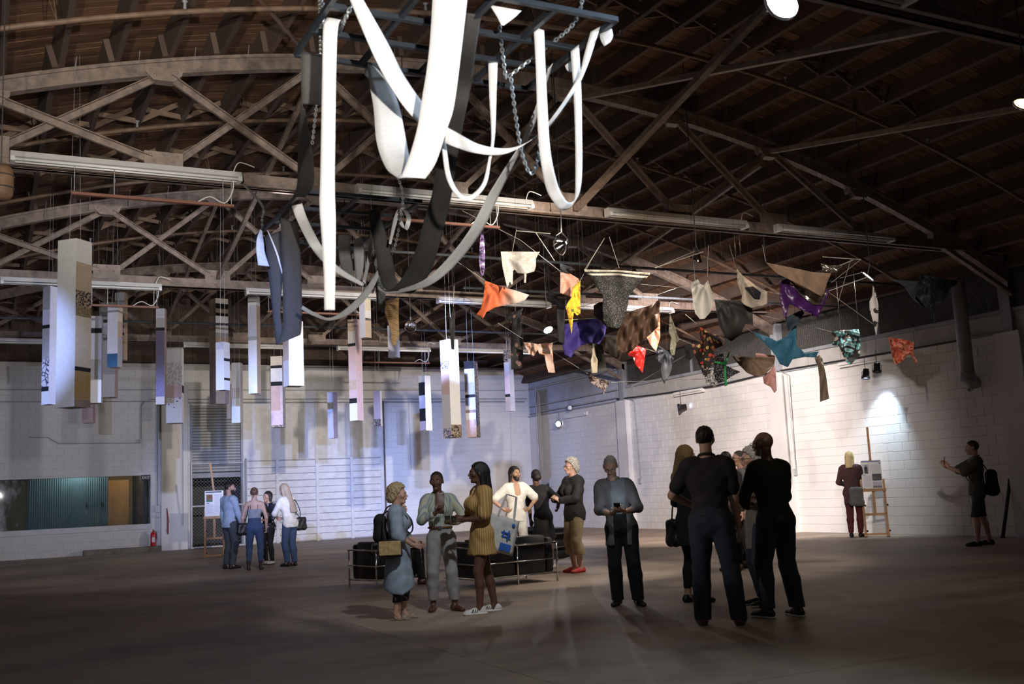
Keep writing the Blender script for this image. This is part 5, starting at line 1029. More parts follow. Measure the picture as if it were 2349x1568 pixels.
def poster(loc, rz, w, h, lab, parts, tilt=.06):
    t = thing('poster_board', lab, 'poster', loc, rz, 'artist posters on the easels')
    t.rotation_euler = (-tilt, 0, rz)
    MB().box(-w / 2, w / 2, -.008, .0, 0, h).build('board', m_paper, t)
    for i, (x0, x1, z0, z1, c, n_) in enumerate(parts):
        MB().box(-w / 2 + x0 * w, -w / 2 + x1 * w, -.011, -.0085, h * (1 - z1), h * (1 - z0)).build(n_, mk('print_%s' % '_'.join(str(int(q_ * 100)) for q_ in c), c, .6, .15, 20), t)
    return t
DK = (.05, .06, .1); GR = (.5, .53, .6)
def text_lines(x0, x1, z0, z1, n): return [(x0, x1 - (.06 if i % 4 == 3 else 0), z0 + (z1 - z0) * i / n, z0 + (z1 - z0) * (i + .4) / n, GR, 'text_line') for i in range(n)]
RZW = math.radians(-62)
ge = gpx(2022, 1229)
easel((ge.x - .12, ge.y, 0), math.radians(-46), 'tall wooden easel with a poster by the right wall', .98)
poster((ge.x - .12 - .045, ge.y - .045, 1.005), math.radians(-46), .42, .63, 'white poster with two photographs on the right wall easel', [(.04, .96, .02, .06, (.22, .25, .5), 'headline'), (.88, .97, .1, .125, DK, 'headline')] + text_lines(.45, .96, .16, .46, 10) + text_lines(.06, .46, .53, .92, 13) + [(.04, .4, .13, .46, (.55, .58, .68), 'photograph'), (.16, .33, .23, .45, (.012, .012, .018), 'photograph'), (.19, .30, .16, .25, (.35, .25, .22), 'photograph'), (.52, .97, .47, .7, DK, 'photograph'), (.6, .92, .55, .64, (.45, .42, .25), 'photograph'), (.52, .97, .74, .95, (.5, .5, .6), 'photograph'), (.52, .97, .88, .95, (.35, .32, .4), 'photograph'), (.05, .14, .95, .98, DK, 'headline'), (.05, .22, .49, .505, DK, 'headline')])
easel((5.35, 27.6, 0), math.radians(-10), 'wooden easel with a poster before the chain-link gate', 1.0, -.12)
poster((5.35 - .02, 27.6 - .09, 1.025), math.radians(-10), .46, .66, 'white poster with a portrait on the gate easel', [(.04, .9, .03, .075, DK, 'headline'), (.08, .42, .14, .42, (.28, .12, .06), 'photograph'), (.16, .36, .17, .34, (.45, .26, .18), 'photograph'), (.08, .42, .35, .42, (.03, .4, .32), 'photograph'), (.1, .24, .46, .49, DK, 'headline')] + text_lines(.08, .46, .52, .9, 10) + text_lines(.52, .94, .14, .9, 18))
# ================================================================== PEOPLE
class Field:
    """blend of round shapes sampled on a grid; surface() gives one continuous skin"""
    def __init__(s, lo, hi, res):
        s.lo = np.array(lo, float); s.res = res; s.n = np.maximum(4, np.ceil((np.array(hi) - s.lo) / res).astype(int) + 1)
        s.ax = [s.lo[i] + res * np.arange(s.n[i]) for i in range(3)]; s.D = np.full(s.n, 1.0)
    def sub(s, lo, hi):
        a = np.clip(np.floor((np.array(lo) - s.lo) / s.res).astype(int), 0, s.n - 1); b = np.clip(np.ceil((np.array(hi) - s.lo) / s.res).astype(int) + 1, 1, s.n)
        if np.any(b <= a): return None
        sl_ = tuple(slice(a[i], b[i]) for i in range(3)); X, Y, Z = np.meshgrid(s.ax[0][sl_[0]], s.ax[1][sl_[1]], s.ax[2][sl_[2]], indexing='ij', sparse=True); return sl_, X, Y, Z
    def _mix(s, sl_, d, k, cut):
        A = s.D[sl_]
        if cut: h = np.clip(.5 + .5 * (-d - A) / k, 0, 1); s.D[sl_] = A * (1 - h) + (-d) * h + k * h * (1 - h); return
        h = np.clip(.5 + .5 * (d - A) / k, 0, 1); s.D[sl_] = d * (1 - h) + A * h - k * h * (1 - h)
    def cap(s, a, b, ra, rb, k=.02, sy=1.0, cut=False):
        a = np.array(a, float); b = np.array(b, float); m = max(ra, rb) + k + s.res * 2
        r = s.sub(np.minimum(a, b) - m, np.maximum(a, b) + m)
        if r is None: return s
        sl_, X, Y, Z = r; d = b - a; ay, by = a[1] / sy, b[1] / sy; dy = by - ay; L2 = d[0] ** 2 + dy ** 2 + d[2] ** 2 + 1e-12; Ys = Y / sy
        t = np.clip(((X - a[0]) * d[0] + (Ys - ay) * dy + (Z - a[2]) * d[2]) / L2, 0, 1)
        D = np.sqrt((X - a[0] - t * d[0]) ** 2 + (Ys - ay - t * dy) ** 2 + (Z - a[2] - t * d[2]) ** 2) - (ra + (rb - ra) * t)
        s._mix(sl_, D * (sy if sy < 1 else 1), k, cut); return s
    def ell(s, c, r, k=.01, cut=False):
        c = np.array(c, float); r = np.array(r, float); m = r + k + 2 * s.res; q_ = s.sub(c - m, c + m)
        if q_ is None: return s
        sl_, X, Y, Z = q_; q0 = np.sqrt(((X - c[0]) / r[0]) ** 2 + ((Y - c[1]) / r[1]) ** 2 + ((Z - c[2]) / r[2]) ** 2)
        s._mix(sl_, (q0 - 1) * r.min(), k, cut); return s
    def clip(s, fn):
        X, Y, Z = np.meshgrid(*s.ax, indexing='ij', sparse=True); s.D = np.maximum(s.D, fn(X, Y, Z)); return s
    def bumps(s, fn):
        X, Y, Z = np.meshgrid(*s.ax, indexing='ij', sparse=True); s.D = s.D + fn(X, Y, Z); return s
    def surface(s):
        D = s.D; D[0] = D[-1] = 1; D[:, 0] = D[:, -1] = 1; D[:, :, 0] = D[:, :, -1] = 1
        S_ = D < 0; nc = tuple(np.array(D.shape) - 1); acc = np.zeros(nc + (3,)); cnt = np.zeros(nc); edges = []
        for ax in range(3):
            lo = [slice(None)] * 3; hi = [slice(None)] * 3; lo[ax] = slice(0, -1); hi[ax] = slice(1, None)
            d0, d1 = D[tuple(lo)], D[tuple(hi)]; m = S_[tuple(lo)] != S_[tuple(hi)]; I = np.argwhere(m); t = d0[m] / (d0[m] - d1[m]); P = I.astype(float); P[:, ax] += t
            o = [i for i in range(3) if i != ax]
            for da in (0, 1):
                for db in (0, 1):
                    J = I.copy(); J[:, o[0]] -= da; J[:, o[1]] -= db
                    ok = (J >= 0).all(1) & (J < np.array(nc)).all(1); np.add.at(acc, tuple(J[ok].T), P[ok]); np.add.at(cnt, tuple(J[ok].T), 1)
            edges.append((I, S_[tuple(lo)][m], o))
        ok = cnt > 0; idx = -np.ones(nc, int); idx[ok] = np.arange(ok.sum()); V = acc[ok] / cnt[ok][:, None] * s.res + s.lo; Q = []
        for ax, (I, sg, o) in enumerate(edges):
            def cell(da, db):
                J = I.copy(); J[:, o[0]] -= da; J[:, o[1]] -= db; return idx[tuple(J.T)]
            q_ = np.stack([cell(1, 1), cell(0, 1), cell(0, 0), cell(1, 0)], 1); flip = sg if ax != 1 else ~sg
            q_[~flip] = q_[~flip][:, ::-1]; Q.append(q_)
        return V, np.concatenate(Q)
def np_mesh(name, parts, mat):
    """parts: list of (verts, quads) joined to one mesh"""
    Vs, Qs, o = [], [], 0
    for v, q_ in parts: Vs.append(v); Qs.append(q_ + o); o += len(v)
    V = np.concatenate(Vs); Q = np.concatenate(Qs); me = bpy.data.meshes.new(name)
    me.vertices.add(len(V)); me.vertices.foreach_set('co', V.astype(np.float32).ravel()); me.loops.add(len(Q) * 4); me.loops.foreach_set('vertex_index', Q.astype(np.int32).ravel())
    me.polygons.add(len(Q)); me.polygons.foreach_set('loop_start', np.arange(0, len(Q) * 4, 4, dtype=np.int32)); me.polygons.foreach_set('loop_total', np.full(len(Q), 4, dtype=np.int32))
    me.polygons.foreach_set('use_smooth', np.ones(len(Q), bool)); me.materials.append(mat); me.update(calc_edges=True); me.validate(); return me
def ik(S_, W, l1, l2, pole):
    S_ = np.array(S_, float); W = np.array(W, float); d = W - S_; L = np.linalg.norm(d); mx = (l1 + l2) * .999
    if L > mx: W = S_ + d / L * mx; d = W - S_; L = mx
    a = (l1 * l1 - l2 * l2 + L * L) / (2 * L); h = math.sqrt(max(0, l1 * l1 - a * a)); u = d / L; p = np.array(pole, float); p = p - u * p.dot(u); p /= np.linalg.norm(p) + 1e-9
    return S_ + u * a + p * h, W
SKIN = dict(light=mk('skin_light', (.56, .34, .25), .5, .06, 30), tan=mk('skin_tan', (.42, .24, .16), .5, .06, 30), dark=mk('skin_dark', (.13, .065, .042), .45, .08, 30), deep=mk('skin_deep', (.075, .038, .026), .45, .08, 30))
def hand_mesh(side, curl, s=1.0, spread=1.0, thumb=.5):
    """palm at the wrist, fingers to +z, palm faces -y; side +1: thumb on -x"""
    f = Field((-.075, -.11, -.03), (.075, .05, .21), .006); xs_ = [-.028, -.0095, .0095, .027]; ln = [.066, .075, .070, .055]; r0 = [.0092, .0095, .0092, .008]
    for i in range(4):
        f.cap((xs_[i] * .6 * 1, 0, -.005), (xs_[i], 0, .082), .0135, .0115, .012)
    cu = curl if isinstance(curl, (list, tuple)) else [curl] * 4
    for i in range(4):
        p = np.array((xs_[i], 0, .086)); a = .15; 
        for j, fr in enumerate((.46, .30, .24)):
            a += cu[i] * (.75, .95, .7)[j]; dr = np.array(((xs_[i] * 1.6) * spread * .9 * math.cos(a), -math.sin(a), math.cos(a))); dr /= np.linalg.norm(dr); q_ = p + dr * ln[i] * fr
            f.cap(p, q_, r0[i] * (1 - .08 * j), r0[i] * (.93 - .08 * j), .004); p = q_
    b = np.array((-.022, -.004, .02)); m = np.array((-.045, -.02 - .015 * thumb, .05)); e = np.array((-.05 + .018 * thumb, -.035 - .02 * thumb, .078)); f.cap(b, m, .0135, .0105, .012); f.cap(m, e, .0105, .0085, .005)
    f.cap((0, 0, -.03), (0, 0, .01), .021, .02, .012)
    V, Q = f.surface(); V = V * s
    if side < 0: V = V * np.array((-1, 1, 1)); Q = Q[:, ::-1]
    return V, Q
def orient(z, y):
    z = np.array(z, float); z /= np.linalg.norm(z); y = np.array(y, float); y = y - z * y.dot(z); y /= np.linalg.norm(y) + 1e-9; x = np.cross(y, z); return np.stack([x, y, z], 1)
HAIRC = {}
def hair_mat(c):
    if c not in HAIRC: HAIRC[c] = mk('hair_%d' % len(HAIRC), c, .5, .45, 40, stretch=(5, 5, .6), bump=.5)
    return HAIRC[c]
M_EYEW = mk('eye_white', (.36, .34, .33), .3, .02); M_IRIS = mk('eye_iris', (.03, .02, .015), .2, .05)
def person(lab, g, H, rel, skin='light', yaw=0, pitch=0, lean=(0, 0), build=1.0, feet=((-.055, 0, -8), (.055, 0, 8)), arms=None, top=None, bottom=None, shoes=None, hair=None, glasses=False, belt=None, bust=0, beard=None, sit=None, hands=(.45, .45), extra=None, fast=False, belly=0):
    """one visitor; g ground point; rel: facing, 0 to the viewer, 90 to the right, 180 away"""
    tc = (-g[0], -g[1]); rz = math.atan2(tc[0], -tc[1]) + math.radians(rel)
    t = thing('person', lab, 'person', (g[0], g[1], 0), rz); t['group'] = 'visitors standing in the hall'; sk = SKIN[skin]; h = H; B = build
    pz = .515 * h if sit is None else sit
    pel = np.array((0, 0, pz)); up = h * .30; lx, ly = lean; sh = np.array((lx * h, ly * h, pz + up)); nk = sh + np.array((lx * .25 * h, ly * .2 * h - .0, .025 * h)); hd = nk + np.array((lx * .25 * h, ly * .35 * h - .012 * h, .091 * h)); ch = pel + (sh - pel) * .68 + np.array((0, -.004 * h, 0)); wa = pel + (sh - pel) * .33
    sw = .098 * h * (.92 + .08 * B); S_ = [sh + np.array((-sw, .004 * h, -.024 * h)), sh + np.array((sw, .004 * h, -.024 * h))]
    arms = arms or [None, None]; EL = [0, 0]; WR = [0, 0]; HD = [0, 0]
    for i, sg in ((0, -1), (1, 1)):
        a = arms[i] or dict(w=(sg * .135, -.03, .475)); w_ = np.array(a['w'], float) * h; pole = np.array(a.get('p', (sg * .5, .9, -.1)), float)
        EL[i], WR[i] = ik(S_[i], w_, .168 * h, .145 * h, pole); HD[i] = (a.get('d'), a.get('n'), a.get('curl', hands[i]), a.get('thumb', .5))
    HP = [pel + np.array((-.05 * h, 0, -.005 * h)), pel + np.array((.05 * h, 0, -.005 * h))]; AK = []; KN = []
    for i, sg in ((0, -1), (1, 1)):
        fx, fy, fyaw = feet[i]; an = np.array((fx * h, fy * h + .012, .05 * h)); k_, an = ik(HP[i], an, (.237 if sit is None else .245) * h, (.230 if sit is None else .238) * h, (sg * .12, -1, .1)); KN.append(k_); AK.append(an)
    lo = np.minimum.reduce([*EL, *WR, *AK, *KN, pel, sh]) - .2; hi = np.maximum.reduce([*EL, *WR, *AK, *KN, pel, nk]) + .22; lo[2] = -.02; hi[2] = nk[2] + .14
    # limbs and trunk as one list of shapes; clothes reuse it, a little larger
    def trunk(f, e, k=.03, lowc=True):
        f.cap(pel + (-.038 * h, .006 * h, .0), pel + (.038 * h, .006 * h, .0), .058 * h * B + e, .058 * h * B + e, k, .88); f.cap(pel + (0, .0, .02 * h), wa, .072 * h * B + e, .067 * h * B + e, k, .74); f.cap(wa, ch, .067 * h * B + e, .078 * h * B + e, k, .74)
        f.cap(ch + (-.032 * h, 0, .01 * h), ch + (.032 * h, 0, .01 * h), .066 * h * B + e, .066 * h * B + e, k, .82); f.cap(S_[0] * .82 + sh * .18, S_[1] * .82 + sh * .18, .036 * h * B + e, .036 * h * B + e, k); f.cap(ch + (0, .005, .04 * h), nk - (0, 0, .02 * h), .055 * h * B + e * .6, .036 * h + e * .5, k, .85); f.cap(nk - (0, -.006 * h, .012 * h), S_[0] * .75 + sh * .25 + (0, 0, .008 * h), .03 * h + e * .6, .026 * h + e, k); f.cap(nk - (0, -.006 * h, .012 * h), S_[1] * .75 + sh * .25 + (0, 0, .008 * h), .03 * h + e * .6, .026 * h + e, k)
        if bust:
            for sg in (-1, 1): f.ell(ch + (sg * .038 * h, -.055 * h * B, .0), (.036 * h * bust + e * .5, .036 * h * bust + e * .5, .04 * h * bust + e * .5), .03)
        if belly: f.ell(wa + (0, -.03 * h, 0), (.075 * h + e, .06 * h * belly + e, .08 * h), .04)
    def arm(f, i, e, a0=0, a1=2.0, k=.018):
        f.cap(S_[i], EL[i] if a1 >= 1 else S_[i] + (EL[i] - S_[i]) * a1, .0285 * h * B + e, (.0225 * h + e) if a1 >= 1 else .026 * h * B + e, k)
        if a1 > 1: f.cap(EL[i], EL[i] + (WR[i] - EL[i]) * min(1, a1 - 1), .0235 * h * (.6 + .4 * B) + e, .0165 * h + e, k)
    def leg(f, i, e, l1=2.0, k=.022, eb=None, straight=0):
        eb = e if eb is None else eb; kn = KN[i]; f.cap(HP[i], kn, .050 * h * (.4 + .6 * B) + e, .032 * h + (e + eb) / 2, k)
        if l1 > 1:
            mid = kn + (AK[i] - kn) * .35 + np.array((0, .008 * h, 0)); f.cap(kn, mid, .032 * h + (e + eb) / 2, .032 * h + eb, k); f.cap(mid, kn + (AK[i] - kn) * min(1, l1 - 1), .032 * h + eb, (.021 * h if l1 >= 2 else .027 * h) + eb, k)
    bd = Field(lo, hi, .017 if not fast else .022); trunk(bd, 0)
    for i in (0, 1): arm(bd, i, 0); leg(bd, i, 0); bd.cap(AK[i], AK[i] + (0, -.03, -.03 * h), .022 * h, .022 * h, .01)
    bd.cap(nk - (0, 0, .03 * h), hd + np.array((0, .02 * h, -.03 * h)), .031 * h, .030 * h, .02)
    parts = [bd.surface()]
    # head in its own frame: face to -y
    hs = (.13 * h) / .226; hs = .6 * hs + .4; Rh = np.array((Matrix.Rotation(math.radians(yaw), 3, 'Z') @ Matrix.Rotation(math.radians(pitch), 3, 'X')))
    def to_body(V): return (V * hs) @ Rh.T + hd
    f = Field((-.11, -.15, -.17), (.11, .13, .14), .0055 if not fast else .008)
    f.ell((0, .014, .028), (.075, .094, .088), .02); f.cap((0, -.035, .0), (0, -.042, -.07), .060, .042, .03); f.ell((0, -.07, -.094), (.026, .024, .02), .02); f.cap((0, .02, -.05), (0, .028, -.16), .052, .054, .03)
    for sg in (-1, 1):
        f.ell((sg * .04, -.062, -.018), (.026, .026, .026), .02); f.ell((sg * .079, .008, -.004), (.011, .02, .031), .005); f.cap((sg * .018, -.088, .024), (sg * .042, -.078, .022), .0105, .009, .012)
    f.cap((0, -.094, .012), (0, -.112, -.026), .008, .012, .008); f.ell((.010, -.102, -.031), (.009, .010, .008), .006); f.ell((-.010, -.102, -.031), (.009, .010, .008), .006)
    f.ell((0, -.092, -.054), (.026, .012, .012), .012)
    for sg in (-1, 1): f.ell((sg * .032, -.100, .004), (.015, .013, .010), .008, cut=True)
    V, Q = f.surface(); parts.append((to_body(V), Q))
    for i, sg in ((0, -1), (1, 1)):
        d_, n_, cu, th_ = HD[i]; fd = WR[i] - EL[i]; d_ = fd if d_ is None else np.array(d_, float); n_ = np.array((-sg, -.15, 0.)) if n_ is None else np.array(n_, float)
        Mx = orient(d_, -n_); V, Q = hand_mesh(sg, cu, .9 * h / 1.72, thumb=th_); parts.append((V @ Mx.T + WR[i], Q))
    link('body', np_mesh('body', parts, sk), t)
    def hb(name, mb, mats): 
        mb.v = [tuple(p) for p in to_body(np.array(mb.v))]; return mb.build(name, mats, t, True)
    for sg in (-1, 1):
        e_ = MB(); e_.ell((sg * .032, -.083, .004), (.0125, .0115, .0085), 10, 7); e_.cur = 1; e_.ell((sg * .032, -.0915, .004), (.0055, .0045, .0058), 8, 5); hb('eye', e_, [M_EYEW, M_IRIS])
    lp = MB().ell((0, -.1035, -.0505), (.021, .006, .0045), 10, 5).ell((0, -.103, -.0585), (.018, .006, .005), 10, 5); hb('lips', lp, mk('lips_' + skin, tuple(x * .6 for x in {'light': (.55, .26, .22), 'tan': (.42, .2, .15), 'dark': (.14, .06, .05), 'deep': (.09, .04, .035)}[skin]), .45))
    # hair
    if hair:
        hm = hair_mat(hair['c']); st = hair['s']; f = Field((-.15, -.13, -.62 if st == 'long' else -.3), (.15, .28, .2), .0065)
        if st == 'short': f.ell((0, .018, .034), (.083, .104, .095), .01); f.clip(lambda X, Y, Z: np.maximum(-(Y * .8 + Z * .6 + .012), -(Z + .06 - .0 * X)))
        elif st == 'crop': f.ell((0, .016, .031), (.079, .099, .092), .01); f.clip(lambda X, Y, Z: np.maximum(-(Y * .8 + Z * .6 - .0), -(Z + .055)))
        elif st == 'balding': f.ell((0, .018, .028), (.080, .1, .089), .01); f.clip(lambda X, Y, Z: np.maximum(-(Y * .9 + Z * .1 - .012), -(Z + .06)))
        elif st == 'bun':
            f.ell((0, .018, .034), (.082, .103, .094), .01); f.clip(lambda X, Y, Z: np.maximum(-(Y * .8 + Z * .6 + .008), -(Z + .05))); f.ell((0, .10, .095), (.036, .034, .034), .012); f.cap((0, .1, .02), (.01, .09, -.08), .02, .008, .012)
        elif st == 'puff':
            f.ell((0, .018, .034), (.086, .107, .098), .01); f.clip(lambda X, Y, Z: np.maximum(-(Y * .8 + Z * .6 + .008), -(Z + .06))); f.ell((-.03, .125, -.01), (.07, .062, .066), .02)
        elif st == 'curly':
            f.ell((0, .022, .045), (.108, .122, .114), .01); f.ell((0, .06, -.03), (.105, .09, .085), .02); f.clip(lambda X, Y, Z: np.maximum(-(Y * .8 + Z * .6 + .006), -(Z + .1))); f.bumps(lambda X, Y, Z: .013 * np.sin(X * 120 + 3 * np.sin(Z * 60)) * np.sin(Y * 115 + 1 + 2 * np.sin(X * 50)) * np.sin(Z * 120))
        elif st == 'bob':
            f.ell((0, .02, .036), (.089, .108, .098), .01); f.cap((-.07, .02, 0), (-.07, .02, -.085), .032, .03, .02); f.cap((.07, .02, 0), (.07, .02, -.085), .032, .03, .02); f.cap((0, .06, 0), (0, .055, -.08), .07, .055, .02); f.clip(lambda X, Y, Z: np.maximum(-(Y * .8 + np.maximum(Z, -.03) * .45 + .022), -(Z + .12)))
        elif st in ('long', 'shoulder'):
            L = hair.get('L', .36 if st == 'long' else .2); wd = hair.get('w', .085)
            f.ell((0, .02, .036), (.088, .108, .098), .01); f.cap((-.065, .03, 0), (-.075, .045, -L * .8), .034, .026, .025); f.cap((.065, .03, 0), (.075, .045, -L * .8), .034, .026, .025); f.cap((0, .075, 0), (0, .10 if L < .25 else .165, -L), .065, wd * .6, .03); f.clip(lambda X, Y, Z: np.maximum(-(Y * .8 + np.maximum(Z, -.03) * .35 + .03), -(Z + L + .02)))
            f.bumps(lambda X, Y, Z: .003 * np.sin(X * 160 + 12 * Z) + 0 * Y)
        if st in ('short', 'crop', 'bun', 'bob', 'balding'): f.bumps(lambda X, Y, Z: .0035 * np.sin(X * 170 + 9 * Z) * np.sin(Y * 95 + Z * 60 + 1) + .0 * Z)
        if hair.get('fr'): f.bumps(lambda X, Y, Z: .003 * np.sin(X * 210) * np.sin(Y * 190) * np.sin(Z * 200))
        V, Q = f.surface()
        if len(V): link('hair', np_mesh('hair', [(to_body(V), Q)], hm), t)
        bw = MB()
        for sg in (-1, 1): bw.tube([(sg * .018, -.099, .022), (sg * .033, -.0965, .0265), (sg * .046, -.086, .022)], [.003, .0042, .002], 6)
        hb('eyebrows', bw, hm)
    if beard:
        f = Field((-.1, -.14, -.14), (.1, .06, .0), .007); f.cap((0, -.038, -.058), (0, -.044, -.078), .0595, .0455, .02); f.ell((0, -.074, -.098), (.030, .027, .025), .02); f.clip(lambda X, Y, Z: np.maximum(Z + .03 - .25 * np.abs(X), Y - .012)); f.ell((0, -.112, -.052), (.024, .02, .013), .006, cut=True)
        V, Q = f.surface(); link('beard', np_mesh('beard', [(to_body(V), Q)], hair_mat(beard)), t)
    if glasses:
        gm = MB()
        for sg in (-1, 1):
            gm.tube([(sg * .033 + .021 * math.cos(a), -.108, .003 + .017 * math.sin(a)) for a in [k * .628 for k in range(10)]], .0022, 5, close=True); gm.tube([(sg * .054, -.106, .008), (sg * .076, -.06, .008), (sg * .082, .01, .006)], .0022, 5)
        gm.tube([(-.012, -.11, .008), (.012, -.11, .008)], .0022, 5); hb('glasses', gm, M_BLACK)
    # clothes
    def fold(f, s_, amp=.004):
        f.bumps(lambda X, Y, Z: amp * np.sin(X * 38 + 16 * Z + s_) * np.sin(Z * 24 + Y * 30 + s_ * 2))
    sd_ = sum(map(ord, lab)) % 17
    if bottom:
        e = bottom.get('e', .012); f = Field(lo, hi, 0.0125 if not fast else .018); lg = bottom.get('len', .05) * h
        eh = bottom.get('eh', min(e, .016)); f.cap(pel + (-.038 * h, .006 * h, .0), pel + (.038 * h, .006 * h, .0), .058 * h * B + eh, .058 * h * B + eh, .03, .88); f.cap(pel, wa, .073 * h * B + eh, .069 * h * B + eh, .03, .76)
        for i in (0, 1):
            leg(f, i, e, 2.0, .02, bottom.get('eb', e))
            if bottom.get('st'): f.cap(KN[i], AK[i] - (0, 0, .02 * h), .031 * h + e * .6 + bottom['st'] * .3, .026 * h + bottom['st'], .02)
        zt = wa[2] + bottom.get('rise', .0) * h; f.clip(lambda X, Y, Z: np.maximum(Z - zt, lg - Z)); fold(f, sd_, .003)
        V, Q = f.surface(); link(bottom.get('n', 'trousers'), np_mesh('trousers', [(V, Q)], bottom['m']), t)
        if belt: 
            r_ = .069 * h * B + e + .004; bp = [(wa[0] + math.cos(a) * r_ * 1.02, wa[1] + math.sin(a) * r_ * .78, zt - .012) for a in [k * math.pi / 14 for k in range(28)]]
            MB().tube(bp, .014, 6, close=True).build('belt', belt, t, True); MB().box(-.02, .02, bp[21][1] - .018, bp[21][1] + .004, zt - .03, zt + .006).build('buckle', M_CHROME, t)
    if top:
        e = top.get('e', .013); f = Field(lo, hi, 0.0125 if not fast else .018); trunk(f, e); hem = top.get('hem', .47) * h; fl_ = top.get('flare', 0)
        if hem < pz - .01 or fl_:
            f.cap(pel + (0, 0, .03), (pel[0] * .7, pel[1], hem - .03), .074 * h * B + e, .078 * h * B + e + fl_, .03, .86)
        slv = top.get('sleeve', 1.85)
        for i in (0, 1):
            sv = slv[i] if isinstance(slv, (list, tuple)) else slv
            if sv > 0: arm(f, i, e * .8 + top.get('se', 0), 0, sv)
        nz = nk[2] + top.get('neck', -.005) * h; asym = top.get('asym', 0); vn = top.get('v', 0)
        f.clip(lambda X, Y, Z: np.maximum(Z - nz - 1.2 * np.maximum(0, np.sqrt((X - nk[0]) ** 2 + (Y - nk[1]) ** 2) - .042 * h) + vn * np.maximum(0, -(Y + .02)) * 3.0 * (np.abs(X) < .05), hem + asym * X - Z))
        if top.get('strap'): f.clip(lambda X, Y, Z: Z - (ch[2] + .02 * h))
        if top.get('open'): w0 = top['open']; f.clip(lambda X, Y, Z: np.where((Y < -.03), (w0 - np.abs(X)), -1.0))
        fold(f, sd_, top.get('fold', .004)); V, Q = f.surface(); link(top.get('n', 'shirt'), np_mesh('shirt', [(V, Q)], top['m']), t)
        if top.get('strap'):
            for sg in (-1, 1): MB().tube([ch + (sg * .04 * h, -.068 * h, .02 * h), ch + (sg * .046 * h, -.05 * h, .07 * h), sh + (sg * .05 * h, 0, .028 * h), ch + (sg * .045 * h, .055 * h, .06 * h), ch + (sg * .04 * h, .07 * h, .015 * h)], .005, 5).build('strap', M_BLACK, t)
        if top.get('collar'):
            cp = [(nk[0] + math.cos(a) * .041 * h, nk[1] + .006 * h + math.sin(a) * .042 * h, nk[2] + .006 * h + .012 * h * math.sin(a)) for a in [math.radians(-60 + 300 * k / 16) for k in range(17)]]
            MB().tube(cp, [.012] * 17, 6).build('collar', top['m'], t, True)
        if top.get('cuff'):
            for i in (0, 1):
                c_ = EL[i] + (WR[i] - EL[i]) * (top['cuff']); dd = (WR[i] - EL[i]); dd /= np.linalg.norm(dd); MB().tube([c_ - dd * .04, c_ + dd * .01], [.034 * h * .75 + .012, .034 * h * .7 + .01], 10).build('cuff', top.get('cuffm', top['m']), t, True)
    if top and top.get('under'):
        f = Field(lo, hi, .0175); trunk(f, .008); hm_ = top.get('uhem', .48) * h; f.clip(lambda X, Y, Z: np.maximum(Z - nk[2] + .002 * h - 1.2 * np.maximum(0, np.sqrt((X - nk[0]) ** 2 + (Y - nk[1]) ** 2) - .042 * h), hm_ - Z)); fold(f, sd_ + 3, .003); V, Q = f.surface(); link('t_shirt', np_mesh('t_shirt', [(V, Q)], top['under']), t)
    if shoes:
        for i, sg in ((0, -1), (1, 1)):
            a = AK[i]; yw = math.radians(feet[i][2]); c, s_ = math.cos(yw), math.sin(yw); sc = h / 1.72; st = shoes.get('s', 'shoe')
            f = Field((-.075, -.23, -.02), (.075, .1, .3), .008)
            f.cap((0, .045, .035), (0, -.06, .036), .036, .037, .02); f.cap((0, -.06, .034), (sg * .006, -.135, .026), .043, .033, .02); f.ell((sg * .004, -.165, .024), (.036, .035, .026), .02)
            f.cap((0, .03, .05), (0, .02, .085 if st != 'boot' else .2), .036, .033 if st != 'boot' else .042, .02); f.clip(lambda X, Y, Z: np.maximum(-Z, Z - (.085 if st != 'boot' else .19) + (.0 if st != 'sandal' else .03)))
            if st == 'sandal': f.clip(lambda X, Y, Z: np.minimum(Z - .018, np.minimum(np.abs(Y + .115) - .022, np.abs(Y - .0 - (Z - .03) * .6) - .013)))
            V, Q = f.surface(); V = V * sc; R2 = np.array(((c, -s_, 0), (s_, c, 0), (0, 0, 1))); of = np.array((a[0], a[1] - .0, .0)); nm_ = {'boot': 'boot', 'sandal': 'sandal', 'shoe': 'shoe', 'sneaker': 'sneaker'}[st]
            so = link(nm_, np_mesh('shoe', [(V @ R2.T + of, Q)], shoes['m']), t)
            if shoes.get('sole'):
                f = Field((-.08, -.24, -.02), (.08, .12, .08), .008); th_ = shoes.get('th', .026); f.cap((0, .045, .02), (0, -.06, .02), .043, .043, .02); f.cap((0, -.06, .02), (sg * .006, -.135, .02), .049, .04, .02); f.ell((sg * .004, -.165, .02), (.042, .042, .03), .02); f.clip(lambda X, Y, Z: np.maximum(-Z, Z - th_)); V, Q = f.surface(); link('sole', np_mesh('sole', [(V * sc @ R2.T + of, Q)], shoes['sole']), so)
            if shoes.get('stripe'):
                b = MB()
                for k in range(3):
                    for side in (-1, 1): b.bar((side * .044, -.055 - .026 * k, .03), (side * .034, -.035 - .026 * k, .062), .012, .006)
                b.v = [tuple(np.array(p) * sc @ R2.T + of) for p in b.v]; b.build('stripe', M_BLACK, so)
    t['_w'] = [float(x) for W in WR for x in W]; M4 = Matrix.Translation((g[0], g[1], 0)) @ Matrix.Rotation(rz, 4, 'Z')
    info = dict(M=M4, rz=rz, WR=WR, EL=EL, SH=S_, pel=pel, wa=wa, ch=ch, nk=nk, h=h, HD=HD)
    del t['_w']; return info
def ground_for(tx, ty, H, gx):
    """where a person of height H stands whose crown is seen at (tx, ty)"""
    best = None
    for k in range(1215 * 2, 1560 * 2):
        p = gpx(gx, k / 2); r = ray(tx, ty); z = 1.35 + r.z / math.hypot(r.x, r.y) * math.hypot(p.x, p.y)
        if best is None or abs(z - H) < best[0]: best = (abs(z - H), p)
    return best[1]
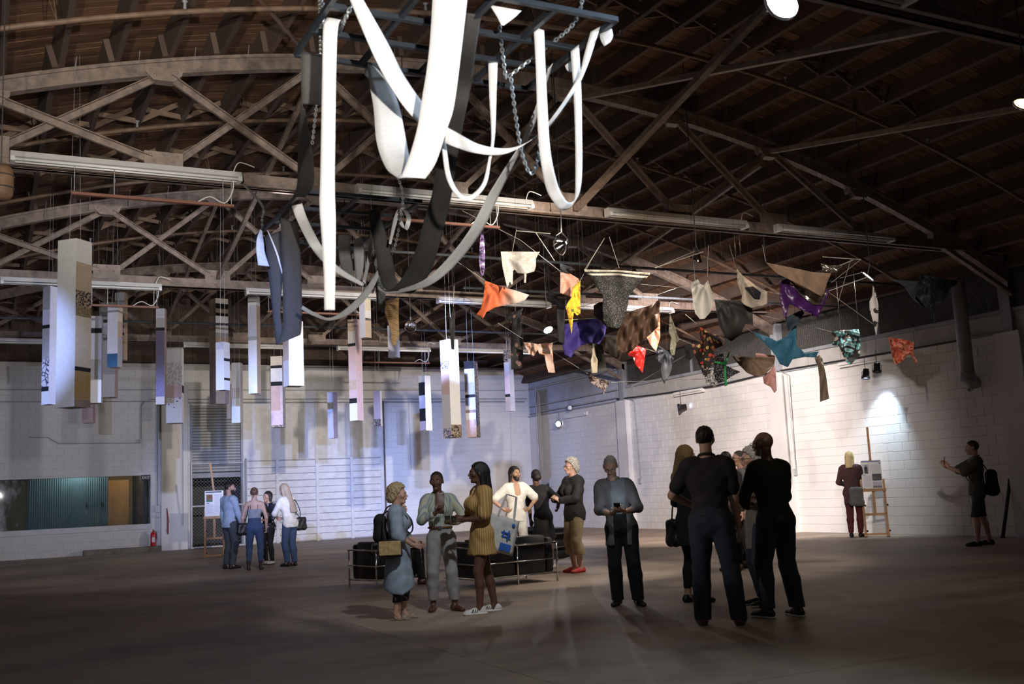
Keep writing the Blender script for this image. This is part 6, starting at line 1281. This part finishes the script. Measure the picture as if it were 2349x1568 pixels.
def hgt(top, g): r = ray(*top); return 1.35 + r.z / math.hypot(r.x, r.y) * math.hypot(g[0], g[1])

def cl(n, c, **k): return mk('cloth_' + n, c, k.pop('rough', .85), k.pop('var', .15), k.pop('scale', 12), **k)
C_JEAN = cl('denim', (.045, .075, .15), scale=30); C_DJEAN = cl('dark_denim', (.028, .040, .066), scale=30); C_GREYJ = cl('grey_jean', (.07, .08, .095), scale=30); C_BLK = cl('black', (.012, .012, .013)); C_BLK2 = cl('soft_black', (.024, .023, .024))
C_SWEAT = cl('pale_blue_knit', (.42, .50, .62), scale=40); C_CAMI = cl('grey_camisole', (.28, .29, .33)); C_WHITE = cl('white_cotton', (.72, .69, .63)); C_TUNIC = cl('blue_tunic', (.30, .37, .46)); C_GREYT = cl('light_grey_twill', (.36, .36, .35)); C_KHAKI = cl('khaki', (.36, .27, .15)); C_CARD = cl('maroon_knit', (.055, .02, .022)); C_MAROON = cl('maroon_trouser', (.085, .012, .016)); C_CHAR = cl('charcoal_shirt', (.15, .15, .155)); C_TEE = cl('grey_blue_tee', (.22, .25, .28)); C_OLIV = cl('olive_shirt', (.09, .09, .075)); C_VEST = cl('grey_vest', (.2, .19, .16))
C_STRIPE = pattern('cloth_pastel_stripe', 'vstripe', [(.5, .52, .38), (.24, .32, .36), (.52, .55, .46), (.3, .38, .4), (.55, .56, .44)], 13); C_YEL = pattern('cloth_mustard_stripe', 'vstripe', [(.42, .24, .055), (.44, .25, .06), (.44, .25, .06), (.62, .48, .26)], 44); C_BWP = pattern('cloth_black_white_print', 'blotch', [(.012, .012, .016), (.014, .014, .018), (.02, .02, .03), (.5, .48, .5)], 11); C_FLP = pattern('cloth_dark_flower', 'dots', [(.018, .02, .026), (.3, .3, .3)], 26)
S_BLK = cl('black_shoe', (.012, .012, .012), rough=.5); S_WHT = cl('white_shoe', (.7, .69, .66), rough=.5); S_BRN = cl('brown_shoe', (.10, .035, .02), rough=.45); S_RED = cl('red_shoe', (.55, .05, .04), rough=.6); S_BEI = cl('beige_sandal', (.42, .33, .25)); S_DKB = cl('dark_boot', (.035, .015, .015), rough=.5); M_BELT = cl('brown_belt', (.16, .06, .025), rough=.5)
G1 = gpx(527, 1304); I1 = person('man in a pale blue sweater beside the gate easel', G1, hgt((540, 1105), G1), 128, 'light', yaw=-42, arms=[dict(w=(-.125, -.10, .50), p=(-.4, 1, 0)), None], top=dict(m=C_SWEAT, sleeve=1.92, hem=.475, e=.02, se=.008), bottom=dict(m=C_GREYJ, e=.016, st=.018), shoes=dict(m=S_BLK), hair=dict(s='crop', c=(.03, .018, .012)), beard=(.03, .018, .012))
G2 = gpx(585, 1306); I2 = person('woman with a hair bun in a grey camisole and jeans', G2, hgt((585, 1118), G2), 176, 'light', feet=((-.075, 0, -6), (.075, 0, 6)), top=dict(m=C_CAMI, sleeve=0, hem=.60, e=.008, strap=1, n='camisole'), bottom=dict(m=C_JEAN, e=.016, eb=.008, len=.09, rise=.02), shoes=dict(m=S_DKB, s='boot'), hair=dict(s='bun', c=(.12, .06, .035)), arms=[dict(w=(-.14, -.04, .5)), dict(w=(.14, -.06, .5))], bust=.8)
G3 = gpx(617, 1294); I3 = person('smiling woman in a black and white printed blouse', G3, hgt((622, 1127), G3), -42, 'light', yaw=-8, top=dict(m=C_BWP, sleeve=1.35, hem=.44, e=.025, n='blouse'), bottom=dict(m=C_BLK), shoes=dict(m=S_WHT, sole=S_BLK, th=.03, s='sneaker'), hair=dict(s='bob', c=(.018, .012, .01)), arms=[dict(w=(-.05, -.15, .58), p=(-1, .6, -.2), d=(.6, -.5, .1)), dict(w=(.03, -.16, .61), p=(1, .6, -.2), d=(-.6, -.5, .2))], bust=1)
G4 = gpx(667, 1298); I4 = person('woman with very long grey blond hair in a white blouse', G4, hgt((652, 1115), G4) * 1.03, -140, 'light', lean=(-.01, -.075), yaw=5, pitch=12, top=dict(m=C_WHITE, sleeve=1.6, hem=.47, e=.024, n='blouse'), bottom=dict(m=C_JEAN, e=.012, eb=.02), shoes=dict(m=S_BLK), hair=dict(s='long', c=(.36, .27, .19), L=.52, w=.15), arms=[dict(w=(-.05, -.2, .58), p=(-1, .6, -.2)), dict(w=(.05, -.2, .6), p=(1, .6, -.2))], bust=.8)
G5 = gpx(918, 1420); I5 = person('woman with curly blond hair in a pale blue tunic', G5, hgt((915, 1113), G5), 84, 'light', yaw=-4, build=1.08, arms=[dict(w=(-.115, -.13, .55), p=(-.5, 1, -.2), d=(.1, -1, -.25)), dict(w=(.1, -.14, .56), p=(.5, 1, -.2))], feet=((-.04, .02, -4), (.05, -.03, 6)), top=dict(m=C_TUNIC, sleeve=1.25, hem=.26, e=.03, flare=.05, asym=.55, se=.015, n='tunic', fold=.007), bottom=dict(m=C_FLP, e=.012, len=.13, n='leggings'), shoes=dict(m=S_BEI, s='sandal'), hair=dict(s='curly', c=(.42, .33, .19)), bust=1)
G6 = gpx(1018, 1400); I6 = person('short haired person in a pastel striped shirt and grey trousers', G6, hgt((996, 1082), G6), -6, 'dark', yaw=-6, lean=(-.012, 0), build=1.02, arms=[dict(w=(-.015, -.15, .705), p=(-1, .5, -.5), d=(.35, -.4, .8), n=(.5, -.3, .5), curl=.75), dict(w=(.105, -.16, .625), p=(1, .5, -.5), d=(-.5, -.6, .25), curl=.8)], feet=((-.075, 0, -4), (.085, -.03, 38)), top=dict(m=C_STRIPE, sleeve=1.72, hem=.565, e=.014, se=.004, collar=1, v=1.1), bottom=dict(m=C_GREYT, e=.016, eb=.022, len=.075, rise=-.01), belt=M_BELT, shoes=dict(m=S_BRN), hair=dict(s='crop', c=(.012, .009, .008)), bust=.7)
G7 = gpx(1114, 1405); I7 = person('woman with long dark hair in a mustard striped dress', G7, hgt((1118, 1060), G7), -74, 'dark', yaw=-6, build=1.12, arms=[dict(w=(-.03, -.155, .63), p=(-1, .8, -.5), d=(.3, -1, .1), curl=.7), dict(w=(.05, -.145, .625), p=(.7, 1, -.5), d=(-.3, -1, .1), curl=.6)], feet=((-.055, .075, -12), (.055, -.06, 0)), top=dict(m=C_YEL, sleeve=.82, hem=.385, e=.02, flare=.045, se=.014, n='dress', v=.6), shoes=dict(m=S_WHT, sole=cl('white_sole', (.8, .78, .74)), s='sneaker', stripe=1), hair=dict(s='shoulder', c=(.012, .010, .011), L=.23, w=.1), bust=1.15)
G8 = ground_for(1194, 1069, 1.745, 1190); I8 = person('bearded man in a white polo shirt with hands on hips', G8, 1.745, 22, 'tan', yaw=14, build=1.05, arms=[dict(w=(-.125, -.02, .585), p=(-1, .25, 0), d=(.8, -.5, -.2)), dict(w=(.125, -.02, .585), p=(1, .25, 0), d=(-.8, -.5, -.2))], top=dict(m=C_WHITE, sleeve=.8, hem=.47, e=.02, se=.012, collar=1, v=.9), bottom=dict(m=C_WHITE), shoes=dict(m=S_WHT), hair=dict(s='shoulder', c=(.014, .01, .009), L=.14, w=.09), beard=(.014, .01, .009))
G9 = ground_for(1242, 1079, 1.66, 1252); I9 = person('woman in a black dress leaning on the sofa', G9, 1.68, 158, 'dark', yaw=20, lean=(.055, -.03), arms=[dict(w=(-.10, -.17, .60), p=(-1, .3, -.4)), dict(w=(.185, -.10, .415), p=(.6, .8, 0), d=(.1, -.5, -.8), n=(0, -.4, -1), curl=.1)], feet=((-.075, .02, -8), (.05, 0, 8)), top=dict(m=C_BLK, sleeve=.9, hem=.30, e=.016, flare=.075, se=.012, n='dress'), shoes=dict(m=S_WHT, s='sneaker'), hair=dict(s='puff', c=(.02, .013, .011), fr=1), bust=1)
G10 = gpx(1325, 1312); I10 = person('person with curly grey hair in a black hoodie and red shoes', G10, hgt((1315, 1052), G10), -58, 'light', yaw=-4, build=1.15, arms=[dict(w=(-.05, -.18, .645), p=(-1, .6, -.4), d=(.5, -.5, .6), curl=.8), dict(w=(.05, -.18, .635), p=(1, .6, -.4), d=(-.5, -.5, .6), curl=.8)], top=dict(m=C_BLK2, sleeve=1.85, hem=.455, e=.032, se=.0, collar=1, n='hoodie'), bottom=dict(m=C_KHAKI, e=.018, eb=.045, len=.155), shoes=dict(m=S_RED), hair=dict(s='curly', c=(.36, .34, .3)), glasses=True, bust=.9)
G11 = gpx(1436, 1388); H11 = hgt((1402, 1060), G11) * 1.045; I11 = person('grey haired man in an open dark shirt reading his phone', G11, H11, -6, 'light', pitch=32, lean=(-.03, -.02), build=1.12, arms=[dict(w=(-.04, -.20, .615), p=(-1, .7, -.6), d=(.55, -.6, .25), n=(.3, -.1, .9), curl=.55), dict(w=(.05, -.20, .625), p=(1, .7, -.6), d=(-.5, -.6, .3), n=(-.3, -.1, .9), curl=.65)], feet=((-.055, .02, -10), (.085, -.02, 24)), top=dict(m=C_CHAR, sleeve=1.4, hem=.40, e=.02, se=.003, flare=.028, open=.075, collar=1, under=C_TEE, uhem=.5), bottom=dict(m=C_BLK, e=.016, eb=.024, st=.026, len=.035), shoes=dict(m=S_BLK), hair=dict(s='crop', c=(.34, .33, .31)), glasses=True)
G12 = ground_for(1582, 1021, 1.765, 1594); I12 = person('blond woman in black half hidden behind the tallest man', G12, 1.765, 130, 'light', arms=[dict(w=(-.1, -.15, .6)), dict(w=(.1, -.15, .6))], top=dict(m=C_BLK, sleeve=1.8, hem=.36, e=.018, flare=.02, n='dress'), bottom=dict(m=C_BLK, len=.09), shoes=dict(m=S_BLK), hair=dict(s='long', c=(.30, .19, .08), L=.27, w=.1), fast=True)
G13 = gpx(1648, 1432); I13 = person('tallest man in a black short sleeved shirt, his back turned', G13, hgt((1645, 975), G13), 178, 'light', build=1.14, yaw=-12, arms=[dict(w=(-.135, -.05, .475), p=(-.6, .8, 0)), dict(w=(.105, -.13, .60), p=(1, .55, -.35))], feet=((-.105, .02, -8), (.075, -.01, 12)), top=dict(m=C_BLK2, sleeve=.68, hem=.535, e=.018, se=.008, collar=1), bottom=dict(m=C_DJEAN, e=.024, eb=.026, len=.025, st=.032), shoes=dict(m=S_BRN), hair=dict(s='short', c=(.016, .011, .009)))
G14 = ground_for(1678, 1035, 1.78, 1684); I14 = person('dark haired man in black between the tall man and the others', G14, 1.78, -28, 'light', top=dict(m=C_BLK, sleeve=1.85, hem=.47), bottom=dict(m=C_BLK), shoes=dict(m=S_BLK), hair=dict(s='short', c=(.02, .012, .009)), fast=True)
G15 = ground_for(1712, 1032, 1.80, 1716); I15 = person('man with dark glasses in profile behind the grey haired woman', G15, 1.80, -68, 'tan', top=dict(m=C_CHAR, sleeve=1.85, hem=.47, collar=1), bottom=dict(m=C_BLK), shoes=dict(m=S_BLK), hair=dict(s='crop', c=(.03, .022, .018)), glasses=True, fast=True)
G16 = gpx(1752, 1388); I16 = person('grey haired woman with glasses in a long grey vest', G16, hgt((1728, 1028), G16), -72, 'light', arms=[dict(w=(-.05, -.17, .66), p=(-1, .7, -.4)), dict(w=(.04, -.19, .655), p=(1, .7, -.5), d=(-.3, -.9, .3), curl=.8)], top=dict(m=C_VEST, sleeve=1.4, hem=.36, e=.022, flare=.015, n='vest'), bottom=dict(m=C_DJEAN), shoes=dict(m=S_BLK, sole=S_WHT, th=.02), hair=dict(s='curly', c=(.36, .35, .33)), glasses=True, fast=True)
G17 = gpx(1797, 1415); I17 = person('bald man with glasses in a black sweater', G17, hgt((1758, 988), G17), -142, 'dark', lean=(-.0, -.03), build=1.15, yaw=22, arms=[dict(w=(-.04, -.18, .62), p=(-1, .7, -.4)), dict(w=(.06, -.18, .60), p=(1, .7, -.5))], feet=((-.08, .02, -6), (.075, -.04, 10)), top=dict(m=C_BLK2, sleeve=1.9, hem=.49, e=.016, se=.004), bottom=dict(m=C_DJEAN, e=.024, eb=.026, st=.03), shoes=dict(m=S_BLK, sole=S_WHT, th=.018, s='sneaker'), hair=None, glasses=True)
G18 = gpx(1965, 1231); I18 = person('blond woman in a maroon cardigan studying the poster', G18, hgt((1950, 1035), G18), 168, 'light', yaw=-6, build=1.08, arms=[dict(w=(-.07, -.17, .60), p=(-1, .7, -.4)), dict(w=(.08, -.16, .60), p=(1, .7, -.4))], top=dict(m=C_CARD, sleeve=1.8, hem=.40, e=.024, flare=.015, asym=-.25, n='cardigan'), bottom=dict(m=C_MAROON, e=.016), shoes=dict(m=S_BLK), hair=dict(s='shoulder', c=(.55, .42, .2), L=.2, w=.12))
G19 = gpx(2256, 1250); I19 = person('man in shorts with a backpack holding up his phone', G19, hgt((2250, 1009), G19), -78, 'light', build=1.12, arms=[dict(w=(-.02, -.27, .765), p=(-.6, .3, -1), d=(.1, -.5, .9), curl=.5), dict(w=(.04, -.25, .75), p=(.6, .3, -1), d=(-.1, -.4, .9), curl=.5)], feet=((-.08, .07, -6), (.07, -.07, 6)), top=dict(m=C_OLIV, sleeve=.9, hem=.475, e=.024, se=.014, collar=1), bottom=dict(m=cl('slate_short', (.05, .06, .075)), e=.016, eb=.02, len=.27, n='shorts'), shoes=dict(m=S_BLK, s='sneaker'), hair=dict(s='short', c=(.05, .03, .018)))
I20 = person('seated visitor in dark clothes in the cube armchair', (5.66, 15.42), 1.66, 78, 'light', sit=.46, lean=(0, -.05), feet=((-.08, -.30, -4), (.08, -.27, 6)), arms=[dict(w=(-.09, -.22, .36), p=(-.6, .6, -.6)), dict(w=(.09, -.22, .36), p=(.6, .6, -.6))], top=dict(m=C_BLK, sleeve=1.85, hem=.27, e=.015), bottom=dict(m=C_BLK, e=.02), shoes=dict(m=S_BRN), hair=dict(s='short', c=(.03, .02, .015)), fast=True)
# ------------------------------------------------------------------ what they carry
def soft_bag(lab, I, c, size, mat, strap=None, cat='bag', name='shoulder_bag', flap=None, yaw=0, sm=M_RUBBER, group=None):
    M4 = I['M']; p = M4 @ Vector(c); t = thing(name, lab, cat, p, I['rz'] + yaw); w_, d_, h_ = size
    f = Field((-w_, -d_ * 1.2, -h_ * .7), (w_, d_ * 1.2, h_ * .7), max(.008, w_ / 16)); r = min(w_, d_, h_) * .48
    f.cap((-w_ / 2 + r, 0, -h_ / 2 + r), (w_ / 2 - r, 0, -h_ / 2 + r), r * 1.05, r * 1.05, .03); f.cap((-w_ / 2 + r, 0, h_ / 2 - r), (w_ / 2 - r, 0, h_ / 2 - r), r * .8, r * .8, .06); f.cap((0, 0, -h_ / 2 + r), (0, 0, h_ / 2 - r), r, r * .85, .05)
    f.cap((-w_ / 2 + r, 0, -h_ / 2 + r), (-w_ / 2 + r, 0, h_ / 2 - r), r, r * .8, .05); f.cap((w_ / 2 - r, 0, -h_ / 2 + r), (w_ / 2 - r, 0, h_ / 2 - r), r, r * .8, .05)
    f.bumps(lambda X, Y, Z: .003 * np.sin(X * 60 + Z * 30)); link('bag_body', np_mesh('bag', [f.surface()], mat), t)
    inv = Matrix.Rotation(-(I['rz'] + yaw), 4, 'Z') @ Matrix.Translation(-p) @ M4
    if strap: 
        for st in strap: MB().tube(crom([tuple(inv @ Vector(q_)) for q_ in st], 6), .009, 6).build('strap', sm, t, True)
    if flap: cushion(-w_ * .48, w_ * .48, -d_ * .8, -d_ * .52, -h_ * .35, h_ * .45, .01).build('flap', flap, t)
    return t
def sh_(I, i, k=1.0): s_ = I['SH'][i]; return (s_[0] * .62, s_[1], s_[2] + .035 * I['h'])
I = I2; soft_bag('black slouchy shoulder bag carried by the camisole woman', I, (.23, .02, .82), (.24, .1, .23), M_LEATHER, [[(.2, .0, .92), (.13, .08, 1.15), sh_(I, 1), (.15, -.1, 1.1), (.24, -.03, .92)]], yaw=.3)
I = I4; soft_bag('black shoulder bag carried by the woman with very long hair', I, (-.25, .05, .86), (.24, .1, .26), M_LEATHER, [[(-.22, .06, .98), (-.16, .12, 1.15), (sh_(I, 0)[0], .02, 1.36), (-.17, -.1, 1.2), (-.25, .0, .99)]], yaw=-.3)
I = I5; soft_bag('black bag with a straw flap at the hip of the blue tunic', I, (-.25, .06, .78), (.25, .1, .19), M_LEATHER, [[(-.25, .1, .86), (-.17, .14, 1.0), (-.05, .12, 1.2), (.02, .02, 1.235), (.0, -.14, 1.1), (-.14, -.17, .95), (-.24, .0, .86)]], flap=mk('woven_straw', (.5, .36, .16), .8, .3, 30), yaw=-1.5)
soft_bag('small black backpack on the woman in the blue tunic', I, (-.02, .19, 1.0), (.22, .13, .3), C_BLK, [[(-.08, .17, 1.14), sh_(I, 0), (-.1, -.13, 1.05), (-.12, .1, .88)]], cat='backpack', name='backpack')
# tote with a blue print on the far shoulder of the mustard dress
I = I7; p = I['M'] @ Vector((.12, .19, .86)); t = thing('tote_bag', 'white cotton tote bag with blue print on the mustard dress', 'bag', p, I['rz'] + 1.35 + .25); t.rotation_euler[1] = .32
b = MB(); rows = []
for j in range(9):
    z = -.2 + .05 * j; r_ = []
    for i in range(9): x = (-.19 + .0475 * i) * (1 - .012 * j); r_.append((x, -.028 * math.cos((i - 4) / 4 * 1.5) - .006 * math.sin(j * 1.3 + i), z))
    rows.append(r_)
b.grid(rows, .003); b.grid([[(x, -y + .01, z) for x, y, z in r_] for r_ in rows], .003); b.build('bag_body', cl('tote_cotton', (.62, .61, .58)), t, True)
MBL = mk('tote_blue_print', (.02, .12, .5), .8)
MB().box(.0, .13, -.046, -.03, -.17, -.09).build('print_block', MBL, t); MB().box(-.02, .09, -.046, -.03, .02, .035).box(-.01, .1, -.046, -.03, -.02, -.008).box(.06, .075, -.046, -.03, -.05, .06).box(.0, .015, -.046, -.03, -.03, .05).build('print_letters', MBL, t); MB().ell((.1, -.038, .13), (.02, .01, .02), 10, 6).build('print_dot', MBL, t)
for sg in (-1, 1): MB().tube([(-.1, sg * .02, .19), (-.06, sg * .02, .45), (.06, sg * .02, .45), (.1, sg * .02, .19)], .008, 5).build('strap', cl('tote_cotton', (.62, .61, .58)), t)
I = I12; soft_bag('black bag hanging at the side of the half hidden blond woman', I, (.27, .03, .78), (.2, .1, .3), M_LEATHER, [[(.25, .05, .92), (.16, .08, 1.15), sh_(I, 1), (.16, -.1, 1.15), (.26, -.02, .92)]])
I = I18; soft_bag('grey slouchy bag on the back of the maroon cardigan', I, (-.12, .22, .88), (.3, .14, .4), cl('grey_canvas', (.12, .12, .12)), [[(-.1, .2, 1.06), (-.13, .13, 1.3), (sh_(I, 0)[0], .01, sh_(I, 0)[2]), (-.17, -.12, 1.2), (-.2, .1, 1.05)]])
I = I19; soft_bag('black backpack worn by the man in shorts', I, (0, .25, 1.1), (.32, .2, .46), C_BLK, [[(.1, .17, 1.32), sh_(I, 1), (.13, -.14, 1.2), (.15, .1, .98)], [(-.1, .17, 1.32), sh_(I, 0), (-.13, -.14, 1.2), (-.15, .1, .98)]], cat='backpack', name='backpack')
def held(I, i, off=(0, 0, 0)): 
    d = np.array(I['WR'][i]) - np.array(I['EL'][i]); d = np.array(I['HD'][i][0], float) if I['HD'][i][0] is not None else d; d = d / np.linalg.norm(d); return I['M'] @ Vector(np.array(I['WR'][i]) + d * .085 + np.array(off))
def phone(lab, p, rz, tilt, em=True):
    t = thing('phone', lab, 'phone', p, rz); t.rotation_euler = (tilt, 0, rz)
    cushion(-.037, .037, -.005, .005, -.075, .075, .0045).build('case', M_BLACK, t); MB().box(-.033, .033, -.0062, -.0052, -.068, .068).build('screen', emit('phone_screen', (.8, .9, 1), 2.5) if em else M_BLACK, t); return t
a, c = held(I11, 0), held(I11, 1); pp = (a + c) / 2 + Vector((0, 0, .03)); t = phone('lit phone in the hands of the grey haired man', pp, I11['rz'] + math.pi, -.75)
l = lamp('phone_glow', 'POINT', pp + Vector((0, 0, .08)), .8, (.8, .9, 1), None, .04)
phone('dark phone held up by the man in shorts', held(I19, 1, (-.02, -.02, .05)), I19['rz'] + math.pi, .1, False)
def cup(lab, p, r=.034, h_=.09):
    t = thing('plastic_cup', lab, 'cup', p - Vector((0, 0, h_ / 2)), 0, 'drinks held by visitors')
    MB().lathe([(.001, 0), (r * .75, 0), (r, h_), (r * .96, h_), (r * .72, .004), (.001, .004)], 16).build('cup_wall', glass('cup_plastic', (.9, .92, .92), .1), t, True); MB().lathe([(.001, .005), (r * .72, .005), (r * .82, h_ * .4), (.001, h_ * .4)], 16).build('drink', mk('drink', (.25, .2, .1), .2), t, True)
cup('clear plastic cup held by the person in the striped shirt', held(I6, 1, (0, -.03, .02))); cup('clear plastic cup held by the woman in the mustard dress', held(I7, 1, (0, -.02, -.02))); cup('clear plastic cup held by the woman in the grey vest', held(I16, 1, (0, -.02, .03)))
